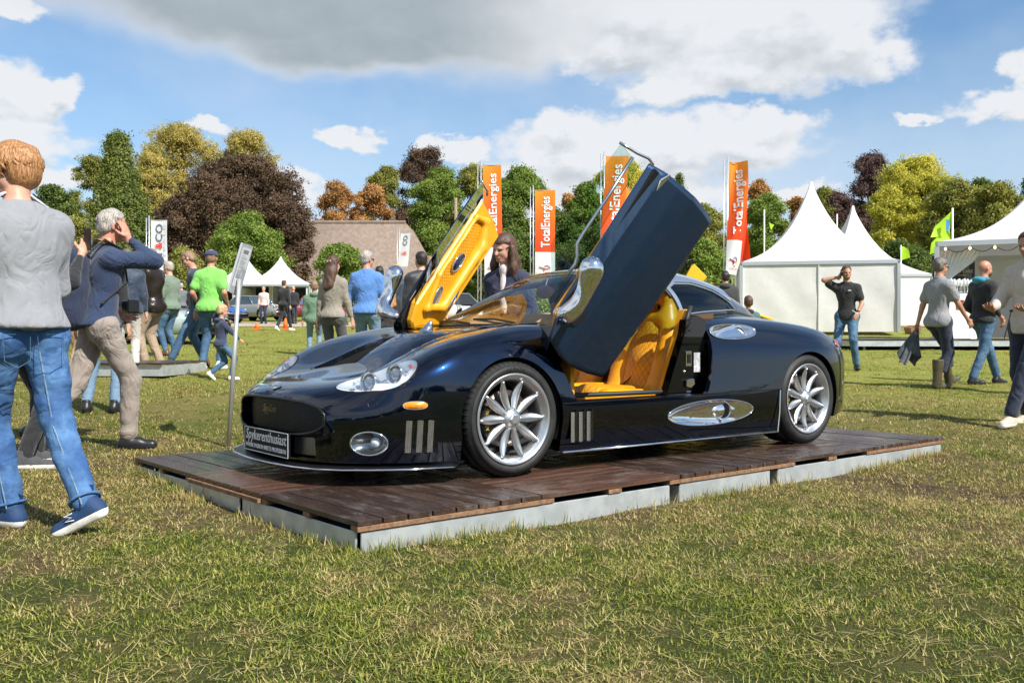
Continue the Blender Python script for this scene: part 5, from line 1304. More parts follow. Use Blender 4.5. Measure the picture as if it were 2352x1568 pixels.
def oval(name, c, ax, r1, r2, m, sd, lift=.003, dome=.0, rim=None, shape=2.0, parent=None, rw=.005):
    V, F, N, a, b_, p0 = patch(c, ax, r1, r2, 6, 40, lift, dome, shape)
    o = pydata(name, mirY(V, sd), flipF(F, sd), m, parent or car, True)
    if rim: MB().tube([tuple(v) for v in mirY(V[-40:], sd)], rw, 6, closed=True).build(name + '_rim', rim, o, True)
    return V, F, N, a, b_, p0
def small(sd):
    oval('indicator_lamp', (1.965, .88, .425), (-1, .4, 0), .066, .021, AMB, sd, .003, .012, CHROME, 2.4, rw=.002)
    # fog lamp: dished oval with chrome ring and round lamp
    V, F, N, a, b_, p0 = patch((2.175, .755, .225), (-.75, .65, 0), .098, .062, 6, 40, .0015); f = np.repeat(np.linspace(0, 1, 7), 40)
    fg = pydata('fog_lamp', mirY(V - N[None] * (.05 * (1 - f[:, None] ** 2)) + N * .0015, sd), flipF(F, sd), mat('dark_reflector', (0.25, 0.26, 0.27), 0.12, 0.9), car, True)
    pydata('lens', mirY(V + N * .004, sd), flipF(F, sd), LENS, fg, True); MB().tube([tuple(v) for v in mirY(V[-40:] + N * .003, sd)], .005, 8, closed=True).build('ring', CHROME, fg, True)
    def tr(v): return (v[0], v[1] * sd, v[2])
    o = MB().lathe([(.001, .018), (.02, .014), (.028, 0)], 20, axis='z').build('bulb', REFL, fg, True, fix=False); o.location = tr(p0 + a * .03 - N * .03); o.rotation_mode = 'QUATERNION'; o.rotation_quaternion = Vector(tr(N)).to_track_quat('Z', 'Y')
    # tow eye cover ring
    V, F, N, a, b_, p0 = patch((2.10, .70, .405), (-.7, .7, 0), .024, .019, 3, 28, .0015); MB().tube([tuple(v) for v in mirY(V[-28:], sd)], .0014, 5, closed=True).build('tow_cover', BLK, car)
    # three upright gills behind the fog lamp and three on the sill
    PF = perforated('gill_mesh', 170)
    PF2 = perforated('gill_mesh_bright', 110, (0.02, 0.02, 0.02), (0.42, 0.40, 0.37), 0.9, 0.35, 0.22)
    for k in range(3):
        gx, gy = (2.01 - k * .055, .825 + k * .026)
        b0 = np.array([gx, gy, .16]); P_ = []
        for z, w in ((.175, 1.0), (.345, 1.0)):
            for dx in (0.0, -.024, -.060):
                p = np.array([gx + dx, gy, z]); d = (BV[:, 0] - p[0]) ** 2 + (BV[:, 2] - z) ** 2 + (BV[:, 1] < .6) * 9; kk = np.argsort(d)[:6]; wq = 1 / (d[kk] + 1e-6); q = (BV[kk] * wq[:, None]).sum(0) / wq.sum()
                P_.append((gx + dx, (q[1] + {0.0: .004, -.024: .014, -.06: .001}[dx]) * sd, z - (.012 if dx == -.06 and z < .2 else 0) + (.01 if dx == -.06 and z > .3 else 0)))
        MB().add([P_[0], P_[1], P_[4], P_[3]], [(0, 1, 2, 3)]).build('gill', PF2, car, fix=False); MB().add([P_[1], P_[2], P_[5], P_[4]], [(0, 1, 2, 3)]).build('gill_blade', PAINT, car, fix=False)
    for k in range(3):
        gx = .955 - k * .062; Q = []
        for z in (.17, .345):
            for dx, dy in ((0, .966), (-.018, .976), (-.052, .966)): Q.append((gx + dx, dy * sd, z + (.012 if dx == -.052 else 0)))
        MB().add([Q[0], Q[1], Q[4], Q[3]], [(0, 1, 2, 3)]).build('gill', PF2, car, fix=False); MB().add([Q[1], Q[2], Q[5], Q[4]], [(0, 1, 2, 3)]).build('gill_blade', PAINT, car, fix=False)
    # long polished scoop low on the side
    V, F, N, a, b_, p0 = patch((-.29, .94, .285), (-1, 0, 0.015), .415, .083, 10, 64, .006); f = np.repeat(np.linspace(0, 1, 11), 64); n_ = np.array([0, 1, 0.])
    rel = (V - p0) @ a; depth = .055 * (1 - f ** 4) * np.clip((.30 - rel) / .45, .12, 1)
    sc = pydata('side_scoop', mirY(V - n_[None] * depth[:, None], sd), flipF(F, sd), CHROME, car, True)
    MB().tube([tuple(v) for v in mirY(V[-64:], sd)], .004, 8, closed=True).build('rim', CHROME, sc, True)
    V, F = net([el((-.52, .925, .287), (.205, .034, .070), .02)], .009, it=4); to_obj('scoop_bulge', mirY(V, sd), F if sd > 0 else F[:, ::-1], CHROME, sc)
    n2 = Vector((.50, .87 * sd, .05)).normalized(); q2 = n2.to_track_quat('Z', 'Y')
    o = MB().lathe([(.052, -.04), (.062, .0), (.066, .004), (.062, .009), (.055, .004), (.053, -.03)], 36, axis='z').build('pipe', CHROME, sc, True, fix=False); o.location = (-.405, sd * .945, .292); o.rotation_mode = 'QUATERNION'; o.rotation_quaternion = q2
    o = MB().lathe([(.001, .0), (.055, -.002)], 36, axis='z').build('pipe_mesh', perforated('pipe_mesh', 95, (0.002, 0.002, 0.002), (0.05, 0.05, 0.05), 0.9), sc, fix=False); o.location = (-.405, sd * .945, .292); o.rotation_mode = 'QUATERNION'; o.rotation_quaternion = q2
    # upper intake behind the door
    V, F, N, a, b_, p0 = patch((-.60, .86, .81), (-1, -.03, .0), .235, .062, 10, 60, .005, 0, 2.3); f = np.repeat(np.linspace(0, 1, 11), 60); rel = (V - p0) @ a
    sc = pydata('upper_intake', mirY(V - N[None] * (.06 * (1 - f[:, None] ** 4) * np.clip((.14 - rel) / .3, .1, 1)[:, None]), sd), flipF(F, sd), CHROME, car, True)
    MB().tube([tuple(v) for v in mirY(V[-60:], sd)], .004, 8, closed=True).build('rim', CHROME, sc, True)
    o = MB().lathe([(.001, .0), (.040, .0), (.046, .008), (.050, .0), (.04, -.03)], 28, axis='z', mats=[1, 1, 0, 0]).build('pipe', [CHROME, PF], sc, True, fix=False); o.location = (-.675, sd * .862, .805); o.rotation_mode = 'QUATERNION'; o.rotation_quaternion = Vector((.55, .8 * sd, .25)).to_track_quat('Z', 'Y')
    oval('tail_lamp', (-1.80, .83, .70), (-.7, -.7, 0), .055, .03, mat('tail_red', (0.5, 0.02, 0.015), 0.2, coat=1.0), sd, .004, .012, CHROME)
both(small)
# bonnet: sunken duct with a rising ramp, black side walls
def body_z(x, y):
    m = (BV[:, 2] > .5); B = BV[m]; d = (B[:, 0] - x) ** 2 + (B[:, 1] - abs(y)) ** 2; k = np.argsort(d)[:5]; w = 1 / (d[k] + 1e-5); return float((B[k, 2] * w).sum() / w.sum())
NXr, NYr = 30, 20; V = []; F = []
for i in range(NXr + 1):
    fx_ = i / NXr
    for j in range(NYr + 1):
        v = j / NYr * 2 - 1; xf_ = 1.845 + .15 * abs(v) ** 2; x = xf_ + (1.13 - xf_) * fx_; y = v * (.375 - .10 * fx_)
        dep = .105 * (1 - fx_) ** (1.2 + 2.2 * (1 - v * v)) + .13 * max(0, abs(v) - .45) ** 1.5 * (1 - fx_) ** 0.8 * (fx_ + .2) - .030 * (1 - v * v) ** 1.2 * math.sin(math.pi * min(1, fx_ * 1.02)) ** 1.3
        V.append((x, y, body_z(x, y) - dep - .002 * (fx_ > .96)))
for i in range(NXr):
    for j in range(NYr): a = i * (NYr + 1) + j; F.append((a, a + NYr + 1, a + NYr + 2, a + 1))
o = pydata('bonnet_ramp', V, F, PAINT, car, True)
mb = MB(); vp = VENT[:10]; loop = vp + [(x, -y) for x, y in reversed(vp[1:9])]
for k in range(len(loop)):
    (xa, ya), (xb, yb) = loop[k], loop[(k + 1) % len(loop)]
    if xa < 1.22 and xb < 1.22: continue
    za, zb_ = body_z(xa, ya) - .004, body_z(xb, yb) - .004; mb.add([(xa, ya, za), (xb, yb, zb_), (xb, yb, zb_ - .17), (xa, ya, za - .17)], [(0, 1, 2, 3)])
mb.build('bonnet_duct', VOID, car, fix=False)
# bonnet louvres (three each side) near the windscreen
def louvre(sd):
    for k in range(3):
        x, y = 1.16 - k * .12, .42 + k * .055; V = []
        for dx, dy, dz in ((.0, -.13, .003), (-.07, -.10, .003), (-.045, .145, .003), (.03, .13, .003)): V.append((x + dx, (y + dy) * sd, body_z(x + dx, y + dy) + dz))
        MB().add(V, [(0, 1, 2, 3)]).build('louvre', VOID, car, fix=False)
        V2 = [(V[0][0] + .0, V[0][1], V[0][2] + .004), (V[3][0], V[3][1], V[3][2] + .004), (V[3][0] - .055, V[3][1], V[3][2] + .016), (V[0][0] - .055, V[0][1], V[0][2] + .014)]
        MB().add(V2, [(0, 1, 2, 3)]).build('louvre_blade', PAINT, car, fix=False)
both(louvre)
# bonnet locks: little polished horns
def horn(sd):
    z = body_z(1.38, .02)
    V, F = net([rc((1.36, .0, z - .01), (1.33, .0, z + .03), .05, .03, .03), rc((1.33, .0, z + .03), (1.31, .0, z + .075), .026, .016, .02)], .006)
    to_obj('bonnet_horn', V, F, CHROME, car)
horn(1)

# ------------------------------------------------------------ greenhouse
gx = np.array([.985, .9, .8, .7, .6, .5, .4, .3, .2, .1, 0, -.2, -.4, -.6, -.8, -1.0, -1.2, -1.4, -1.6, -1.72, -1.8])
gz_t = np.array([.864, .905, .962, 1.022, 1.078, 1.130, 1.176, 1.212, 1.235, 1.25, 1.258, 1.268, 1.268, 1.258, 1.232, 1.19, 1.13, 1.06, .975, .915, .872])
gy = np.array([.40, .56, .635, .65, .66, .665, .67, .675, .68, .682, .684, .68, .665, .64, .60, .545, .475, .40, .29, .2, .02])
gzb = np.array([.86, .857, .856, .858, .86, .864, .868, .873, .878, .884, .89, .905, .922, .94, .952, .956, .948, .93, .90, .885, .872])
def smooth_interp(x, tab):
    # Catmull-Rom through the table (x descending)
    X = gx[::-1]; T = tab[::-1]; x = np.clip(x, X[0], X[-1]); i = np.clip(np.searchsorted(X, x) - 1, 0, len(X) - 2); h = X[i + 1] - X[i]; u = (x - X[i]) / h
    mm = np.gradient(T, X); return (2 * u ** 3 - 3 * u ** 2 + 1) * T[i] + (u ** 3 - 2 * u ** 2 + u) * h * mm[i] + (-2 * u ** 3 + 3 * u ** 2) * T[i + 1] + (u ** 3 - u ** 2) * h * mm[i + 1]
def GH(x, a, off=0.0):
    """a: 0 at the belt line, 1 on the centre line"""
    x = np.asarray(x, float); a = np.asarray(a, float); th_ = a * math.pi / 2
    yb, zb_, zt = smooth_interp(x, gy), smooth_interp(x, gzb), smooth_interp(x, gz_t); e = .72; c = np.cos(th_)
    return np.stack([x + 0 * a, (yb + off) * np.abs(c) ** e, zb_ + (zt + off - zb_) * np.sin(th_) ** .88], -1)
NXg, NAg = 150, 44
xx = np.linspace(.985, -1.8, NXg + 1); aa = np.linspace(0, 1, NAg + 1); XG, AG = np.meshgrid(xx, aa, indexing='ij'); GV = GH(XG, AG).reshape(-1, 3)
GFc = [(i * (NAg + 1) + j, (i + 1) * (NAg + 1) + j, (i + 1) * (NAg + 1) + j + 1, i * (NAg + 1) + j + 1) for i in range(NXg) for j in range(NAg)]
XA = np.stack([XG.ravel(), AG.ravel()], 1)
ws_poly = [(1.1, -.1), (.74, -.1), (.70, .06), (.60, .16), (.46, .30), (.34, .46), (.28, .62), (.25, .8), (.24, 1.2), (1.1, 1.2)]
door_poly = [(.70, -.1), (.68, .04), (.57, .13), (.43, .27), (.30, .42), (.20, .50), (.0, .53), (-.14, .50), (-.20, .38), (-.24, .2), (-.31, -.1)]
qt_poly = [(-.31, .03), (-.28, .20), (-.25, .36), (-.35, .44), (-.55, .45), (-.78, .36), (-.96, .2), (-1.05, .06), (-.80, .035)]
rear_poly = [(-.75, .62), (-.72, 1.2), (-1.5, 1.2), (-1.5, .62)]
sw, sdr, sq_, sr = [poly_sdf(XA, p) for p in (ws_poly, door_poly, qt_poly, rear_poly)]
def gh_part(name, f, m, scale=1.0, thick=0.0, side=0):
    """keeps f > 0"""
    V, F, E = clip_mesh(GV.tolist(), GFc, (-f).tolist()); V = np.array(V); used = sorted({i for fc in F for i in fc}); mp = {o: k for k, o in enumerate(used)}
    V = V[used]; F = [tuple(mp[i] for i in fc) for fc in F]; n = len(V); Vm = V * [1, -1, 1]
    me = bpy.data.meshes.new(name)
    if side: me.from_pydata((V * [1, side, 1]).tolist(), [], F)
    else: me.from_pydata(np.concatenate([V, Vm]).tolist(), [], F + [tuple(i + n for i in reversed(fc)) for fc in F])
    bm = bmesh.new(); bm.from_mesh(me); bmesh.ops.remove_doubles(bm, verts=bm.verts, dist=1e-4); bmesh.ops.recalc_face_normals(bm, faces=bm.faces)
    if thick:
        bmesh.ops.solidify(bm, geom=bm.faces, thickness=thick)
    bm.to_mesh(me); bm.free(); o = mesh_obj(name, me, m, car); smooth_angle(o, 40); return o
fmid = np.minimum(np.minimum(-sw, -sdr), np.minimum(-sq_, -sr))
beltf = XA[:, 1] - .05; roofp = np.minimum(np.minimum(fmid, XA[:, 0] + .98), beltf); gh_part('roof', roofp, SILV, thick=-.02); gh_part('belt_panel', np.minimum(np.minimum(fmid, XA[:, 0] + .98), -beltf), PAINT)
gh_part('engine_cover', np.minimum(np.minimum(-sr, -sq_), -(XA[:, 0] + .98)), PAINT)
WSG = thin_glass('windscreen_glass', (0.90, 0.94, 0.93), 1.5, 1.0); QG = thin_glass('tinted_glass', (0.35, 0.55, 0.62), 1.55, 1.0)
gh_part('windscreen', sw - .0015, WSG); gh_part('quarter_window', sq_, QG, side=1); gh_part('quarter_window', sq_, QG, side=-1); gh_part('rear_window', sr, QG)
def loopg(poly, off=.004, n=6, closed=True):
    out = []
    for k in range(len(poly) if closed else len(poly) - 1):
        (xa, a0), (xb, a1) = poly[k], poly[(k + 1) % len(poly)]
        for q in range(n):
            t = q / n; x, a = xa + (xb - xa) * t, min(1, max(0.0, a0 + (a1 - a0) * t)); out.append(tuple(GH(x, a, off)))
    return out
def trims(sd):
    def M_(L): return [(p[0], p[1] * sd, p[2]) for p in L]
    MB().tube(M_(loopg(door_poly[1:-1], .0, closed=False)), .013, 8).build('door_seal', STRIP, car, True)
    MB().tube(M_(loopg(qt_poly)), .006, 6, closed=True).build('window_trim', SILV, car, True)
    MB().tube(M_(loopg(ws_poly[1:9], .002, closed=False)), .010, 8, sq=.6).build('pillar_trim', SILV, car, True)
both(trims)
# cowl, wipers
MB().tube([(.99, y, .862 - .006 * abs(y / .5) ** 2) if abs(y) < .42 else (.99 - (abs(y) - .42) * .6, y, .858) for y in np.linspace(-.58, .58, 13)], .009, 6).build('cowl_seal', STRIP, car)
for (p, q) in (((.97, .45, .873), (.90, -.10, .905)), ((.97, -.05, .875), (.90, -.52, .892))):
    MB().tube([p, ((p[0] + q[0]) / 2, (p[1] + q[1]) / 2, (p[2] + q[2]) / 2 + .012), q], .007, 6).build('wiper', BLK, car)

# ------------------------------------------------------------ cabin
MB().box((.25, 0, .20), (1.6, 1.5, .04)).build('cabin_floor', mat('carpet_black', (0.012, 0.012, 0.012), 0.95), car)
def jamb(sd):
    P_ = lambda L, y: [(x, y * sd, z) for x, z in L]
    # wide sill between skin and cabin
    MB().box((.31, sd * .80, .392), (1.22, .235, .03)).build('door_sill', PAINTD, car); MB().box((.35, sd * .70, .41), (1.0, .08, .012)).build('sill_trim', ORG, car)
    # rear door post: recessed painted panel with latch, sticker, rubber seal
    poly = [(-.33, .40), (.04, .40), (-.02, .55), (-.13, .80), (-.15, .90), (-.25, .93), (-.34, .90), (-.345, .6)]
    MB().prism([(x, z) for x, z in poly], sd * .862, sd * .80).build('door_post', PAINTD, car)
    seal = [(.98, .43), (.02, .425), (-.03, .44), (-.06, .52), (-.12, .72), (-.175, .90), (-.215, .99)]
    MB().tube(P_(seal[:1] + seal[1:3], .80)[:] + P_(seal[3:], .84), .016, 8).build('door_seal', STRIP, car, True)
    MB().box((-.165, sd * .866, .64), (.055, .008, .10)).build('latch_plate', CHROME, car, bevel=.002); MB().box((-.165, sd * .871, .64), (.03, .006, .06)).build('latch_slot', VOID, car)
    MB().box((-.245, sd * .866, .615), (.06, .006, .13)).build('sticker', mat('sticker_grey', (0.55, 0.56, 0.56), 0.4, col2=(0.3, 0.3, 0.3), vscale=40), car)
    MB().lathe([(.001, .012), (.010, .010), (.013, 0)], 14, axis='y').build('striker', mat('brass', (0.7, 0.5, 0.2), 0.25, 1.0), car, True).location = (-.125, sd * .862, .555)
    MB().prism([(-.13, .50), (-.20, .51), (-.21, .47), (-.17, .445), (-.13, .455)], sd * .865, sd * .885).build('latch', CHROME, car, bevel=.003)
    MB().prism([(.97, .40), (1.06, .40), (1.12, .62), (1.02, .85), (.90, .86), (.98, .62)], sd * .90, sd * .60).build('hinge_post', PAINTD, car)
    MB().box((.86, sd * .70, .58), (.03, .34, .5)).build('kick_panel', ORG, car)
    MB().prism([(-.02, .43), (.0, .43), (-.20, .97), (-.26, .97)], sd * .80, sd * .74).build('side_trim', ORG, car, bevel=.006)
    MB().prism([(-.06, .43), (-.50, .3), (-.56, .95), (-.28, .93)], sd * .742, sd * .735).build('side_net', mat('net_dark', (0.10, 0.05, 0.02), 0.8), car)
both(jamb)
MB().prism([(-.50, .20), (-.44, .20), (-.52, .82), (-.58, .82)], -.60, .60).build('bulkhead', ORG, car, bevel=.01)
MB().box((.1, 0, .33), (1.3, .20, .24)).build('tunnel', ORG, car, bevel=.03)
def seat(sd):
    s_ = empty('seat'); s_.parent = car; s_.location = (-.17, 0, 0); y0 = .36 * sd
    bb = lambda x, z: np.array([x, 0, z])
    base = [rc((.42, y0 - .17, .36), (.0, y0 - .19, .33), .085, .095, .05), rc((.42, y0 + .17, .36), (.0, y0 + .19, .33), .085, .095, .05), rc((.40, y0, .33), (-.02, y0, .29), .12, .13, .08)]
    back = []
    for q in (-1, 1):
        back += [rc((-.0, y0 + q * .19, .34), (-.10, y0 + q * .205, .60), .095, .088, .04), rc((-.10, y0 + q * .205, .60), (-.185, y0 + q * .165, .80), .088, .07, .04), rc((-.185, y0 + q * .165, .80), (-.235, y0 + q * .10, .93), .07, .062, .04), rc((-.235, y0 + q * .10, .93), (-.26, y0 + q * .08, 1.06), .062, .05, .04)]
    back += [rc((-.235, y0 - .08, 1.07), (-.235, y0 + .08, 1.07), .052, .052, .03), rc((-.20, y0 - .08, .90), (-.20, y0 + .08, .90), .06, .06, .03)]
    V, F = net(base + back, .014, it=2); to_obj('seat_shell', V, F, ORG, s_)
    V, F = net([rc((-.055, y0, .36), (-.125, y0, .62), .10, .10, .1), rc((-.125, y0, .62), (-.19, y0, .83), .10, .085, .1), rc((-.045, y0 - .09, .36), (-.17, y0 - .09, .76), .085, .07, .08), rc((-.045, y0 + .09, .36), (-.17, y0 + .09, .76), .085, .07, .08)], .014, it=2); to_obj('quilted_back', V, F, ORGQ, s_)
    V, F = net([rc((.42, y0 - .05, .365), (.03, y0 - .05, .34), .10, .10, .06), rc((.42, y0 + .05, .365), (.03, y0 + .05, .34), .10, .10, .06)], .014, it=2); to_obj('quilted_cushion', V, F, ORGQ, s_)
    MB().tube([(-.22, y0 + .20 * sd, .86), (-.14, y0 + .1 * sd, .70), (.02, y0 - .05 * sd, .48), (.08, y0 - .2 * sd, .36)], .022, 6, sq=.18).build('seat_belt', BLK, s_)
    MB().tube([(-.36, y0 + .30 * sd, .93), (-.20, y0 + .22 * sd, .86)], .03, 6, sq=.15).build('seat_belt', mat('belt_grey', (0.10, 0.09, 0.08), 0.7), s_)
both(seat)
V, F = net([rc((.73, -.56, .845), (.73, .56, .845), .088, .088, .05), rc((.85, -.52, .845), (.85, .52, .845), .048, .048, .06), el((.70, -.33, .865), (.12, .19, .065), .05), el((.70, .33, .85), (.12, .17, .06), .05), rc((.70, -.55, .72), (.70, .55, .72), .10, .10, .06)], .016, it=2)
to_obj('dashboard', V, F, TAN, car); MB().box((.66, 0, .64), (.10, 1.1, .18)).build('lower_dashboard', ORG, car, bevel=.03)
st_w = empty('steering_wheel'); st_w.parent = car; st_w.location = (.50, -.36, .74); st_w.rotation_euler = (0, math.radians(-68), 0)
MB().tube([(.175 * math.cos(a), .175 * math.sin(a), 0) for a in np.linspace(0, 2 * math.pi, 33)[:-1]], .015, 8, closed=True).build('rim', BLK, st_w, True)
mb = MB()
for k in range(4): a = math.pi / 4 + k * math.pi / 2; mb.tube([(0, 0, 0), (.17 * math.cos(a), .17 * math.sin(a), 0)], .011, 6)
mb.build('spokes', CHROME, st_w)
o = MB().lathe([(.001, .01), (.03, .008), (.045, 0)], 20, axis='z').build('rear_view_mirror', mat('mirror_back', (0.42, 0.36, 0.33), 0.3), car, True); o.scale = (2.2, 1.1, 1); o.location = (.36, 0, 1.10); o.rotation_euler = (math.radians(90), 0, math.radians(90))
MB().tube([(.36, 0, 1.10), (.33, 0, 1.19)], .008, 6).build('mirror_stalk', CHROME, car)

# ------------------------------------------------------------ wheels
TYRE_T = mat('tyre_letters', (0.045, 0.045, 0.045), 0.5)
DISC = mat('brake_disc', (0.20, 0.17, 0.15), 0.35, 0.9); CAL = mat('caliper_black', (0.012, 0.012, 0.013), 0.35)
def wheel(x, sd, R, Wd, rr, first=None):
    w = empty('wheel'); w.parent = car; w.location = (x, sd * (.958 - Wd / 2), R); w.rotation_euler = (0, 0, 0 if sd > 0 else math.pi)
    h = Wd / 2
    prof = [(rr, h - .030), (rr + .004, h - .010), (rr + .020, h - .001), (rr + .045, h + .003), (R - .028, h - .004), (R - .010, h - .016), (R - .003, h - .034), (R - .003, h - .075), (R - .008, h - .078), (R - .008, h - .087), (R - .002, h - .09), (R, 0)]
    prof = prof + [(r, -y_) for r, y_ in reversed(prof[:-1])]
    MB().lathe(prof, 80).build('tyre', RUBB, w, True)
    tr = MB()
    for k in range(60):
        a = 2 * math.pi * k / 60; c, s = math.cos(a), math.sin(a); c2, s2 = math.cos(a + .045), math.sin(a + .045)
        tr.tube([((R - .012) * c, h - .012, (R - .012) * s), ((R - .0015) * math.cos(a + .01), h - .034, (R - .0015) * math.sin(a + .01)), ((R - .0012) * c2, h - .072, (R - .0012) * s2)], .0022, 3, cap=False)
    o = tr.build('tread_cuts', VOID, w, fix=False); o['kind'] = 'stuff'
    MB().lathe([(rr + .005, h - .006), (rr + .007, h - .003), (rr - .002, h - .001), (rr - .012, h - .006), (rr - .018, h - .018), (rr - .026, h - .024), (rr - .036, h - .04), (rr - .040, h - .09), (rr - .04, -h + .02)], 80).build('rim', ALUM, w, True, fix=False)
    # ten petal spokes
    V = []; F = []; L0, L1 = .052, rr - .030; NL, NC = 14, 9
    for i in range(NL + 1):
        t = i / NL; r = L0 + (L1 - L0) * t; wd = (.0130 + .0135 * math.sin(min(1, t * 1.12) * math.pi) ** 1.2 * (0.6 + .5 * t)) * (1 - .75 * max(0, (t - .8) / .2) ** 1.5) * (R / .33); yy = h - .030 - .018 * math.sin(t * math.pi) + .012 * t
        for j in range(NC):
            a = j / (NC - 1) * 2 - 1; V.append((r, yy - .012 * abs(a) ** 1.8 + .006 * (1 - abs(a)) * math.sin(t * math.pi), a * wd))
    for i in range(NL):
        for j in range(NC - 1): k = i * NC + j; F.append((k, k + 1, k + NC + 1, k + NC))
    me0 = None
    for k in range(10):
        if me0 is None: o = pydata('spoke', V, F, ALUM, w, True); me0 = o.data; sol = o.modifiers.new('s', 'SOLIDIFY'); sol.thickness = .012; sol.offset = 0
        else:
            o = bpy.data.objects.new('spoke', me0); COL.objects.link(o); o.parent = w; sol = o.modifiers.new('s', 'SOLIDIFY'); sol.thickness = .012; sol.offset = 0
        o.rotation_euler = (0, 2 * math.pi * k / 10 + (0.0 if x > 0 else math.pi / 10), 0)
    MB().lathe([(.001, h - .012), (.02, h - .010), (.022, h - .006), (.034, h - .006), (.045, h - .016), (.052, h - .018), (.058, h - .03), (.064, h - .05), (.05, h - .09)], 40).build('hub', ALUM, w, True, fix=False)
    MB().lathe([(.001, h + .004), (.024, h + .004), (.033, h - .001), (.034, h - .012)], 6).build('hub_nut', ALUM, w, fix=False)
    br = .165 * (R / .33); MB().lathe([(.05, h - .10), (.085, h - .10), (.086, h - .088), (br, h - .088), (br, h - .112), (.086, h - .112)], 48).build('brake_disc', DISC, w, True, fix=False)
    c = []; 
    for k in range(9):
        a = math.radians(-28 + 56 * k / 8) + 0; c.append(((br - .015) * math.cos(a) * sd * 1.0, h - .098, (br - .015) * math.sin(a)))
    MB().tube(c, .032, 8, sq=.9).build('caliper', CAL, w, True)
    yel = mat('yellow_print', (0.80, 0.60, 0.02), 0.4)
    def wr(p):
        a = math.radians(-24) + p.x / (br - .015); r = br - .022 + p.y; return Vector((r * math.cos(a) * 1.0 * sd, h - .064, r * math.sin(a)))
    text_mesh('caliper_lettering', 'AP Racing', .034, yel, w, Matrix(), .0005, fixw=.125, wrap=(lambda p: wr(Vector((p.x, p.y, 0)))))
    def wt(a0):
        def f(p):
            a = a0 - p.x / (R - .04); r = rr + .030 + p.y; return Vector((r * math.cos(a), h + .0035 + p.z, r * math.sin(a))) if sd > 0 else Vector((r * math.cos(a), h + .0035 + p.z, r * math.sin(a)))
        return f
    text_mesh('tyre_lettering', 'MICHELIN', .024, TYRE_T, w, Matrix(), .0012, wrap=lambda p: (lambda a, r: Vector((-r * math.cos(a), h + .0035 + p.z, r * math.sin(a))))(math.radians(75) + p.x * 1.2 / (R - .04), rr + .024 + p.y * 1.1))
    o = MB().lathe([(.001, .010), (.004, .008), (.005, 0)], 10, axis='y').build('valve', BLK, w); o.location = (.01, h - .03, -(rr - .045))
    return w
for sd in (1, -1):
    wheel(AX_F, sd, .325, .235, .252); wheel(AX_R, sd, .332, .295, .252)
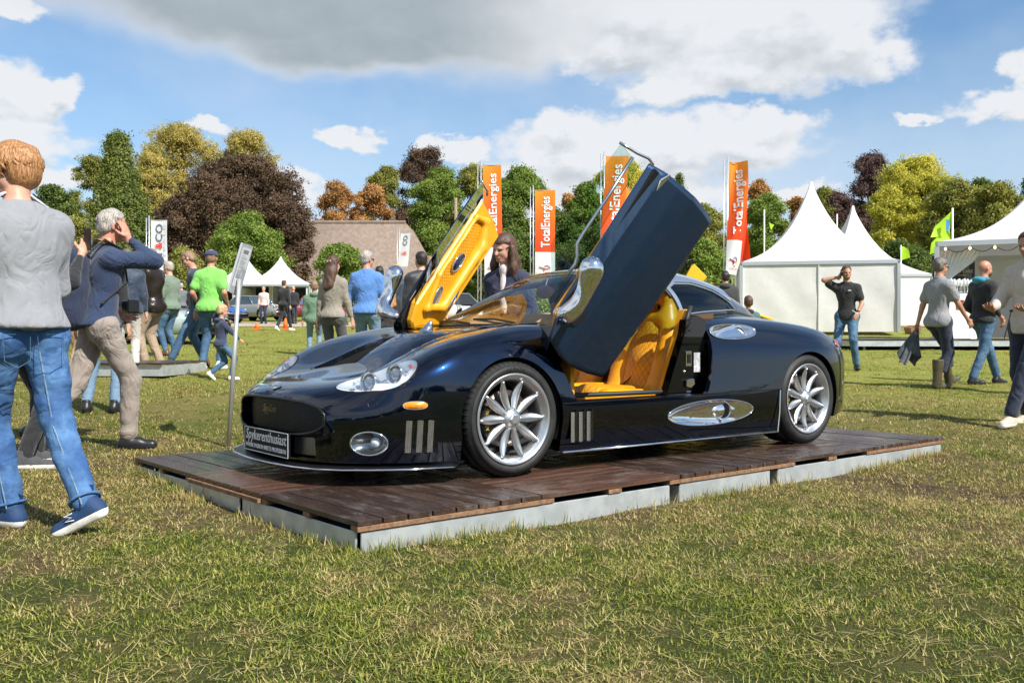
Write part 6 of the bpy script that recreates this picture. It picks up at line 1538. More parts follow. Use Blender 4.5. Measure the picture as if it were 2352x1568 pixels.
# ------------------------------------------------------------ scissor doors
def rodr(w):
    w = Vector(w); return Matrix.Rotation(w.length, 4, w.normalized())
def door(sd, rv, tv, piv):
    d = empty('door'); d.parent = car
    M = Matrix.Translation(Vector(piv) + Vector(tv)) @ rodr(rv) @ Matrix.Translation(-Vector(piv))
    if sd > 0: d.matrix_local = M
    else: d.matrix_local = M
    Y = lambda y: y * sd
    ts = .35 if sd > 0 else .20
    # skin: columns front to rear, rows belt -> crease -> bottom
    def row(t):      # front x, rear x, z front, z rear, y
        rows_ = [(0.0, .775, -.222, .862, .962, .868), (.25, .955, -.245, .795, .86, .908), (.52, .985, -.262, .70, .72, .932), (.68, .990, -.275, .618, .60, .940), (.72, .988, -.276, .598, .568, .938), (.85, .955, -.275, .47, .47, .934), (1.0, .905, -.268, .345, .378, .925)]
        for a, b_ in zip(rows_[:-1], rows_[1:]):
            if t <= b_[0]:
                f = (t - a[0]) / (b_[0] - a[0]); return [a[i] + (b_[i] - a[i]) * f for i in range(1, 6)]
        return rows_[-1][1:]
    NXd, NT = 36, 40; V = []; F = []
    for j in range(NT + 1):
        xf_, xr_, zf_, zr_, y = row(j / NT)
        for i in range(NXd + 1):
            f = i / NXd; V.append((xf_ + (xr_ - xf_) * f, Y(y + .012 * math.sin(f * math.pi)), zf_ + (zr_ - zf_) * f + (.012 * math.sin(f * math.pi) if j < 12 else 0)))
    for j in range(NT):
        for i in range(NXd): k = j * (NXd + 1) + i; F.append((k, k + 1, k + NXd + 2, k + NXd + 1))
    mdl = bpy.data.meshes.new('outer_panel'); mdl.from_pydata(V, [], F); bm = bmesh.new(); bm.from_mesh(mdl); bmesh.ops.recalc_face_normals(bm, faces=bm.faces); bm.to_mesh(mdl); bm.free()
    o = mesh_obj('outer_panel', mdl, PAINT if sd < 0 else DOORP, d); smooth_angle(o, 12); so = o.modifiers.new('s', 'SOLIDIFY'); so.thickness = .012; so.offset = 0
    edge = [(.775, .862), (.935, .79), (.975, .64), (.965, .60), (.895, .365), (-.24, .395), (-.258, .58), (-.215, .93), (.28, .89)]
    MB().prism(edge, Y(.905), Y(.862)).build('door_shell', BLK, d, bevel=.004)
    # inner leather card
    trim = [(.78, .845), (.90, .76), (.93, .62), (.86, .40), (-.20, .415), (-.225, .60), (-.20, .90), (.28, .868)]
    MB().prism(trim, Y(.862), Y(.80)).build('door_card', ORG, d, bevel=.014)
    arm = [rc((.62, Y(.785), .57), (.05, Y(.775), .60), .045, .055, .03), rc((.05, Y(.775), .60), (-.12, Y(.785), .72), .052, .035, .03), rc((.62, Y(.785), .57), (.74, Y(.79), .72), .04, .03, .03), rc((.74, Y(.79), .72), (.5, Y(.79), .83), .028, .024, .03), rc((-.12, Y(.785), .72), (-.06, Y(.79), .86), .03, .024, .03), rc((-.06, Y(.79), .86), (.5, Y(.79), .83), .022, .022, .02)]
    V, F = net(arm, .011, it=2); to_obj('armrest', V, F, ORG, d)
    MB().prism([(.66, .64), (.70, .74), (.48, .81), (-.02, .835), (-.08, .73), (.06, .65)], Y(.802), Y(.788)).build('quilted_insert', ORGD, d, bevel=.006)
    def disc(nm, x, z, rx, rz, m, rot=0.0, y=.795, ring=True):
        o = MB().lathe([(.001, .004), (.8, .004), (1.0, 0)], 28, axis='y').build(nm, m, d, True); o.scale = (rx, 1 if sd < 0 else 1, rz); o.location = (x, Y(y) - .004 * sd, z); o.rotation_euler = (0 if sd > 0 else 0, rot, 0)
        if ring:
            o2 = MB().tube([(math.cos(a) * rx, 0, math.sin(a) * rz) for a in np.linspace(0, 2 * math.pi, 29)[:-1]], .006, 6, closed=True).build(nm + '_ring', CHROME, d, True); o2.location = (x, Y(y - .006), z); o2.rotation_euler = (0, rot, 0)
    disc('speaker', .30, .735, .085, .05, mat('dark_mirror', (0.10, 0.13, 0.18), 0.08, 0.9), -.1, .780)
    disc('handle_plate', .64, .70, .11, .045, perforated('plate_mesh', 160, (0.1, 0.1, 0.1), (0.6, 0.6, 0.6), 0.9, 0.25), .25, .785)
    disc('pull_handle', .55, .545, .10, .022, CHROME, .1, .742, False)
    # window: frame and pane
    fr_ = [(.62, .905), (.50, .905), (.457, .922), (.40, .966), (.33, .974), (.08, .986), (-.214, 1.008)]
    MB().tube([(x, Y(.80 - (z - .9) * ts), z) for x, z in fr_], .0105, 10).build('window_frame', mat('frame_grey', (0.42, 0.46, 0.50), 0.25, 0.9), d, True)
    MB().tube([(x, Y(.80 - (z - .9) * ts), z) for x, z in [(-.228, 1.118), (-.240, 1.06), (-.252, 1.0), (-.275, .93), (-.262, .885)]], .009, 8).build('window_frame', MATS['frame_grey'], d, True)
    pane = [(-.232, 1.106), (.117, 1.102), (.498, 1.083), (.66, .95), (.775, .862), (.45, .885), (-.20, .95)]
    MB().prism([(x, z) for x, z in pane], 0, .004).build('window_pane', thin_glass('door_glass', (0.80, 0.90, 0.88), 1.5), d)
    o = d.children[-1]
    for v in o.data.vertices: v.co.y = Y(.795 - (v.co.z - .9) * ts + (v.co.y - .002))
    # mirror: polished swan-neck casting
    mo = np.array((0, 0, 0)) if sd > 0 else np.array((.12, 0, -.02)); ctl = [(.80, Y(.90), .868, .030), (.795, Y(.96), .874, .040), (.79, Y(1.01), .884, .054), (.745, Y(1.035), .890, .050), (.69, Y(1.045), .897, .045), (.635, Y(1.05), .912, .047), (.58, Y(1.055), .936, .056), (.535, Y(1.06), .962, .064), (.515, Y(1.06), .976, .064)]
    cv = []
    for q in range(len(ctl) - 1):
        p0_, p1_, p2_, p3_ = [np.array(ctl[max(0, min(len(ctl) - 1, q + e))]) for e in (-1, 0, 1, 2)]
        for tt in (0, .33, .66): cv.append(.5 * (2 * p1_ + (p2_ - p0_) * tt + (2 * p0_ - 5 * p1_ + 4 * p2_ - p3_) * tt ** 2 + (3 * p1_ - p0_ - 3 * p2_ + p3_) * tt ** 3))
    cv.append(np.array(ctl[-1])); pr = [rc(a_[:3] + mo, b_[:3] + mo, a_[3], b_[3], .012) for a_, b_ in zip(cv[:-1], cv[1:])]
    V, F = net(pr, .0065, it=6); to_obj('door_mirror', V, F, CHROME, d)
    MB().box((.795 + mo[0], Y(1.052), .885), (.062, .006, .022)).build('mirror_lamp', mat('lamp_strip', (0.5, 0.5, 0.5), 0.1, 0.6, var=.5, vscale=90), d, bevel=.001)
    # bright blade at the rear upper corner
    sc_ = [(-.262, .835), (-.255, .79), (-.21, .775), (-.14, .79), (-.105, .815), (-.12, .845), (-.19, .865)]
    MB().prism(sc_, Y(.885), Y(.921)).build('corner_scoop', CHROME, d, bevel=.008)
    MB().prism([(.62, .70), (.66, .672), (.80, .745), (.80, .795)], Y(.930), Y(.942)).build('handle_recess', VOID, d)
    MB().tube([(.90, Y(.80), .60), (.80, Y(.75), .50)], .008, 6).build('gas_strut', BLK, d)
    if sd < 0: d.matrix_local = M @ Matrix.Translation((0, 0, .86)) @ Matrix.Diagonal((1, 1, .80, 1)) @ Matrix.Translation((0, 0, -.86))
    return d
DOORP = bpy.data.materials.new('door_paint_sheen_dusty'); DOORP.use_nodes = True
g = G(DOORP.node_tree); b = g.n['Principled BSDF']; v = g.new('ShaderNodeTexCoord').outputs['Object']
b.inputs['Metallic'].default_value = 0.75; b.inputs['Coat Weight'].default_value = 1.0; b.inputs['Coat Roughness'].default_value = 0.03
fl = g.noise(v, 500, 2, 0.5); st_ = g.noise(g.vmath('MULTIPLY', v, (1.5, 1, 60)), 2.0, 4, 0.6); sp_ = g.noise(v, 130, 2, 0.4)
c = g.mix(g.maprange(fl, 0.35, 0.7), (0.0045, 0.015, 0.042), (0.020, 0.060, 0.135)); c = g.mix(g.math('MULTIPLY', g.maprange(st_, 0.66, 0.78), 0.10), c, (0.35, 0.42, 0.5)); c = g.mix(g.math('MULTIPLY', g.maprange(sp_, 0.74, 0.8), 0.2), c, (0.4, 0.4, 0.4))  # base blue brightened as a painted sheen; streaks and specks are dust
g.l.new(c, b.inputs['Base Color']); b.inputs['Roughness'].default_value = 0.4
door(1, (-.1835, .9705, -.2258), (-.0106, .0475, .0688), (.95, .85, .6))
door(-1, (-.355, .852, .231), (-.196, .124, -.034), (.95, 0, .6))
# ------------------------------------------------------------ people
def skin(name, c): return mat(name, c, 0.5, var=0.10, vscale=14, bump=0.12, bscale=220, bdist=0.001, sss=0.06)
SK = {'fair': skin('skin_fair', (0.52, 0.28, 0.19)), 'tan': skin('skin_tan', (0.42, 0.21, 0.13)), 'ruddy': skin('skin_ruddy', (0.50, 0.23, 0.155))}
def cloth(name, c, rough=0.85, bump=0.5, var=0.06, sheen=0.15, bs=26, **k):
    if name in MATS: return MATS[name]
    m = mat(name, c, rough, var=var, vscale=9, sheen=sheen, **k); g = G(m.node_tree); b = g.n['Principled BSDF']; v = g.n['Texture Coordinate'].outputs['Object']
    n1 = g.noise(g.vmath('MULTIPLY', v, (1.0, 1.0, 0.7)), bs * .26, 2, 0.45, 1.6); n2 = g.noise(v, 190, 2, 0.5)
    r = g.math('ABSOLUTE', g.math('SUBTRACT', n1, 0.5)); h = g.math('ADD', g.math('MULTIPLY', r, 1.0), g.math('MULTIPLY', n2, 0.035))
    bp = g.new('ShaderNodeBump'); bp.inputs['Strength'].default_value = min(1, bump * 1.3); bp.inputs['Distance'].default_value = 0.055; g.l.new(h, bp.inputs['Height']); g.l.new(bp.outputs[0], b.inputs['Normal']); return m
def locks(hp, R, n, rad, length, th0, m, t, spread=1.0, r0=.009):
    mb = MB()
    for i in range(n):
        a = R.uniform(-2.6, 2.6) * spread + math.pi; zz = R.uniform(-.25, .95); rr = math.sqrt(max(0, 1 - zz * zz)); pts = []
        L = length * R.uniform(.6, 1.15); sw = R.uniform(-.25, .25)
        for q in range(5):
            f = q / 4; ph = math.asin(zz) - f * L / .1 * (.75 if zz > .3 else .45); rq = max(.25, math.cos(ph)) if ph > -.5 else .88 - .12 * f
            zc_ = math.sin(ph) * .088 if ph > -.6 else -.05 - (-.6 - ph) * .075
            aa = a + sw * f; pts.append(hp(-.014 + math.cos(aa) * rq * (rad[0] + .010 * f * R.rand()), math.sin(aa) * rq * rad[1], .036 + zc_))
        mb.tube(pts, [r0, r0 * 1.15, r0, r0 * .7, r0 * .15], 4, cap=False)
    o = mb.build('hair_locks', m, t, True, fix=False); o['kind'] = 'stuff'; return o
def denim(name, c, c2):
    m = bpy.data.materials.new(name); m.use_nodes = True; g = G(m.node_tree); b = g.n['Principled BSDF']; v = g.new('ShaderNodeTexCoord').outputs['Object']
    n = g.noise(v, 4.5, 5, 0.65); f = g.noise(v, 160, 2, 0.5); cc = g.mix(g.maprange(n, 0.40, 0.66), c, c2); cc = g.mix(g.math('MULTIPLY', f, 0.3), cc, tuple(min(1, x * 1.3) for x in c2))
    g.l.new(cc, b.inputs['Base Color']); b.inputs['Roughness'].default_value = 0.85
    bp = g.new('ShaderNodeBump'); bp.inputs['Distance'].default_value = 0.035; bp.inputs['Strength'].default_value = 0.6; g.l.new(g.noise(g.vmath('MULTIPLY', v, (1, 1, 1.5)), 9, 2, 0.45, 0.7), bp.inputs['Height']); g.l.new(bp.outputs[0], b.inputs['Normal']); return m
DEN = {'mid': denim('denim_mid', (0.030, 0.078, 0.15), (0.085, 0.165, 0.26)), 'bright': denim('denim_bright', (0.014, 0.060, 0.185), (0.085, 0.19, 0.36)), 'light': denim('denim_light', (0.11, 0.18, 0.265), (0.18, 0.265, 0.355)), 'dark': denim('denim_dark', (0.02, 0.05, 0.10), (0.06, 0.12, 0.20))}
def hairm(name, c, c2):
    m = bpy.data.materials.new(name); m.use_nodes = True; g = G(m.node_tree); b = g.n['Principled BSDF']; v = g.new('ShaderNodeTexCoord').outputs['Object']
    n = g.noise(g.vmath('MULTIPLY', v, (1.0, 1.0, 0.16)), 150, 4, 0.6, 0.3); g.l.new(g.mix(g.maprange(n, 0.35, 0.65), c, c2), b.inputs['Base Color']); b.inputs['Roughness'].default_value = 0.5
    bp = g.new('ShaderNodeBump'); bp.inputs['Distance'].default_value = 0.005; g.l.new(n, bp.inputs['Height']); g.l.new(bp.outputs[0], b.inputs['Normal']); return m
HR = {'ginger': hairm('hair_ginger', (0.22, 0.085, 0.025), (0.52, 0.27, 0.11)), 'grey': hairm('hair_grey', (0.20, 0.17, 0.145), (0.52, 0.47, 0.42)), 'brown': hairm('hair_brown', (0.03, 0.015, 0.008), (0.13, 0.065, 0.035)),
      'dark': hairm('hair_dark', (0.008, 0.006, 0.005), (0.035, 0.024, 0.018)), 'blond': hairm('hair_blond', (0.34, 0.22, 0.09), (0.62, 0.46, 0.25)), 'dgrey': hairm('hair_dark_grey', (0.05, 0.04, 0.035), (0.20, 0.17, 0.14)), 'lbrown': hairm('hair_light_brown', (0.14, 0.08, 0.04), (0.34, 0.21, 0.12))}
EYE = mat('eye_dark', (0.02, 0.014, 0.01), 0.2); LIP = mat('lip', (0.42, 0.15, 0.12), 0.5); GLS_D = mat('dark_lens', (0.01, 0.01, 0.01), 0.08)
def ik(a, b, l1, l2, hint):
    a, b = np.array(a, float), np.array(b, float); d = b - a; L = np.linalg.norm(d); L = min(L, (l1 + l2) * .999); u = d / (np.linalg.norm(d) + 1e-9); b = a + u * L
    x = (l1 * l1 - l2 * l2 + L * L) / (2 * L); hh = math.sqrt(max(0, l1 * l1 - x * x)); p = np.array(hint, float); p -= u * (p @ u); p /= np.linalg.norm(p) + 1e-9
    return a + u * x + p * hh, b
def rotm(yaw=0, pitch=0, roll=0):
    return np.array(Matrix.Rotation(yaw, 3, 'Z') @ Matrix.Rotation(pitch, 3, 'Y') @ Matrix.Rotation(roll, 3, 'X'))
def hand_prims(w, d, n, curl=0.5, k=0.008, sc=1.0):
    d = d / np.linalg.norm(d); n = n - d * (n @ d); n /= np.linalg.norm(n); s = np.cross(n, d); fr = np.stack([d, s, n], 1); P_ = [el(w + d * .048 * sc, np.array([.052, .042, .0155]) * sc, .012, fr), rc(w - d * .03, w + d * .02 * sc, .026 * sc, .027 * sc, .012)]
    for q, (off, L) in enumerate(((-.031, .066), (-.011, .078), (.010, .074), (.029, .058))):
        p = w + d * (.088 - .004 * abs(q - 1.4)) * sc + s * off * sc; a = curl * (.55 + .12 * q)
        dd = d
        for sg, f in enumerate((.46, .31, .23)):
            ang = a * (sg + 1) * .95; dv = d * math.cos(ang) + n * math.sin(ang); p2 = p + dv * L * f * sc; r = .0088 - .0012 * sg; P_.append(rc(p, p2, r * sc, (r - .0008) * sc, .004)); p = p2
    t0 = w + d * .022 * sc - s * .034 * sc; t1 = t0 + (d * .6 - s * .55 + n * .35) * .042 * sc; t2 = t1 + (d * .85 - s * .12 + n * .45) * .032 * sc
    P_ += [rc(t0, t1, .0125 * sc, .0108 * sc, .008), rc(t1, t2, .0105 * sc, .0088 * sc, .004)]
    return P_
SHOE = {}
def shoe(name, M, um, sm, parent, boot=False):
    key = (um.name, sm.name, boot)
    if key not in SHOE:
        P_ = [rc((-.045, 0, .036), (.155, 0, .030), .043, .040, .03), rc((-.035, 0, .062), (.06, 0, .055), .042, .036, .03), rc((-.02, 0, .085), (-.018, 0, .118), .044, .045, .02)]
        if boot: P_ += [rc((-.018, 0, .10), (.0, 0, .40), .055, .078, .03)]
        V, F = net(P_, .009, post=lambda D, X, Y, Z: np.maximum(np.maximum(D, -Z), (Z - (.40 if boot else .135))), it=1)
        me = bpy.data.meshes.new(name); me.from_pydata(V.tolist(), [], F.tolist()); me.materials.append(um); me.materials.append(sm)
        z = V[F].mean(1)[:, 2]; me.polygons.foreach_set('material_index', (z < (.036 if sm.name.startswith('sole_white') else .024)).astype(int).tolist()); me.polygons.foreach_set('use_smooth', [True] * len(F)); SHOE[key] = me
    o = bpy.data.objects.new(name, SHOE[key]); COL.objects.link(o); o.parent = parent; o.matrix_local = M; return o
def folds(seed, amp, fz=24.0):
    R = np.random.RandomState(seed); ph = R.uniform(0, 6.28, 8); a = R.uniform(-9, 9, 8)
    def f(V, N):
        x, y, z = V.T; w = np.sin(fz * z + a[0] * x + a[1] * y + ph[0] + 1.6 * np.sin(7 * y + 5 * x + ph[1])) + .6 * np.sin(1.9 * fz * z + a[2] * y * 1.6 + ph[2] + 1.3 * np.sin(13 * x + ph[3])) + .5 * np.sin(.45 * fz * z + 15 * x * np.sign(a[3]) + 14 * y + ph[4])
        return amp * w * (.45 + .55 * np.sin(3.1 * z + 4 * x + ph[5]) ** 2)
    return f
PEOPLE = []
def person(label, u, vtop, H, yaw, top=None, bottom=None, shoes=None, hair=None, sk='fair', group='visitors on the lawn', h=.016, lean=0.0, head=(0, 0, 0), feet=None, hands=None, handn=None, curl=(0.6, 0.6), elbow=None,
           build=1.0, cap=None, Y=None, female=False, glasses=None, beard=None, X=None, z=None, twist=0, hipoff=(0, 0), backpack=None, extra=None, knees=None, seedn=None, child=0.0, bare_short=None, hem=0.0, hood=None, hands_on=True):
    sc = H / 1.8
    if Y is None:
        lo, hi = 2.0, 90.0
        for _ in range(60):
            m = (lo + hi) / 2; xx_ = (u - CXP) / FPX * m
            if 0.93 + (HYP - vtop) / FPX * m - ground(xx_, m) - H * (math.cos(math.radians(lean)) * .3 + .7) > 0: hi = m
            else: lo = m
        Y = lo
    if X is None: X = (u - CXP) / FPX * Y
    gz_ = ground(X, Y) if z is None else z
    t = empty('person', (X, Y, gz_), math.radians(yaw), label, 'person', group); t.scale = (sc, sc, sc)
    sd = seedn if seedn is not None else len(PEOPLE); PEOPLE.append((label, round(X, 2), round(Y, 2)))
    B = build; W = (.158 if female else .182) * (1 + .25 * child * 0)
    hz = .93 if not child else .86; hip0 = np.array([hipoff[0], hipoff[1], hz]); la = math.radians(lean); up = np.array([math.sin(la), 0, math.cos(la)]); Rt = rotm(math.radians(twist)); sh_ax = Rt @ np.array([0, 1.0, 0])
    hw = .095 if not female else .10
    chest = hip0 + up * .40; shc = hip0 + up * .535; neck = hip0 + up * .59 + np.array([.01, 0, 0])
    hcz = .735 if not child else .75; hc = hip0 + up * hcz + np.array([.028 + .10 * math.sin(math.radians(max(0, head[1])) ) , 0, 0]) * 1.0; HRt = rotm(math.radians(head[0]), math.radians(head[1] + lean * .5), math.radians(head[2]))
    hs = 1.0 + .28 * child; hc = hc + np.array([0, 0, .03 * child])
    shs = [shc + sh_ax * (W - .02) * s_ + np.array([0, 0, -.058]) for s_ in (1, -1)]; hips = [hip0 + np.array([0, hw * s_, -.02]) for s_ in (1, -1)]
    ft = feet or ((.02, .11, 0, 8, 0), (-.02, -.11, 0, -8, 0)); FM = []; ank = []
    for f in ft:
        Mf = Matrix.Translation((f[0], f[1], f[2])) @ Matrix.Rotation(math.radians(f[3]), 4, 'Z') @ Matrix.Rotation(math.radians(f[4]), 4, 'Y'); FM.append(Mf); ank.append(np.array(Mf @ Vector((-.01, 0, .10))))
    legs = []
    for q in (0, 1):
        kn, an = ik(hips[q], ank[q], .43, .43, (knees[q] if knees else (1, .05 if q == 0 else -.05, 0))); legs.append((hips[q], kn, an))
    hd = hands or ((.04, .27, .80), (.04, -.27, .80)); arms = []
    for q in (0, 1):
        e_, w_ = ik(shs[q], hd[q], .285, .25, (elbow[q] if elbow else (-1, .35 if q == 0 else -.35, 0))); arms.append((shs[q], e_, w_))
    # body
    T_ = [rc(hips[0], hips[1], .095 * B, .095 * B, .04, .9), rc(hip0 + up * .04, chest, .115 * B, .125 * B, .06, .78), rc(chest - sh_ax * .05, chest + sh_ax * .05, .11 * B, .11 * B, .05, .8), rc(shs[0], shs[1], .052 * B, .052 * B, .05), rc(shs[0], neck - up * .03, .045, .050, .05), rc(shs[1], neck - up * .03, .045, .050, .05), rc(shc + up * .0, neck + up * .04, .060, .055, .03)]
    L_ = []
    for q in (0, 1):
        a, k_, n_ = legs[q]; L_ += [rc(a, k_, .078 * B, .052, .03), rc(k_, n_, .052, .036, .02)]
    A_ = []
    for q in (0, 1):
        a, e_, w_ = arms[q]; A_ += [rc(a, e_, .050 * B, .038, .03), rc(e_, w_, .040 * B, .026, .015)]
    body_V, body_F = net(T_ + L_ + A_, h * 1.15)
    hf = HRt
    def hp(x, y, z_): return hc + hf @ (np.array([x, y, z_]) * hs)
    HP = [rc(neck - up * .03, hp(-.015, 0, -.05), .056, .052, .02), el(hp(-.012, 0, .035), np.array([.096, .075, .088]) * hs, .02, hf), el(hp(.028, 0, -.030), np.array([.062, .056, .074]) * hs, .03, hf), el(hp(.058, 0, -.080), np.array([.028, .030, .024]) * hs, .02, hf),
          rc(hp(.083, 0, .012), hp(.103, 0, -.022), .009 * hs, .0135 * hs, .012), el(hp(.074, .030, .008), np.array([.018, .016, .010]) * hs, .012, hf, True), el(hp(.074, -.030, .008), np.array([.018, .016, .010]) * hs, .012, hf, True), rc(hp(.080, .032, .026), hp(.080, -.032, .026), .009 * hs, .009 * hs, .014),
          rc(hp(.084, .018, -.052), hp(.084, -.018, -.052), .007 * hs, .007 * hs, .008)]
    for s_ in (1, -1): HP += [el(hp(-.010, .078 * s_, -.004), np.array([.018, .008, .030]) * hs, .006, hf), rc(hp(.052, .035 * s_, -.020), hp(.030, .042 * s_, -.045), .022 * hs, .018 * hs, .02)]
    hh = min(h * .55, .0105); V2, F2 = net(HP, hh)
    parts = [(body_V, body_F), (V2, F2)]
    if hands_on:
        for q in (0, 1):
            a, e_, w_ = arms[q]; d = w_ - e_; d /= np.linalg.norm(d); n_ = np.array(handn[q], float) if handn and handn[q] is not None else np.array([.15, -1.0 if q == 0 else 1.0, 0]); 
            dd = d if not (handn and len(handn) > 2 and handn[2 + q] is not None) else np.array(handn[2 + q], float)
            parts.append(net(hand_prims(w_ + d * .01, dd, n_, curl[q], sc=1.0 if not child else .85), .0062 if h < .018 else .009, it=1))
    off = 0; VV = []; FF = []
    for v, f in parts: VV.append(v); FF.append(f + off); off += len(v)
    to_obj('body', np.concatenate(VV), np.concatenate(FF), SK[sk], t)
    for s_ in (1, -1):
        o = MB().lathe([(.001, .011), (.007, .008), (.0105, 0), (.007, -.008), (.001, -.011)], 10, axis='z').build('eye', EYE, t, True); o.location = hp(.073, .030 * s_, .008); o.scale = (1, 1, .55)
    MB().tube([hp(.086, .020, -.053), hp(.091, 0, -.051), hp(.086, -.020, -.053)], .0045, 6).build('mouth', LIP, t, True)
    # trousers
    if bottom:
        th = bottom.get('w', 1.0); P_ = [rc(hips[0] + (0, 0, .01), hips[1] + (0, 0, .01), .112 * B, .112 * B, .05, .92), rc(hip0 + up * .02, hip0 + up * .10, .112 * B, .108 * B, .05, .82)]
        for q in (0, 1):
            a, k_, n_ = legs[q]; P_ += [rc(a, k_, (.094 * B) * (.5 + .5 * th), .066 * th, .035), rc(k_, n_ + (n_ - k_) * (-.04 if not bottom.get('tuck') else -.45), (.066 * th), (.055 * th if not bottom.get('tuck') else .07), .02), el(a + np.array([-.045, 0, -.02]), np.array([.055, .072, .085]) * B, .05)]
        wz = hip0[2] + .085; V, F = net(P_, h, post=lambda D, Xx, Yy, Zz: np.maximum(D, Zz - wz), disp=folds(sd * 3 + 1, bottom.get('f', .0032) * .55, 34)); to_obj('trousers', V, F, bottom['m'], t)
        if bottom.get('belt'):
            V, F = net([rc(hip0 + up * .095, hip0 + up * .115, .128 * B, .128 * B, .02, .82)], h * .9, post=lambda D, Xx, Yy, Zz: np.maximum(D, np.abs(Zz - (hip0[2] + .10)) - .018)); to_obj('belt', V, F, bottom['belt'], t)
    if top:
        k2 = top.get('t', .016); hemz = hip0[2] + top.get('hem', -.05); P_ = [rc(hip0 + up * (-.02 + top.get('hem', -.03)), chest, (.118 if not top.get('loose') else .128) * B + k2, .122 * B + k2, .06, .80), rc(chest - sh_ax * .050, chest + sh_ax * .050, .112 * B + k2, .112 * B + k2, .06, .80), rc(shs[0], shs[1], .050 * B + k2 * .7, .050 * B + k2 * .7, .05), rc(shs[0], neck - up * .035, .050 + k2 * .5, .056 + k2 * .3, .05), rc(shs[1], neck - up * .035, .050 + k2 * .5, .056 + k2 * .3, .05)]
        P_ += [el(hip0 + np.array([-.022, 0, -.01]), np.array([.132 * B + k2 * .8, (.196 if not top.get('band') else .182) * B + k2 * .6, .14]), .05)]
        if female: P_ += [el(chest + np.array([.075, .06 * s_, -.02]), np.array([.06, .06, .06]), .04) for s_ in (1, -1)]
        for q in (0, 1):
            a, e_, w_ = arms[q]
            if top.get('sleeve', 'long') == 'short': P_ += [rc(a, a + (e_ - a) * .62, .054 * B + k2 * .8, .052 * B + k2, .04)]
            else:
                fr2 = top.get('cuff', .87); P_ += [rc(a, e_, .050 * B + k2 * .8, .041 * B + k2 * .7, .04), rc(e_, e_ + (w_ - e_) * fr2, .042 * B + k2 * .7, min(.032, .026 + k2 * .25), .02)]
        nk = neck + up * .012
        V, F = net(P_, h, post=lambda D, Xx, Yy, Zz: np.maximum(np.maximum(D, hemz - Zz), np.minimum(((Xx - nk[0]) * up[0] + (Zz - nk[2]) * up[2]), .085 - np.hypot(Xx - nk[0], Yy - nk[1]))), disp=folds(sd * 7 + 2, top.get('f', .0045) * .8, 17)); o = to_obj(top.get('n', 'shirt'), V, F, top['m'], t)
        if top.get('band'):
            V, F = net([rc(hip0 + up * (top.get('hem', -.03) + .005), hip0 + up * (top.get('hem', -.03) + .035), .122 * B + k2, .122 * B + k2, .03, .80)], h, post=lambda D, Xx, Yy, Zz: np.maximum(D, np.abs(Zz - hemz - .02) - .03)); to_obj('waistband', V, F, top['band'], t)
        if top.get('collar'):
            c0 = neck + up * .0; MB().tube([c0 + np.array([math.cos(a) * .068 + .006, math.sin(a) * .066, .004 * math.cos(a)]) for a in np.linspace(0, 2 * math.pi, 21)[:-1]], .016, 8, closed=True, sq=1.4).build('collar', top['collar'], t, True)
        if hood:
            V, F = net([el(neck + np.array([-.095, 0, -.015]), (.075, .105, .06), .04), rc(neck + np.array([-.03, .085, .0]), neck + np.array([.05, .06, -.02]), .035, .022, .03), rc(neck + np.array([-.03, -.085, .0]), neck + np.array([.05, -.06, -.02]), .035, .022, .03)], h, disp=folds(sd + 3, .004)); to_obj('hood', V, F, hood, t)
    if shoes:
        for q in (0, 1): shoe('boot' if shoes[0].name.startswith('boot') else 'shoe', FM[q], shoes[0], shoes[1], t, boot=shoes[0].name.startswith('boot'))
    if hair:
        st, hk = hair; fl = lambda V, N: .0028 * (np.sin(70 * (V @ hf)[:, 1] + 31 * V[:, 0] + 3 * np.sin(17 * V[:, 2] + 23 * V[:, 0])) + .8 * np.sin(41 * V[:, 0] - 57 * V[:, 1] + 12 * V[:, 2] + 2 * np.sin(29 * V[:, 1])))
        if st in ('short', 'mop', 'long', 'pony', 'fringe'):
            e = {'short': .010, 'mop': .026, 'long': .016, 'pony': .012, 'fringe': .016}[st]; P_ = [el(hp(-.016, 0, .042), np.array([.096 + e, .076 + e * .8, .088 + e]) * hs, .02, hf)]
            if st == 'mop': P_ += [el(hp(-.045, 0, -.018), np.array([.068, .080, .070]) * hs, .03, hf), el(hp(.03, 0, .085), np.array([.07, .075, .04]) * hs, .03, hf)]
            if st in ('short', 'fringe'): P_ += [el(hp(-.055, 0, -.02), np.array([.052, .070, .055]) * hs, .03, hf)]
            if st == 'long': P_ += [el(hp(-.055, 0, -.05), np.array([.07, .085, .12]) * hs, .03, hf), rc(hp(-.075, .02, -.10), hp(-.125, .02, -.33), .070, .052, .04), rc(hp(-.075, -.03, -.10), hp(-.12, -.04, -.30), .065, .05, .04)]
            if st == 'pony': P_ += [el(hp(-.06, 0, -.02), np.array([.055, .07, .06]) * hs, .03, hf), rc(hp(-.10, 0, .01), hp(-.12, 0, -.12), .03, .02, .03)]
            fx0 = {'short': .050, 'mop': .070, 'long': .045, 'pony': .045, 'fringe': .075}[st]
            def cut(D, Xx, Yy, Zz):
                q = np.stack([Xx - hc[0], Yy - hc[1], Zz - hc[2]], -1) @ hf / hs; X_, Z_ = q[..., 0], q[..., 2]
                face = np.minimum(X_ - np.where(Z_ > .06, fx0 + (Z_ - .06) * 1.6, .012 - (0 if st != 'mop' else .012)), .068 - Z_ + 0 * X_) if st != 'x' else X_
                D = np.maximum(D, np.minimum(X_ - (.008 if st != 'mop' else .004), .066 + (.0 if st not in ('mop', 'fringe') else -.022) - Z_) * 1.0)
                if st in ('short', 'fringe'): D = np.maximum(D, -.062 - Z_ + np.maximum(0, X_ + .02) * 1.8)
                return D
            V, F = net(P_, min(h * .6, .010), post=cut, disp=fl); to_obj('hair', V, F, HR[hk], t)
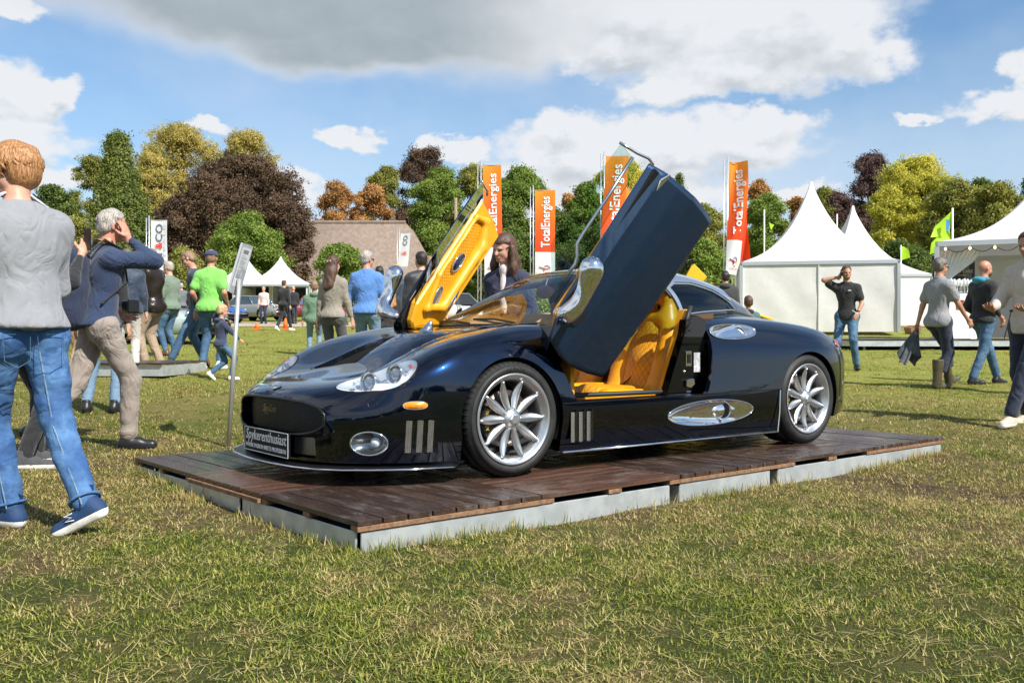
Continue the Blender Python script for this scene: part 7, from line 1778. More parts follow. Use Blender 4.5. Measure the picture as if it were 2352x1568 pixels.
            if h < .0135 or st in ('mop', 'long'): locks(hp, np.random.RandomState(sd), 190 if st == 'mop' else 110, (.118, .095) if st == 'mop' else (.106, .084), .10 if st == 'mop' else .055, 0, HR[hk], t, 1.0 if st == 'mop' else .8, .0085 if st == 'mop' else .005)
        if st == 'fringe_bald':
            V, F = net([el(hp(-.02, 0, .02), np.array([.100, .081, .086]) * hs, .02, hf)], .009, post=lambda D, Xx, Yy, Zz: (lambda q: np.maximum(np.maximum(D, q[..., 0] - .02), np.abs(q[..., 2] + .01) - .05))(np.stack([Xx - hc[0], Yy - hc[1], Zz - hc[2]], -1) @ hf)); to_obj('hair', V, F, HR[hk], t)
    if beard:
        V, F = net([el(hp(.040, 0, -.060), np.array([.060, .055, .052]) * hs, .02, hf)], .007, post=lambda D, Xx, Yy, Zz: (lambda q: np.maximum(np.maximum(D, q[..., 2] + .034), -.0 - q[..., 0]))(np.stack([Xx - hc[0], Yy - hc[1], Zz - hc[2]], -1) @ hf)); to_obj('beard', V, F, HR[beard], t)
    if cap:
        V, F = net([el(hp(-.012, 0, .050), np.array([.119, .099, .084]) * hs, .01, hf)], .009, post=lambda D, Xx, Yy, Zz: (lambda q: np.maximum(D, .036 - q[..., 2]))(np.stack([Xx - hc[0], Yy - hc[1], Zz - hc[2]], -1) @ hf)); cp = to_obj('cap', V, F, cap, t)
        V, F = net([el(hp(.115, 0, .045), np.array([.065, .070, .008]), .01, hf)], .007); to_obj('brim', V, F, cap, cp)
    if glasses:
        gl_ = MB()
        for s_ in (1, -1): gl_.tube([hp(.088, .012 * s_, .012), hp(.086, .052 * s_, .014), hp(.0, .083 * s_, .014)], .0028, 5)
        g0 = gl_.build('glasses', BLK, t)
        for s_ in (1, -1): o = MB().lathe([(.001, .003), (.018, .002), (.021, 0), (.001, -.003)], 14, axis='z').build('lens', glasses, g0, True); o.rotation_mode = 'QUATERNION'; o.rotation_quaternion = Vector(hf @ np.array([1, .25 * s_, 0])).to_track_quat('Z', 'Y'); o.location = hp(.090, .030 * s_, .006)
    if backpack:
        V, F = net([rc(chest + np.array([-.21, .0, .06]), hip0 + np.array([-.20, 0, .08]), .115, .125, .04)], h, disp=folds(sd + 9, .006)); bp_o = to_obj('backpack', V, F, backpack, t)
        for s_ in (1, -1): MB().tube([chest + np.array([-.14, .10 * s_, .12]), shc + np.array([-.04, .105 * s_, .095]), shc + np.array([.085, .11 * s_, .03]), chest + np.array([.13, .12 * s_, -.08]), hip0 + up * .15 + np.array([-.05, .17 * s_, 0])], .020, 6, sq=.4).build('strap', BKC, bp_o)
    if extra: extra(t, dict(hp=hp, arms=arms, chest=chest, hip=hip0, shc=shc, neck=neck, FM=FM, legs=legs, up=up, hf=hf))
    return t
def sh(um, sm): return (um, sm)
WHS = mat('shoe_white', (0.78, 0.77, 0.75), 0.6); WSO = mat('sole_white', (0.78, 0.76, 0.70), 0.7, var=.12, vscale=30); BKS = mat('shoe_black', (0.015, 0.015, 0.016), 0.4); BSO = mat('sole_black', (0.02, 0.02, 0.02), 0.8); NVS = mat('shoe_navy', (0.015, 0.045, 0.12), 0.7, bump=.3, bscale=160); BRS = mat('shoe_brown', (0.14, 0.055, 0.03), 0.4); TNS = mat('shoe_beige', (0.52, 0.42, 0.32), 0.7); BOOT = mat('boot_olive_rubber', (0.075, 0.065, 0.035), 0.45, var=.3, vscale=10)
NAVY = cloth('navy_knit', (0.018, 0.035, 0.085)); GRYS = cloth('grey_marl', (0.235, 0.24, 0.255), bump=.45); GRYB = cloth('grey_marl_band', (0.20, 0.205, 0.215)); TAUP = cloth('taupe_cotton', (0.27, 0.225, 0.19), bump=.6); BKC = cloth('black_cloth', (0.012, 0.012, 0.014)); LEA = mat('black_brown_leather', (0.020, 0.014, 0.011), 0.28, bump=.7, bscale=18, bdist=.012)
BEI = cloth('beige_cotton', (0.34, 0.25, 0.165)); SAGE = cloth('sage_knit', (0.15, 0.20, 0.15)); LIMEP = cloth('lime_polo', (0.20, 0.55, 0.10)); BLUP = cloth('blue_knit', (0.085, 0.21, 0.50)); OLV = cloth('olive_grey_knit', (0.25, 0.22, 0.175)); CREAM = cloth('cream_jacket', (0.50, 0.44, 0.37)); GPOL = cloth('grey_polo', (0.24, 0.24, 0.245)); NVJ = cloth('navy_jacket', (0.02, 0.035, 0.065), 0.6); GRN = cloth('green_hoodie', (0.11, 0.19, 0.12)); WTR = cloth('white_trousers', (0.55, 0.51, 0.44)); TANT = cloth('tan_trousers', (0.42, 0.26, 0.13)); DGJ = cloth('dark_grey_denim', (0.07, 0.07, 0.075)); NVT = cloth('navy_trousers', (0.012, 0.018, 0.04)); GJK = cloth('grey_jacket', (0.13, 0.14, 0.16)); PINK = cloth('pale_shirt', (0.62, 0.48, 0.45)); PUF = cloth('black_puffer', (0.02, 0.02, 0.022), 0.5, bs=9, bump=1.0); STRAPC = 0; TEALC = cloth('teal_lining', (0.03, 0.25, 0.35)); CAPB = cloth('cap_brown', (0.16, 0.12, 0.11)); CAPN = cloth('cap_navy', (0.03, 0.04, 0.09)); CHK = cloth('navy_check', (0.02, 0.025, 0.06)); PHONE = mat('phone_black', (0.01, 0.01, 0.012), 0.15)
def box_at(t, name, c, d, m, R=None, bevel=.002): return MB().box(tuple(c), d, R).build(name, m, t, bevel=bevel)
# boy in grey sweatshirt, walking out of the frame on the left
def boy_x(t, J):
    # printed tape over the shoulders
    s0 = J['arms'][0][0]; s1 = J['arms'][1][0]
    for a, e_ in ((J['arms'][0][0], J['arms'][0][1]), (J['arms'][1][0], J['arms'][1][1])):
        MB().tube([J['neck'] + np.array([0, (a[1]) * .35, .045]), a + np.array([0, (a[1] > 0) * .02 - .01, .078]), a + (e_ - a) * .5 + np.array([0, np.sign(a[1]) * .066, .02])], .022, 6, sq=.3).build('shoulder_tape', mat('white_tape', (0.78, 0.78, 0.80), 0.6, col2=(0.30, 0.30, 0.45), vscale=55), t)
    for q, cd in ((1, np.array([-.80, .60, 0])), (0, np.array([-.80, .60, 0]))):
        a_, k_, n_ = J['legs'][q]; MB().tube([a_ + cd * .104, a_ * .5 + k_ * .5 + cd * .090, k_ + cd * .077, k_ * .5 + n_ * .5 + cd * .071, n_ + cd * .066], .0035, 5).build('leg_seam', DEN['light'], t)
    for q in (0, 1):
        a_, k_, n_ = J['legs'][q]; d_ = (n_ - k_) / np.linalg.norm(n_ - k_); M_ = Vector(d_).to_track_quat('Z', 'Y').to_matrix(); MB().tube([Vector(n_) + M_ @ Vector((.066 * math.cos(a), .066 * math.sin(a), -.012)) for a in np.linspace(0, 6.283, 25)[:-1]], .007, 6, closed=True).build('trouser_hem', DEN['bright'], t, True)
    for s_ in (1, -1):
        k0 = J['hip'] + np.array([-.138, .075 * s_, -.075]); MB().tube([k0 + np.array([.0, -.06, .05]), k0 + np.array([-.004, .06, .05]), k0 + np.array([-.012, .055, -.07]), k0 + np.array([-.016, 0, -.10]), k0 + np.array([-.012, -.055, -.07])], .002, 4, closed=True).build('pocket_seam', DEN['mid'], t)
    # pocket and curved logo strokes on the shoes
    P_ = J['hip'] + np.array([-.150, -.05, -.075]); 
    for q in (0, 1):
        for s_ in (1, -1): o = MB().tube([(.045, .0485 * s_, .078), (.085, .046 * s_, .078), (.055, .0485 * s_, .062), (.092, .045 * s_, .056), (.050, .048 * s_, .046)], .0030, 5).build('shoe_stripe', PW, t); o.matrix_local = J['FM'][q]
        o = MB().tube([(-.058, 0, .125), (-.072, 0, .155), (-.050, 0, .16)], .007, 5).build('heel_tab', NVS, t); o.matrix_local = J['FM'][q]
        mb = MB()
        for k in range(4): mb.tube([(.02 + k * .022, -.026, .095 - k * .009), (.028 + k * .022, 0, .104 - k * .010), (.02 + k * .022, .026, .095 - k * .009)], .0035, 5)
        o = mb.build('laces', NVS, t); o.matrix_local = J['FM'][q]
person('boy with ginger mop of hair in a grey sweatshirt and blue jeans, walking left', 50, 303, 1.77, 138, dict(m=GRYS, t=.034, hem=.0, band=GRYB, n='sweatshirt', loose=1, f=.007), dict(m=DEN['bright'], w=1.10, f=.007), sh(NVS, WSO), ('mop', 'ginger'), h=.0115, Y=4.35,
       feet=((.08, .03, .0, 28, -2), (-.36, -.17, .05, 40, 26)), hands=((.10, .30, .84), (.34, -.12, 1.10)), elbow=((-1, .5, 0), (-.3, -.25, -1)), head=(54, 8, 0), lean=4, extra=boy_x, z=ground(-2.3, 4.35), build=1.06)
def navy_x(t, J):
    MB().tube([J['neck'] + np.array([math.cos(a) * .082, math.sin(a) * .08, .012 - .03 * math.cos(a)]) for a in np.linspace(.4, 2 * math.pi - .4, 16)], .019, 6, sq=.25).build('camera_strap', mat('strap_yellow_black', (0.02, 0.02, 0.02), .6, col2=(0.75, 0.5, 0.02), vscale=9), t)
    MB().box(tuple(J['hip'] + np.array([.21, -.05, .14])), (.09, .14, .10)).build('camera', BLK, t, bevel=.01)
person('grey-haired man in a navy sweater holding his hand to his ear, small dark backpack', 222, 455, 1.83, 40, dict(m=NAVY, t=.026, hem=-.01, band=NAVY, n='sweater', f=.007, loose=1), dict(m=TAUP, w=1.12, f=.007), sh(BKS, BSO), ('short', 'grey'), sk='ruddy', h=.013, lean=5,
       feet=((-.46, .04, .10, 5, 38), (.22, -.06, 0, -28, 0)), hands=((.22, .20, 1.05), (.19, -.14, 1.57)), elbow=((-1, .3, 0), (.5, -.6, -1)), handn=((0, -1, 0), (-.5, .8, .0), None, (-.30, .15, 1.0)), curl=(.6, .45), head=(-6, 4, 0), backpack=cloth('backpack_navy', (0.012, 0.02, 0.05)), Y=7.15, extra=navy_x, hipoff=(.02, 0))
def phone_x(t, J): box_at(t, 'phone', J['arms'][1][2] + np.array([.05, 0.0, .11]), (.012, .075, .155), PHONE, None, .004)
person('person in black trousers raising a phone, mostly hidden behind the boy', 52, 520, 1.66, 60, dict(m=BKC, t=.025), dict(m=BKC), sh(cloth('shoe_dark_grey', (0.06, 0.06, 0.065)), WSO), ('short', 'dark'), Y=6.15, hands=((.1, .28, .9), (.22, -.34, 1.50)), elbow=((-1, .3, 0), (0, -1, -.8)), feet=((.18, .1, 0, 8, 0), (-.05, -.10, 0, -20, 4)), backpack=cloth('backpack_denim', (0.02, 0.05, 0.14)), extra=phone_x, h=.017)
person('person in tan trousers and brown shoes behind the man with the backpack', 146, 560, 1.75, 80, dict(m=BKC, t=.03), dict(m=TANT), sh(BRS, BSO), ('short', 'dark'), Y=11.2, h=.02)
person('person in light blue jeans and black shoes seen between the navy sweater man\'s legs', 232, 545, 1.74, 95, dict(m=BKC, t=.04, n='jacket', hem=-.08), dict(m=DEN['light']), sh(BKS, BSO), ('short', 'dark'), Y=9.3, feet=((.0, .14, 0, 10, 0), (0, -.14, 0, -10, 0)), h=.02)
person('person in white trousers, brown shoes and a dark blue jacket left of the leather jacket', 292, 590, 1.72, 110, dict(m=NVJ, t=.04, n='jacket', hem=-.06), dict(m=WTR), sh(BRS, BSO), ('short', 'dgrey'), Y=13.0, h=.02)
person('man in a shiny dark leather jacket, brown cap and beige trousers, looking down left', 352, 571, 1.80, 172, dict(m=LEA, t=.042, n='jacket', hem=-.10, f=.009, loose=1, collar=LEA), dict(m=BEI, w=1.1), sh(TNS, WSO), ('short', 'grey'), cap=CAPB, glasses=GLS_D, sk='ruddy', head=(10, 18, 0), h=.016, hands=((.22, .24, .86), (.20, -.22, .90)), feet=((.08, .10, 0, 10, 0), (-.06, -.09, 0, -5, 0)))
def bottle_x(t, J): o = MB().lathe([(.001, 0), (.033, 0), (.034, .15), (.014, .19), (.014, .22), (.001, .22)], 14, axis='z').build('water_bottle', mat('bottle_blue', (0.25, 0.45, 0.7), .1, trans=.5), t, True); o.location = J['arms'][0][2] + np.array([.03, 0, -.2])
person('white-haired man in a sage green sweater and jeans standing behind the leather jacket', 391, 600, 1.74, 160, dict(m=SAGE, t=.03, n='sweater'), dict(m=DEN['mid']), sh(BRS, BSO), ('short', 'grey'), head=(0, 10, 0), h=.019, extra=bottle_x, hands=((.1, .28, .82), (.05, -.27, .82)))
person('man with sunglasses leaning to look past the man in the lime polo shirt', 455, 577, 1.80, 200, dict(m=NVJ, t=.03, n='jacket'), dict(m=DEN['mid'], w=1.05), sh(BRS, BSO), ('short', 'lbrown'), glasses=GLS_D, head=(-15, 22, 8), lean=6, h=.018, feet=((.42, .12, 0, 8, 0), (-.1, -.1, 0, -8, 0)))
person('man in a lime green polo shirt and navy cap seen from behind', 484, 573, 1.80, 84, dict(m=LIMEP, t=.026, sleeve='short', n='polo_shirt', hem=-.06, loose=1, collar=LIMEP), dict(m=DEN['mid'], w=1.03), sh(WHS, WSO), ('short', 'lbrown'), cap=CAPN, sk='ruddy', head=(10, 4, 0), h=.0155, build=1.08, hands=((.10, .22, .98), (.10, -.22, .98)), feet=((.0, .13, 0, 12, 0), (.05, -.12, 0, -6, 0)))
person('toddler with blond hair, navy hoodie and white shoes, one hand on his head', 508, 708, 1.0, 38, dict(m=CAPN, t=.03, n='hoodie', hem=-.06), dict(m=DEN['mid'], w=1.1), sh(WHS, WSO), ('short', 'blond'), head=(-10, 8, 0), h=.022, child=1.0, Y=12.6, feet=((-.26, .12, .10, 0, 40), (.22, -.10, 0, -6, 0)), hands=((-.0, .16, 1.66), (.40, -.28, .92)), elbow=((0, 1, .3), (-.4, -1, -.5)), hood=CAPN)
person('man in black sweater and trousers with white shoes walking towards the silver car', 652, 643, 1.80, 62, dict(m=BKC, t=.028, n='sweater'), dict(m=BKC), sh(WHS, WSO), ('short', 'brown'), h=.02, feet=((-.30, .08, .03, 4, 22), (.28, -.08, 0, -6, 0)))
CW = 'onlookers among the parked classic cars'
for (u, vt, H, yaw, tp, bt, hr, cp, lb) in ((667, 655, 1.75, 300, NVJ, NVT, 'grey', GJK, 'man in a flat cap and navy jacket by the silver coupe'), (674, 662, 1.74, 100, BKC, BKC, 'blond', None, 'blond person in black just behind the walking man in black'), (606, 660, 1.72, 265, PINK, NVT, 'grey', None, 'person in a pale pink shirt behind the silver coupe roof'),
      (417, 650, 1.76, 110, GJK, NVT, 'grey', None, 'man in a grey jacket far behind the lime polo on the left'), (446, 655, 1.75, 90, BKC, DEN['mid'], 'dark', None, 'person in a black jacket next to the man in grey, far away'), (325, 648, 1.74, 200, BEI, BEI, 'blond', None, 'far person in beige just left of the leather jacket')):
    person(lb, u, vt, H, yaw, dict(m=tp, t=.035, n='jacket'), dict(m=bt), sh(BKS, BSO), ('short', hr), cap=cp, h=.028, group=CW, Y=43.5 if u > 600 else 36.0)
person('child in a sage green hooded sweater and jeans beside the long-haired woman', 722, 650, 1.46, 100, dict(m=GRN, t=.04, n='hoodie', hem=-.1, loose=1), dict(m=DEN['light']), sh(WHS, WSO), ('short', 'lbrown'), hood=GRN, h=.02, child=.4, Y=18.0)
def clip_x(t, J): MB().box(tuple(J['hp'](-.115, 0, .045)), (.02, .07, .03)).build('hair_clip', mat('hair_clip', (0.55, 0.42, 0.25), .3), t, bevel=.004)
person('woman with long wavy brown hair, grey-beige top and dark grey jeans seen from behind', 765, 587, 1.70, 76, dict(m=OLV, t=.018, n='top', hem=-.02), dict(m=DGJ, w=.95), sh(BKS, WSO), ('long', 'brown'), female=True, head=(-12, 2, 0), h=.014, extra=clip_x, hands=((.02, .26, .78), (.12, -.26, .82)))
person('man in a bright blue sweater and jeans seen from behind, grey hair', 842, 575, 1.83, 82, dict(m=BLUP, t=.026, n='sweater', hem=-.03, cuff=.78, f=.008, collar=BLUP, loose=1), dict(m=DEN['light'], w=1.05), sh(BKS, BSO), ('short', 'grey'), sk='ruddy', glasses=GLS_D, head=(-30, 2, 0), h=.0125, build=1.08, hands=((.06, .33, .80), (.14, -.33, .80)), curl=(.7, .6))
person('bald man with glasses in a navy jacket facing left among the crowd', 918, 605, 1.76, 196, dict(m=NVJ, t=.045, n='jacket', hem=-.10, collar=NVJ, loose=1), dict(m=DEN['mid']), sh(BKS, BSO), ('fringe_bald', 'grey'), glasses=GLS_D, head=(0, 16, 0), h=.018, hands=((.26, .12, .98), (.26, -.12, .98)))
person('red-haired child looking down in front of the bald man', 895, 636, 1.45, 120, dict(m=BKC, t=.03), dict(m=DEN['dark']), sh(BKS, BSO), ('long', 'ginger'), h=.022, child=.4, Y=14.8)
person('dark-haired person half hidden behind the man in the blue sweater', 872, 612, 1.68, 100, dict(m=PINK, t=.03), dict(m=DEN['dark']), sh(BKS, BSO), ('short', 'dark'), h=.022, Y=16.5)
person('man with short fair hair in a black puffer jacket beside the raised passenger door', 988, 588, 1.82, 98, dict(m=PUF, t=.05, n='puffer_jacket', hem=-.06, collar=PUF, f=.009), dict(m=NVT), sh(BKS, BSO), ('short', 'lbrown'), sk='fair', head=(-28, 10, 0), h=.016)
person('dark-haired man in black just left of the fair-haired man in the puffer jacket', 968, 594, 1.80, 120, dict(m=PUF, t=.045, n='puffer_jacket', hem=-.06), dict(m=NVT), sh(BKS, BSO), ('short', 'dark'), h=.018, Y=13.5)
def woman_x(t, J):
    c = J['chest']; V, F = net([el(c + np.array([.085, 0, -.02]), (.050, .040, .20), .01), rc(c + np.array([.06, 0, .12]), J['neck'] + np.array([.04, 0, -.02]), .045, .05, .03)], .01); to_obj('blouse', V, F, cloth('blouse_pale', (0.60, 0.52, 0.50)), t)
    for s_ in (1, -1):
        V, F = net([rc(J['hp'](-.01, .085 * s_, .02), J['hp'](.01, .105 * s_, -.14), .030, .035, .03), rc(J['hp'](.01, .105 * s_, -.14), J['hp'](.03, .115 * s_, -.36), .036, .022, .03)], .009, disp=lambda V, N: .003 * np.sin(90 * V[:, 1] + 60 * V[:, 0])); to_obj('hair_strand', V, F, HR['brown'], t)
person('woman with long brown hair in a navy checked jacket bending to look into the car', 1176, 532, 1.74, 244, dict(m=CHK, t=.022, n='jacket', hem=-.12), dict(m=NVT), sh(BKS, BSO), ('long', 'brown'), female=True, lean=9, head=(-16, 10, -8), h=.012, Y=7.9, extra=woman_x, hands=((.24, .15, 1.0), (.24, -.15, 1.0)))
person('man in a dark hooded jacket with black hair seen from behind near the large tent', 1666, 622, 1.78, 84, dict(m=GJK if False else cloth('charcoal_jacket', (0.035, 0.033, 0.035)), t=.05, n='jacket', hem=-.12, loose=1), dict(m=NVT), sh(BKS, BSO), ('short', 'dark'), hood=cloth('charcoal_hood', (0.04, 0.038, 0.04)), h=.018)
person('small boy in a teal and black jacket beside the man in the dark hooded jacket', 1719, 665, 1.30, 92, dict(m=cloth('teal_grey_jacket', (0.07, 0.13, 0.13)), t=.04, n='jacket', loose=1), dict(m=NVT), sh(BKS, BSO), ('short', 'brown'), hood=BKC, h=.022, child=.5, Y=14.6)
def tee_x(t, J):
    box_at(t, 'phone', J['hp'](.045, -.105, -.015), (.075, .010, .145), PHONE, Matrix.Rotation(-.3, 3, 'Y'), .003)
    w = J['arms'][0][2]; MB().tube([w + np.array([.05, .02, -.03]), w + np.array([.12, -.06, .04])], .006, 6).build('white_pen', WHS, t); MB().tube([w + np.array([math.cos(a) * .033, math.sin(a) * .033, .03]) for a in np.linspace(0, 6.28, 13)[:-1]], .008, 6, closed=True).build('wristwatch', BLK, t)
    c = J['chest']; MB().box(tuple(c + np.array([.137, .075, .035])), (.004, .05, .018)).build('chest_emblem', PW, t, bevel=.001)
person('bearded man in a black t-shirt and jeans talking on his phone before the large tent', 1945, 610, 1.82, 238, dict(m=BKC, t=.018, sleeve='short', n='t_shirt', hem=-.07, f=.006), dict(m=DEN['mid'], w=1.05, belt=BLK), sh(BKS, BSO), ('short', 'brown'), beard='lbrown', sk='tan', h=.0135, build=1.04, head=(28, 4, 0), hands=((.20, .22, .98), (.07, -.125, 1.60)), elbow=((-1, .5, -.2), (.2, -1, -.45)),
       handn=((-.5, -.6, 0), (-.2, .9, 0), None, (.1, .35, 1)), feet=((.02, .17, 0, 20, 0), (.0, -.15, 0, -22, 0)), extra=tee_x)
def boots_x(t, J):
    w = J['arms'][0][2]; V = []; F = []; NU, NV = 64, 22
    for v in range(NV + 1):
        f = v / NV
        for u_ in range(NU):
            a = 2 * math.pi * u_ / NU; r = (.028 + .135 * f ** .8) * (1 + .20 * math.sin(3 * a + 2.2 * f) * f + .16 * math.sin(7 * a + 1 + 3 * f) * f + .07 * math.sin(13 * a + 5 * f) * f)
            V.append((w[0] + .02 - .17 * f + r * math.cos(a), w[1] + .03 + .50 * r * math.sin(a), w[2] - .06 - f * (.44 + .07 * math.sin(2 * a + .6) + .03 * math.sin(5 * a))))
    for v in range(NV):
        for u_ in range(NU): F.append((v * NU + u_, v * NU + (u_ + 1) % NU, (v + 1) * NU + (u_ + 1) % NU, (v + 1) * NU + u_))
    pydata('folded_jacket', V, F, mat('jacket_green_grey', (0.030, 0.042, 0.042), .7, col2=(0.10, 0.11, 0.125), vscale=4), t, True)
person('man in a grey polo shirt, navy trousers and olive rubber boots walking right', 2156, 592, 1.80, 22, dict(m=GPOL, t=.022, sleeve='short', n='polo_shirt', hem=-.08, loose=1, collar=GPOL), dict(m=NVT, w=1.12, tuck=1), sh(BOOT, BOOT), ('fringe', 'dgrey'), sk='tan', glasses=GLS_D, h=.0135, head=(-8, 4, 0), feet=((.34, .10, .05, 4, -22), (-.10, -.09, 0, -6, 0)), hands=((-.12, .28, .84), (.33, -.25, .86)), extra=boots_x)
person('bald man in a black jacket with teal hood lining and blue jeans walking right', 2258, 597, 1.80, 16, dict(m=BKC, t=.035, n='jacket', hem=-.04, f=.008), dict(m=DEN['mid'], w=1.04), sh(BKS, BSO), None, sk='ruddy', beard='brown', h=.0135, head=(-6, 4, 0), hood=TEALC, feet=((.34, .10, .0, 4, 8), (-.26, -.10, 0, -6, 0)), hands=((.10, .20, .96), (.14, -.21, .94)), handn=((0, -1, 0), (0, 1, 0), (.4, -.3, -.9), (.4, .3, -.9)))
def beige_x(t, J):
    for q in (0, 1): w = J['arms'][q][2]; box_at(t, 'phone', w + np.array([.11, .04 if q else -.04, .075]), (.145, .072, .010), PHONE, Matrix.Rotation(-.95, 3, 'Y'), .003)
    c = J['chest']; V, F = net([el(c + np.array([.085, 0, -.1]), (.075, .065, .30), .01)], .012); to_obj('shirt', V, F, mat('pale_blue_shirt', (0.40, 0.47, 0.56), .8), t)
person('man in a cream jacket and dark trousers holding phones at the right edge', 2368, 538, 1.86, 214, dict(m=CREAM, t=.028, n='jacket', hem=-.08, f=.006, loose=1, collar=CREAM, cuff=.80), dict(m=NVT, w=1.10, belt=BRS), sh(TNS, WSO), ('short', 'brown'), sk='tan', h=.0125, Y=9.1, head=(-5, 12, 0), feet=((.33, -.02, 0, 6, 0), (-.22, -.14, 0, -16, 8)), hands=((.33, .16, 1.06), (.30, -.20, 1.08)), elbow=((-1, .6, -.3), (-1, -.6, -.3)), handn=((0, 0, 1), (0, 0, 1), (1, -.3, .1), (1, .3, .1)))
person('person in dark clothes and white sneakers standing behind the cream jacket', 2372, 575, 1.75, 200, dict(m=BKC, t=.03), dict(m=BKC), sh(WHS, WSO), ('short', 'dark'), h=.022, Y=12.3)

# ------------------------------------------------------------ parked classic cars behind the lawn
TYR2 = mat('tyre_far', (0.02, 0.02, 0.02), 0.7); CHR2 = mat('chrome_far', (0.75, 0.75, 0.76), 0.12, 1.0); GLS2 = mat('car_glass', (0.05, 0.07, 0.08), 0.05, 0.0, coat=1.0)
def parked_car(name, label, u, Y, yaw, L, W, belt, Hh, colm, xs_roof, wheel_r=.32, nose=.62, tail=.68, roofm=None, lamp=True, spin=0, u_is_front=False, parts=True):
    X = (u - CXP) / FPX * Y; z0 = ground(X, Y); t = empty(name, (X, Y, z0), math.radians(yaw), label, 'car', 'classic cars parked behind the lawn')
    hl, w = L / 2, W / 2; ax1, ax2 = L * .30, -L * .27
    NX = 56; V = []; secs = 12
    for i in range(NX + 1):
        f = i / NX; x = hl - L * f; e = min(1.0, f / .10, (1 - f) / .10); e = max(0.02, e) ** .5
        zt_ = nose + (belt - nose) * sstep(f / .34) if f < .34 else (belt if f < .66 else belt + (tail - belt) * sstep((f - .66) / .34))
        zt_ -= .16 * (1 - e); wy = w * (.80 + .20 * e) * (1 - .04 * abs(2 * f - 1) ** 2); zb_ = .20 + .10 * (1 - e)
        sec = [(.90, zb_), (.985, zb_ + .08), (1.0, .42), (.995, .52), (.97, zt_ - .10), (.90, zt_ - .02), (.78, zt_ + .012), (.55, zt_ + .02), (.3, zt_ + .03), (0.0, zt_ + .032)]
        for y, z in sec: V.append((x, y * wy, min(z, zt_ + .035)))
    ns_ = 10; F = [(i * ns_ + j, (i + 1) * ns_ + j, (i + 1) * ns_ + j + 1, i * ns_ + j + 1) for i in range(NX) for j in range(ns_ - 1)]
    Va = np.array(V)
    f1 = np.maximum(wheel_r + .055 - np.hypot(Va[:, 0] - ax1, Va[:, 2] - wheel_r), wheel_r + .055 - np.hypot(Va[:, 0] - ax2, Va[:, 2] - wheel_r)); f1 = np.where(Va[:, 1] > w * .6, f1, -1)
    V, F, _ = clip_mesh(V, F, f1); n = len(V); V2 = [tuple(v) for v in V] + [(v[0], -v[1], v[2]) for v in V]; F2 = [tuple(f) for f in F] + [tuple(q + n for q in reversed(f)) for f in F]
    me = bpy.data.meshes.new('body'); me.from_pydata(V2, [], F2); bm = bmesh.new(); bm.from_mesh(me); bmesh.ops.remove_doubles(bm, verts=bm.verts, dist=1e-4); bmesh.ops.recalc_face_normals(bm, faces=bm.faces); bm.to_mesh(me); bm.free()
    o = mesh_obj('body', me, colm, t); smooth_angle(o, 45)
    MB().box((0, 0, .30), (L * .94, W * .86, .22)).build('underbody', TYR2, t)
    x1, x2, x3, x4 = xs_roof; rw = w * .70; bw = w * .90
    def sec2(x, zz, ww): return (x, ww, zz)
    gl_ = MB(); base = [(x1, bw * .9, belt), (x4, bw * .85, belt)]; zr = Hh
    G1 = [(x1, belt, bw * .88), (x2, zr - .04, rw), (x3, zr - .05, rw * .97), (x4, belt, bw * .80)]
    Vg = []; 
    for x, z, y in G1: Vg += [(x, y, z), (x, -y, z)]
    mid = [(x1 - .25, belt, bw), (x4 + .25, belt, bw * .95)]
    gl_.add([(x1, bw * .88, belt), (x1, -bw * .88, belt), (x2, -rw, zr - .04), (x2, rw, zr - .04)], [(0, 1, 2, 3)]).build('windscreen', GLS2, t, fix=False)
    MB().add([(x4, bw * .8, belt), (x4, -bw * .8, belt), (x3, -rw * .97, zr - .05), (x3, rw * .97, zr - .05)], [(3, 2, 1, 0)]).build('rear_window', GLS2, t, fix=False)
    for s_ in (1, -1):
        MB().add([(x1 - .02, s_ * bw * .89, belt), (x2 - .02, s_ * rw, zr - .05), (x3 + .02, s_ * rw, zr - .055), (x4 + .02, s_ * bw * .83, belt)], [(0, 1, 2, 3)]).build('side_window', GLS2, t, fix=False)
        for a, b_ in (((x1, s_ * bw * .89, belt), (x2, s_ * rw * 1.01, zr - .035)), ((x4, s_ * bw * .83, belt), (x3, s_ * rw, zr - .045)), (((x1 + x4) / 2 - .15, s_ * bw * .92, belt), ((x2 + x3) / 2 - .1, s_ * rw * 1.02, zr - .04))): MB().tube([a, b_], .026, 6).build('pillar', CHR2 if roofm is None else colm, t, True)
        for ax_ in (ax1, ax2):
            wh = empty('wheel'); wh.parent = t; wh.location = (ax_, s_ * (w - .11), wheel_r)
            MB().lathe([(wheel_r * .62, .09), (wheel_r * .9, .10), (wheel_r, .07), (wheel_r, -.09), (wheel_r * .6, -.09)], 28).build('tyre', TYR2, wh, True)
            MB().lathe([(.001, .075), (wheel_r * .2, .07), (wheel_r * .3, .04), (wheel_r * .55, .045), (wheel_r * .63, .095)], 20).build('rim', CHR2, wh, True).scale = (1, s_, 1)
        if lamp:
            o = MB().lathe([(.001, .03), (.07, .02), (.095, 0), (.10, -.04)], 18, axis='x').build('headlight', CHR2, t, True); o.location = (hl - .12, s_ * w * .72, nose - .03)
            o = MB().lathe([(.001, .02), (.05, .0)], 12, axis='x').build('indicator', AMB, t, True); o.location = (hl - .06, s_ * w * .76, nose - .19); o.scale = (1, 1.4, .7)
    MB().tube([(hl - .16, w * .93, .43), (hl - .01, w * .6, .43), (hl + .02, 0, .43), (hl - .01, -w * .6, .43), (hl - .16, -w * .93, .43)], .035, 8).build('bumper', CHR2, t, True)
    mb = MB()
    for k in range(9): mb.box((hl - .02, -.36 + k * .09, nose - .14), (.02, .02, .10))
    mb.build('grille', CHR2, t); 
    V = []; F = []
    NR_, NC_ = 8, 8
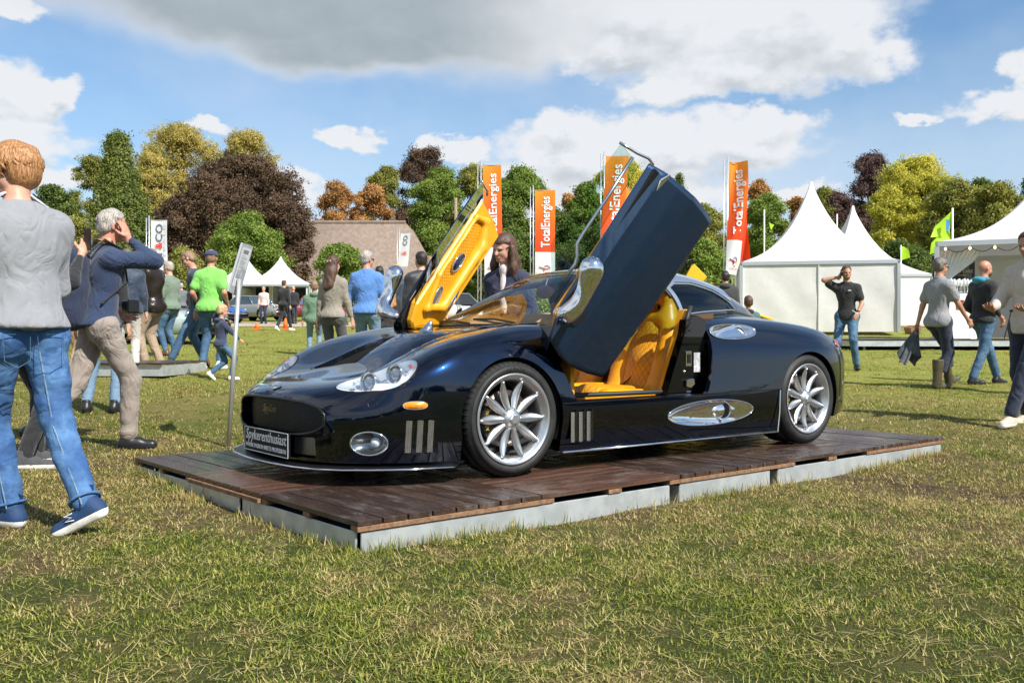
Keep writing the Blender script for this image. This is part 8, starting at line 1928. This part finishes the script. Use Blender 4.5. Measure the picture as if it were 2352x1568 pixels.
    for i in range(NR_ + 1):
        f = i / NR_; x = x2 + (x3 - x2) * f
        for j in range(NC_ + 1):
            g_ = j / NC_ * 2 - 1; V.append((x, g_ * rw * 1.02, zr - .045 + .045 * (1 - g_ ** 4) * math.sin(math.pi * (f * .8 + .1)) ** .4))
    F = [(i * (NC_ + 1) + j, (i + 1) * (NC_ + 1) + j, (i + 1) * (NC_ + 1) + j + 1, i * (NC_ + 1) + j + 1) for i in range(NR_) for j in range(NC_)]
    so = pydata('roof', V, F, roofm or colm, t, True); md = so.modifiers.new('s', 'SOLIDIFY'); md.thickness = .03
    return t
def carpaint(n, c): return mat(n, c, 0.3, 0.15, coat=1.0)
parked_car('silver_coupe', 'silver grey classic coupe parked beyond the gravel path', 590, 50, -36, 4.7, 1.75, .84, 1.30, carpaint('paint_silver', (0.25, 0.26, 0.25)), (.55, .12, -1.0, -1.75), nose=.70, tail=.72)
parked_car('burgundy_roadster', 'burgundy classic car with a black soft top next to the silver coupe', 708, 50, 214, 4.4, 1.66, .80, 1.32, carpaint('paint_burgundy', (0.16, 0.006, 0.014)), (.35, .05, -.8, -1.3), roofm=BKC, nose=.66)
parked_car('blue_coupe', 'bright blue small car mostly hidden behind the man in the lime polo', 476, 45, -30, 4.1, 1.65, .84, 1.32, carpaint('paint_blue', (0.02, 0.11, 0.42)), (.5, .1, -.9, -1.5))
parked_car('grey_blue_coupe', 'pale grey-blue sports coupe with round headlights behind the leather jacket man', 322, 22.6, -22, 4.25, 1.68, .80, 1.30, carpaint('paint_grey_blue', (0.40, 0.48, 0.47)), (.62, .12, -.75, -1.75), nose=.66, tail=.62)
parked_car('white_sports_car', 'white car seen through the windscreen of the dark blue sports car', 1335, 24, 188, 4.4, 1.8, .84, 1.30, carpaint('paint_white', (0.70, 0.71, 0.72)), (.6, .1, -.9, -1.7), nose=.66)
parked_car('white_estate_car', 'white car standing behind the crowd right of the barn shrubs', 1010, 47, 180, 4.5, 1.75, .85, 1.42, carpaint('paint_cream', (0.60, 0.60, 0.57)), (.75, .35, -1.5, -2.0))
yc = parked_car('yellow_sports_car', 'yellow sports car with a raised door peeking over the dark blue roof', 1560, 19.5, 172, 4.3, 1.85, .78, 1.16, carpaint('paint_yellow', (0.80, 0.50, 0.02)), (.7, .1, -.9, -1.8), roofm=BKC, nose=.58)
Yd = 19.0
def YP(u, v): return P(u, v, Yd)
Mi = Matrix.Translation((-yc.location.x, -yc.location.y, -yc.location.z)); Mr = Matrix.Rotation(-yc.rotation_euler.z, 4, 'Z') @ Mi
q = [YP(1592, 603), YP(1624, 636), YP(1604, 660), YP(1572, 641)]
V = [Mr @ (p + Vector((0, d, 0))) for d in (0, .07) for p in q]
MB().add(V, [(0, 1, 2, 3), (7, 6, 5, 4), (0, 4, 5, 1), (1, 5, 6, 2), (2, 6, 7, 3), (3, 7, 4, 0)]).build('raised_door', MATS['paint_yellow'], yc, bevel=.01)
MB().tube([Mr @ YP(1560, 640), Mr @ YP(1575, 600), Mr @ YP(1590, 596), Mr @ YP(1592, 606)], .025, 6).build('door_frame', BLK, yc, True)
# white display boxes beyond the windscreen
t = empty('display_stand', ((1122 - CXP) / FPX * 20, 20, ground(-.5, 20)), 0, 'group of white display boxes with a red printed mark seen beyond the windscreen', 'display stand')
for k, (dx, hgt, ww) in enumerate(((-.35, 1.0, .4), (-.0, 1.15, .22), (.22, 1.2, .16), (.5, .95, .3))): MB().box((dx, .05 * k, hgt / 2), (ww, .35, hgt)).build('box', WHT, t, bevel=.01)
MB().box((.5, -.03, .72), (.16, .01, .035)).box((.5, -.03, .66), (.035, .01, .11)).build('printed_mark', LRED, t)
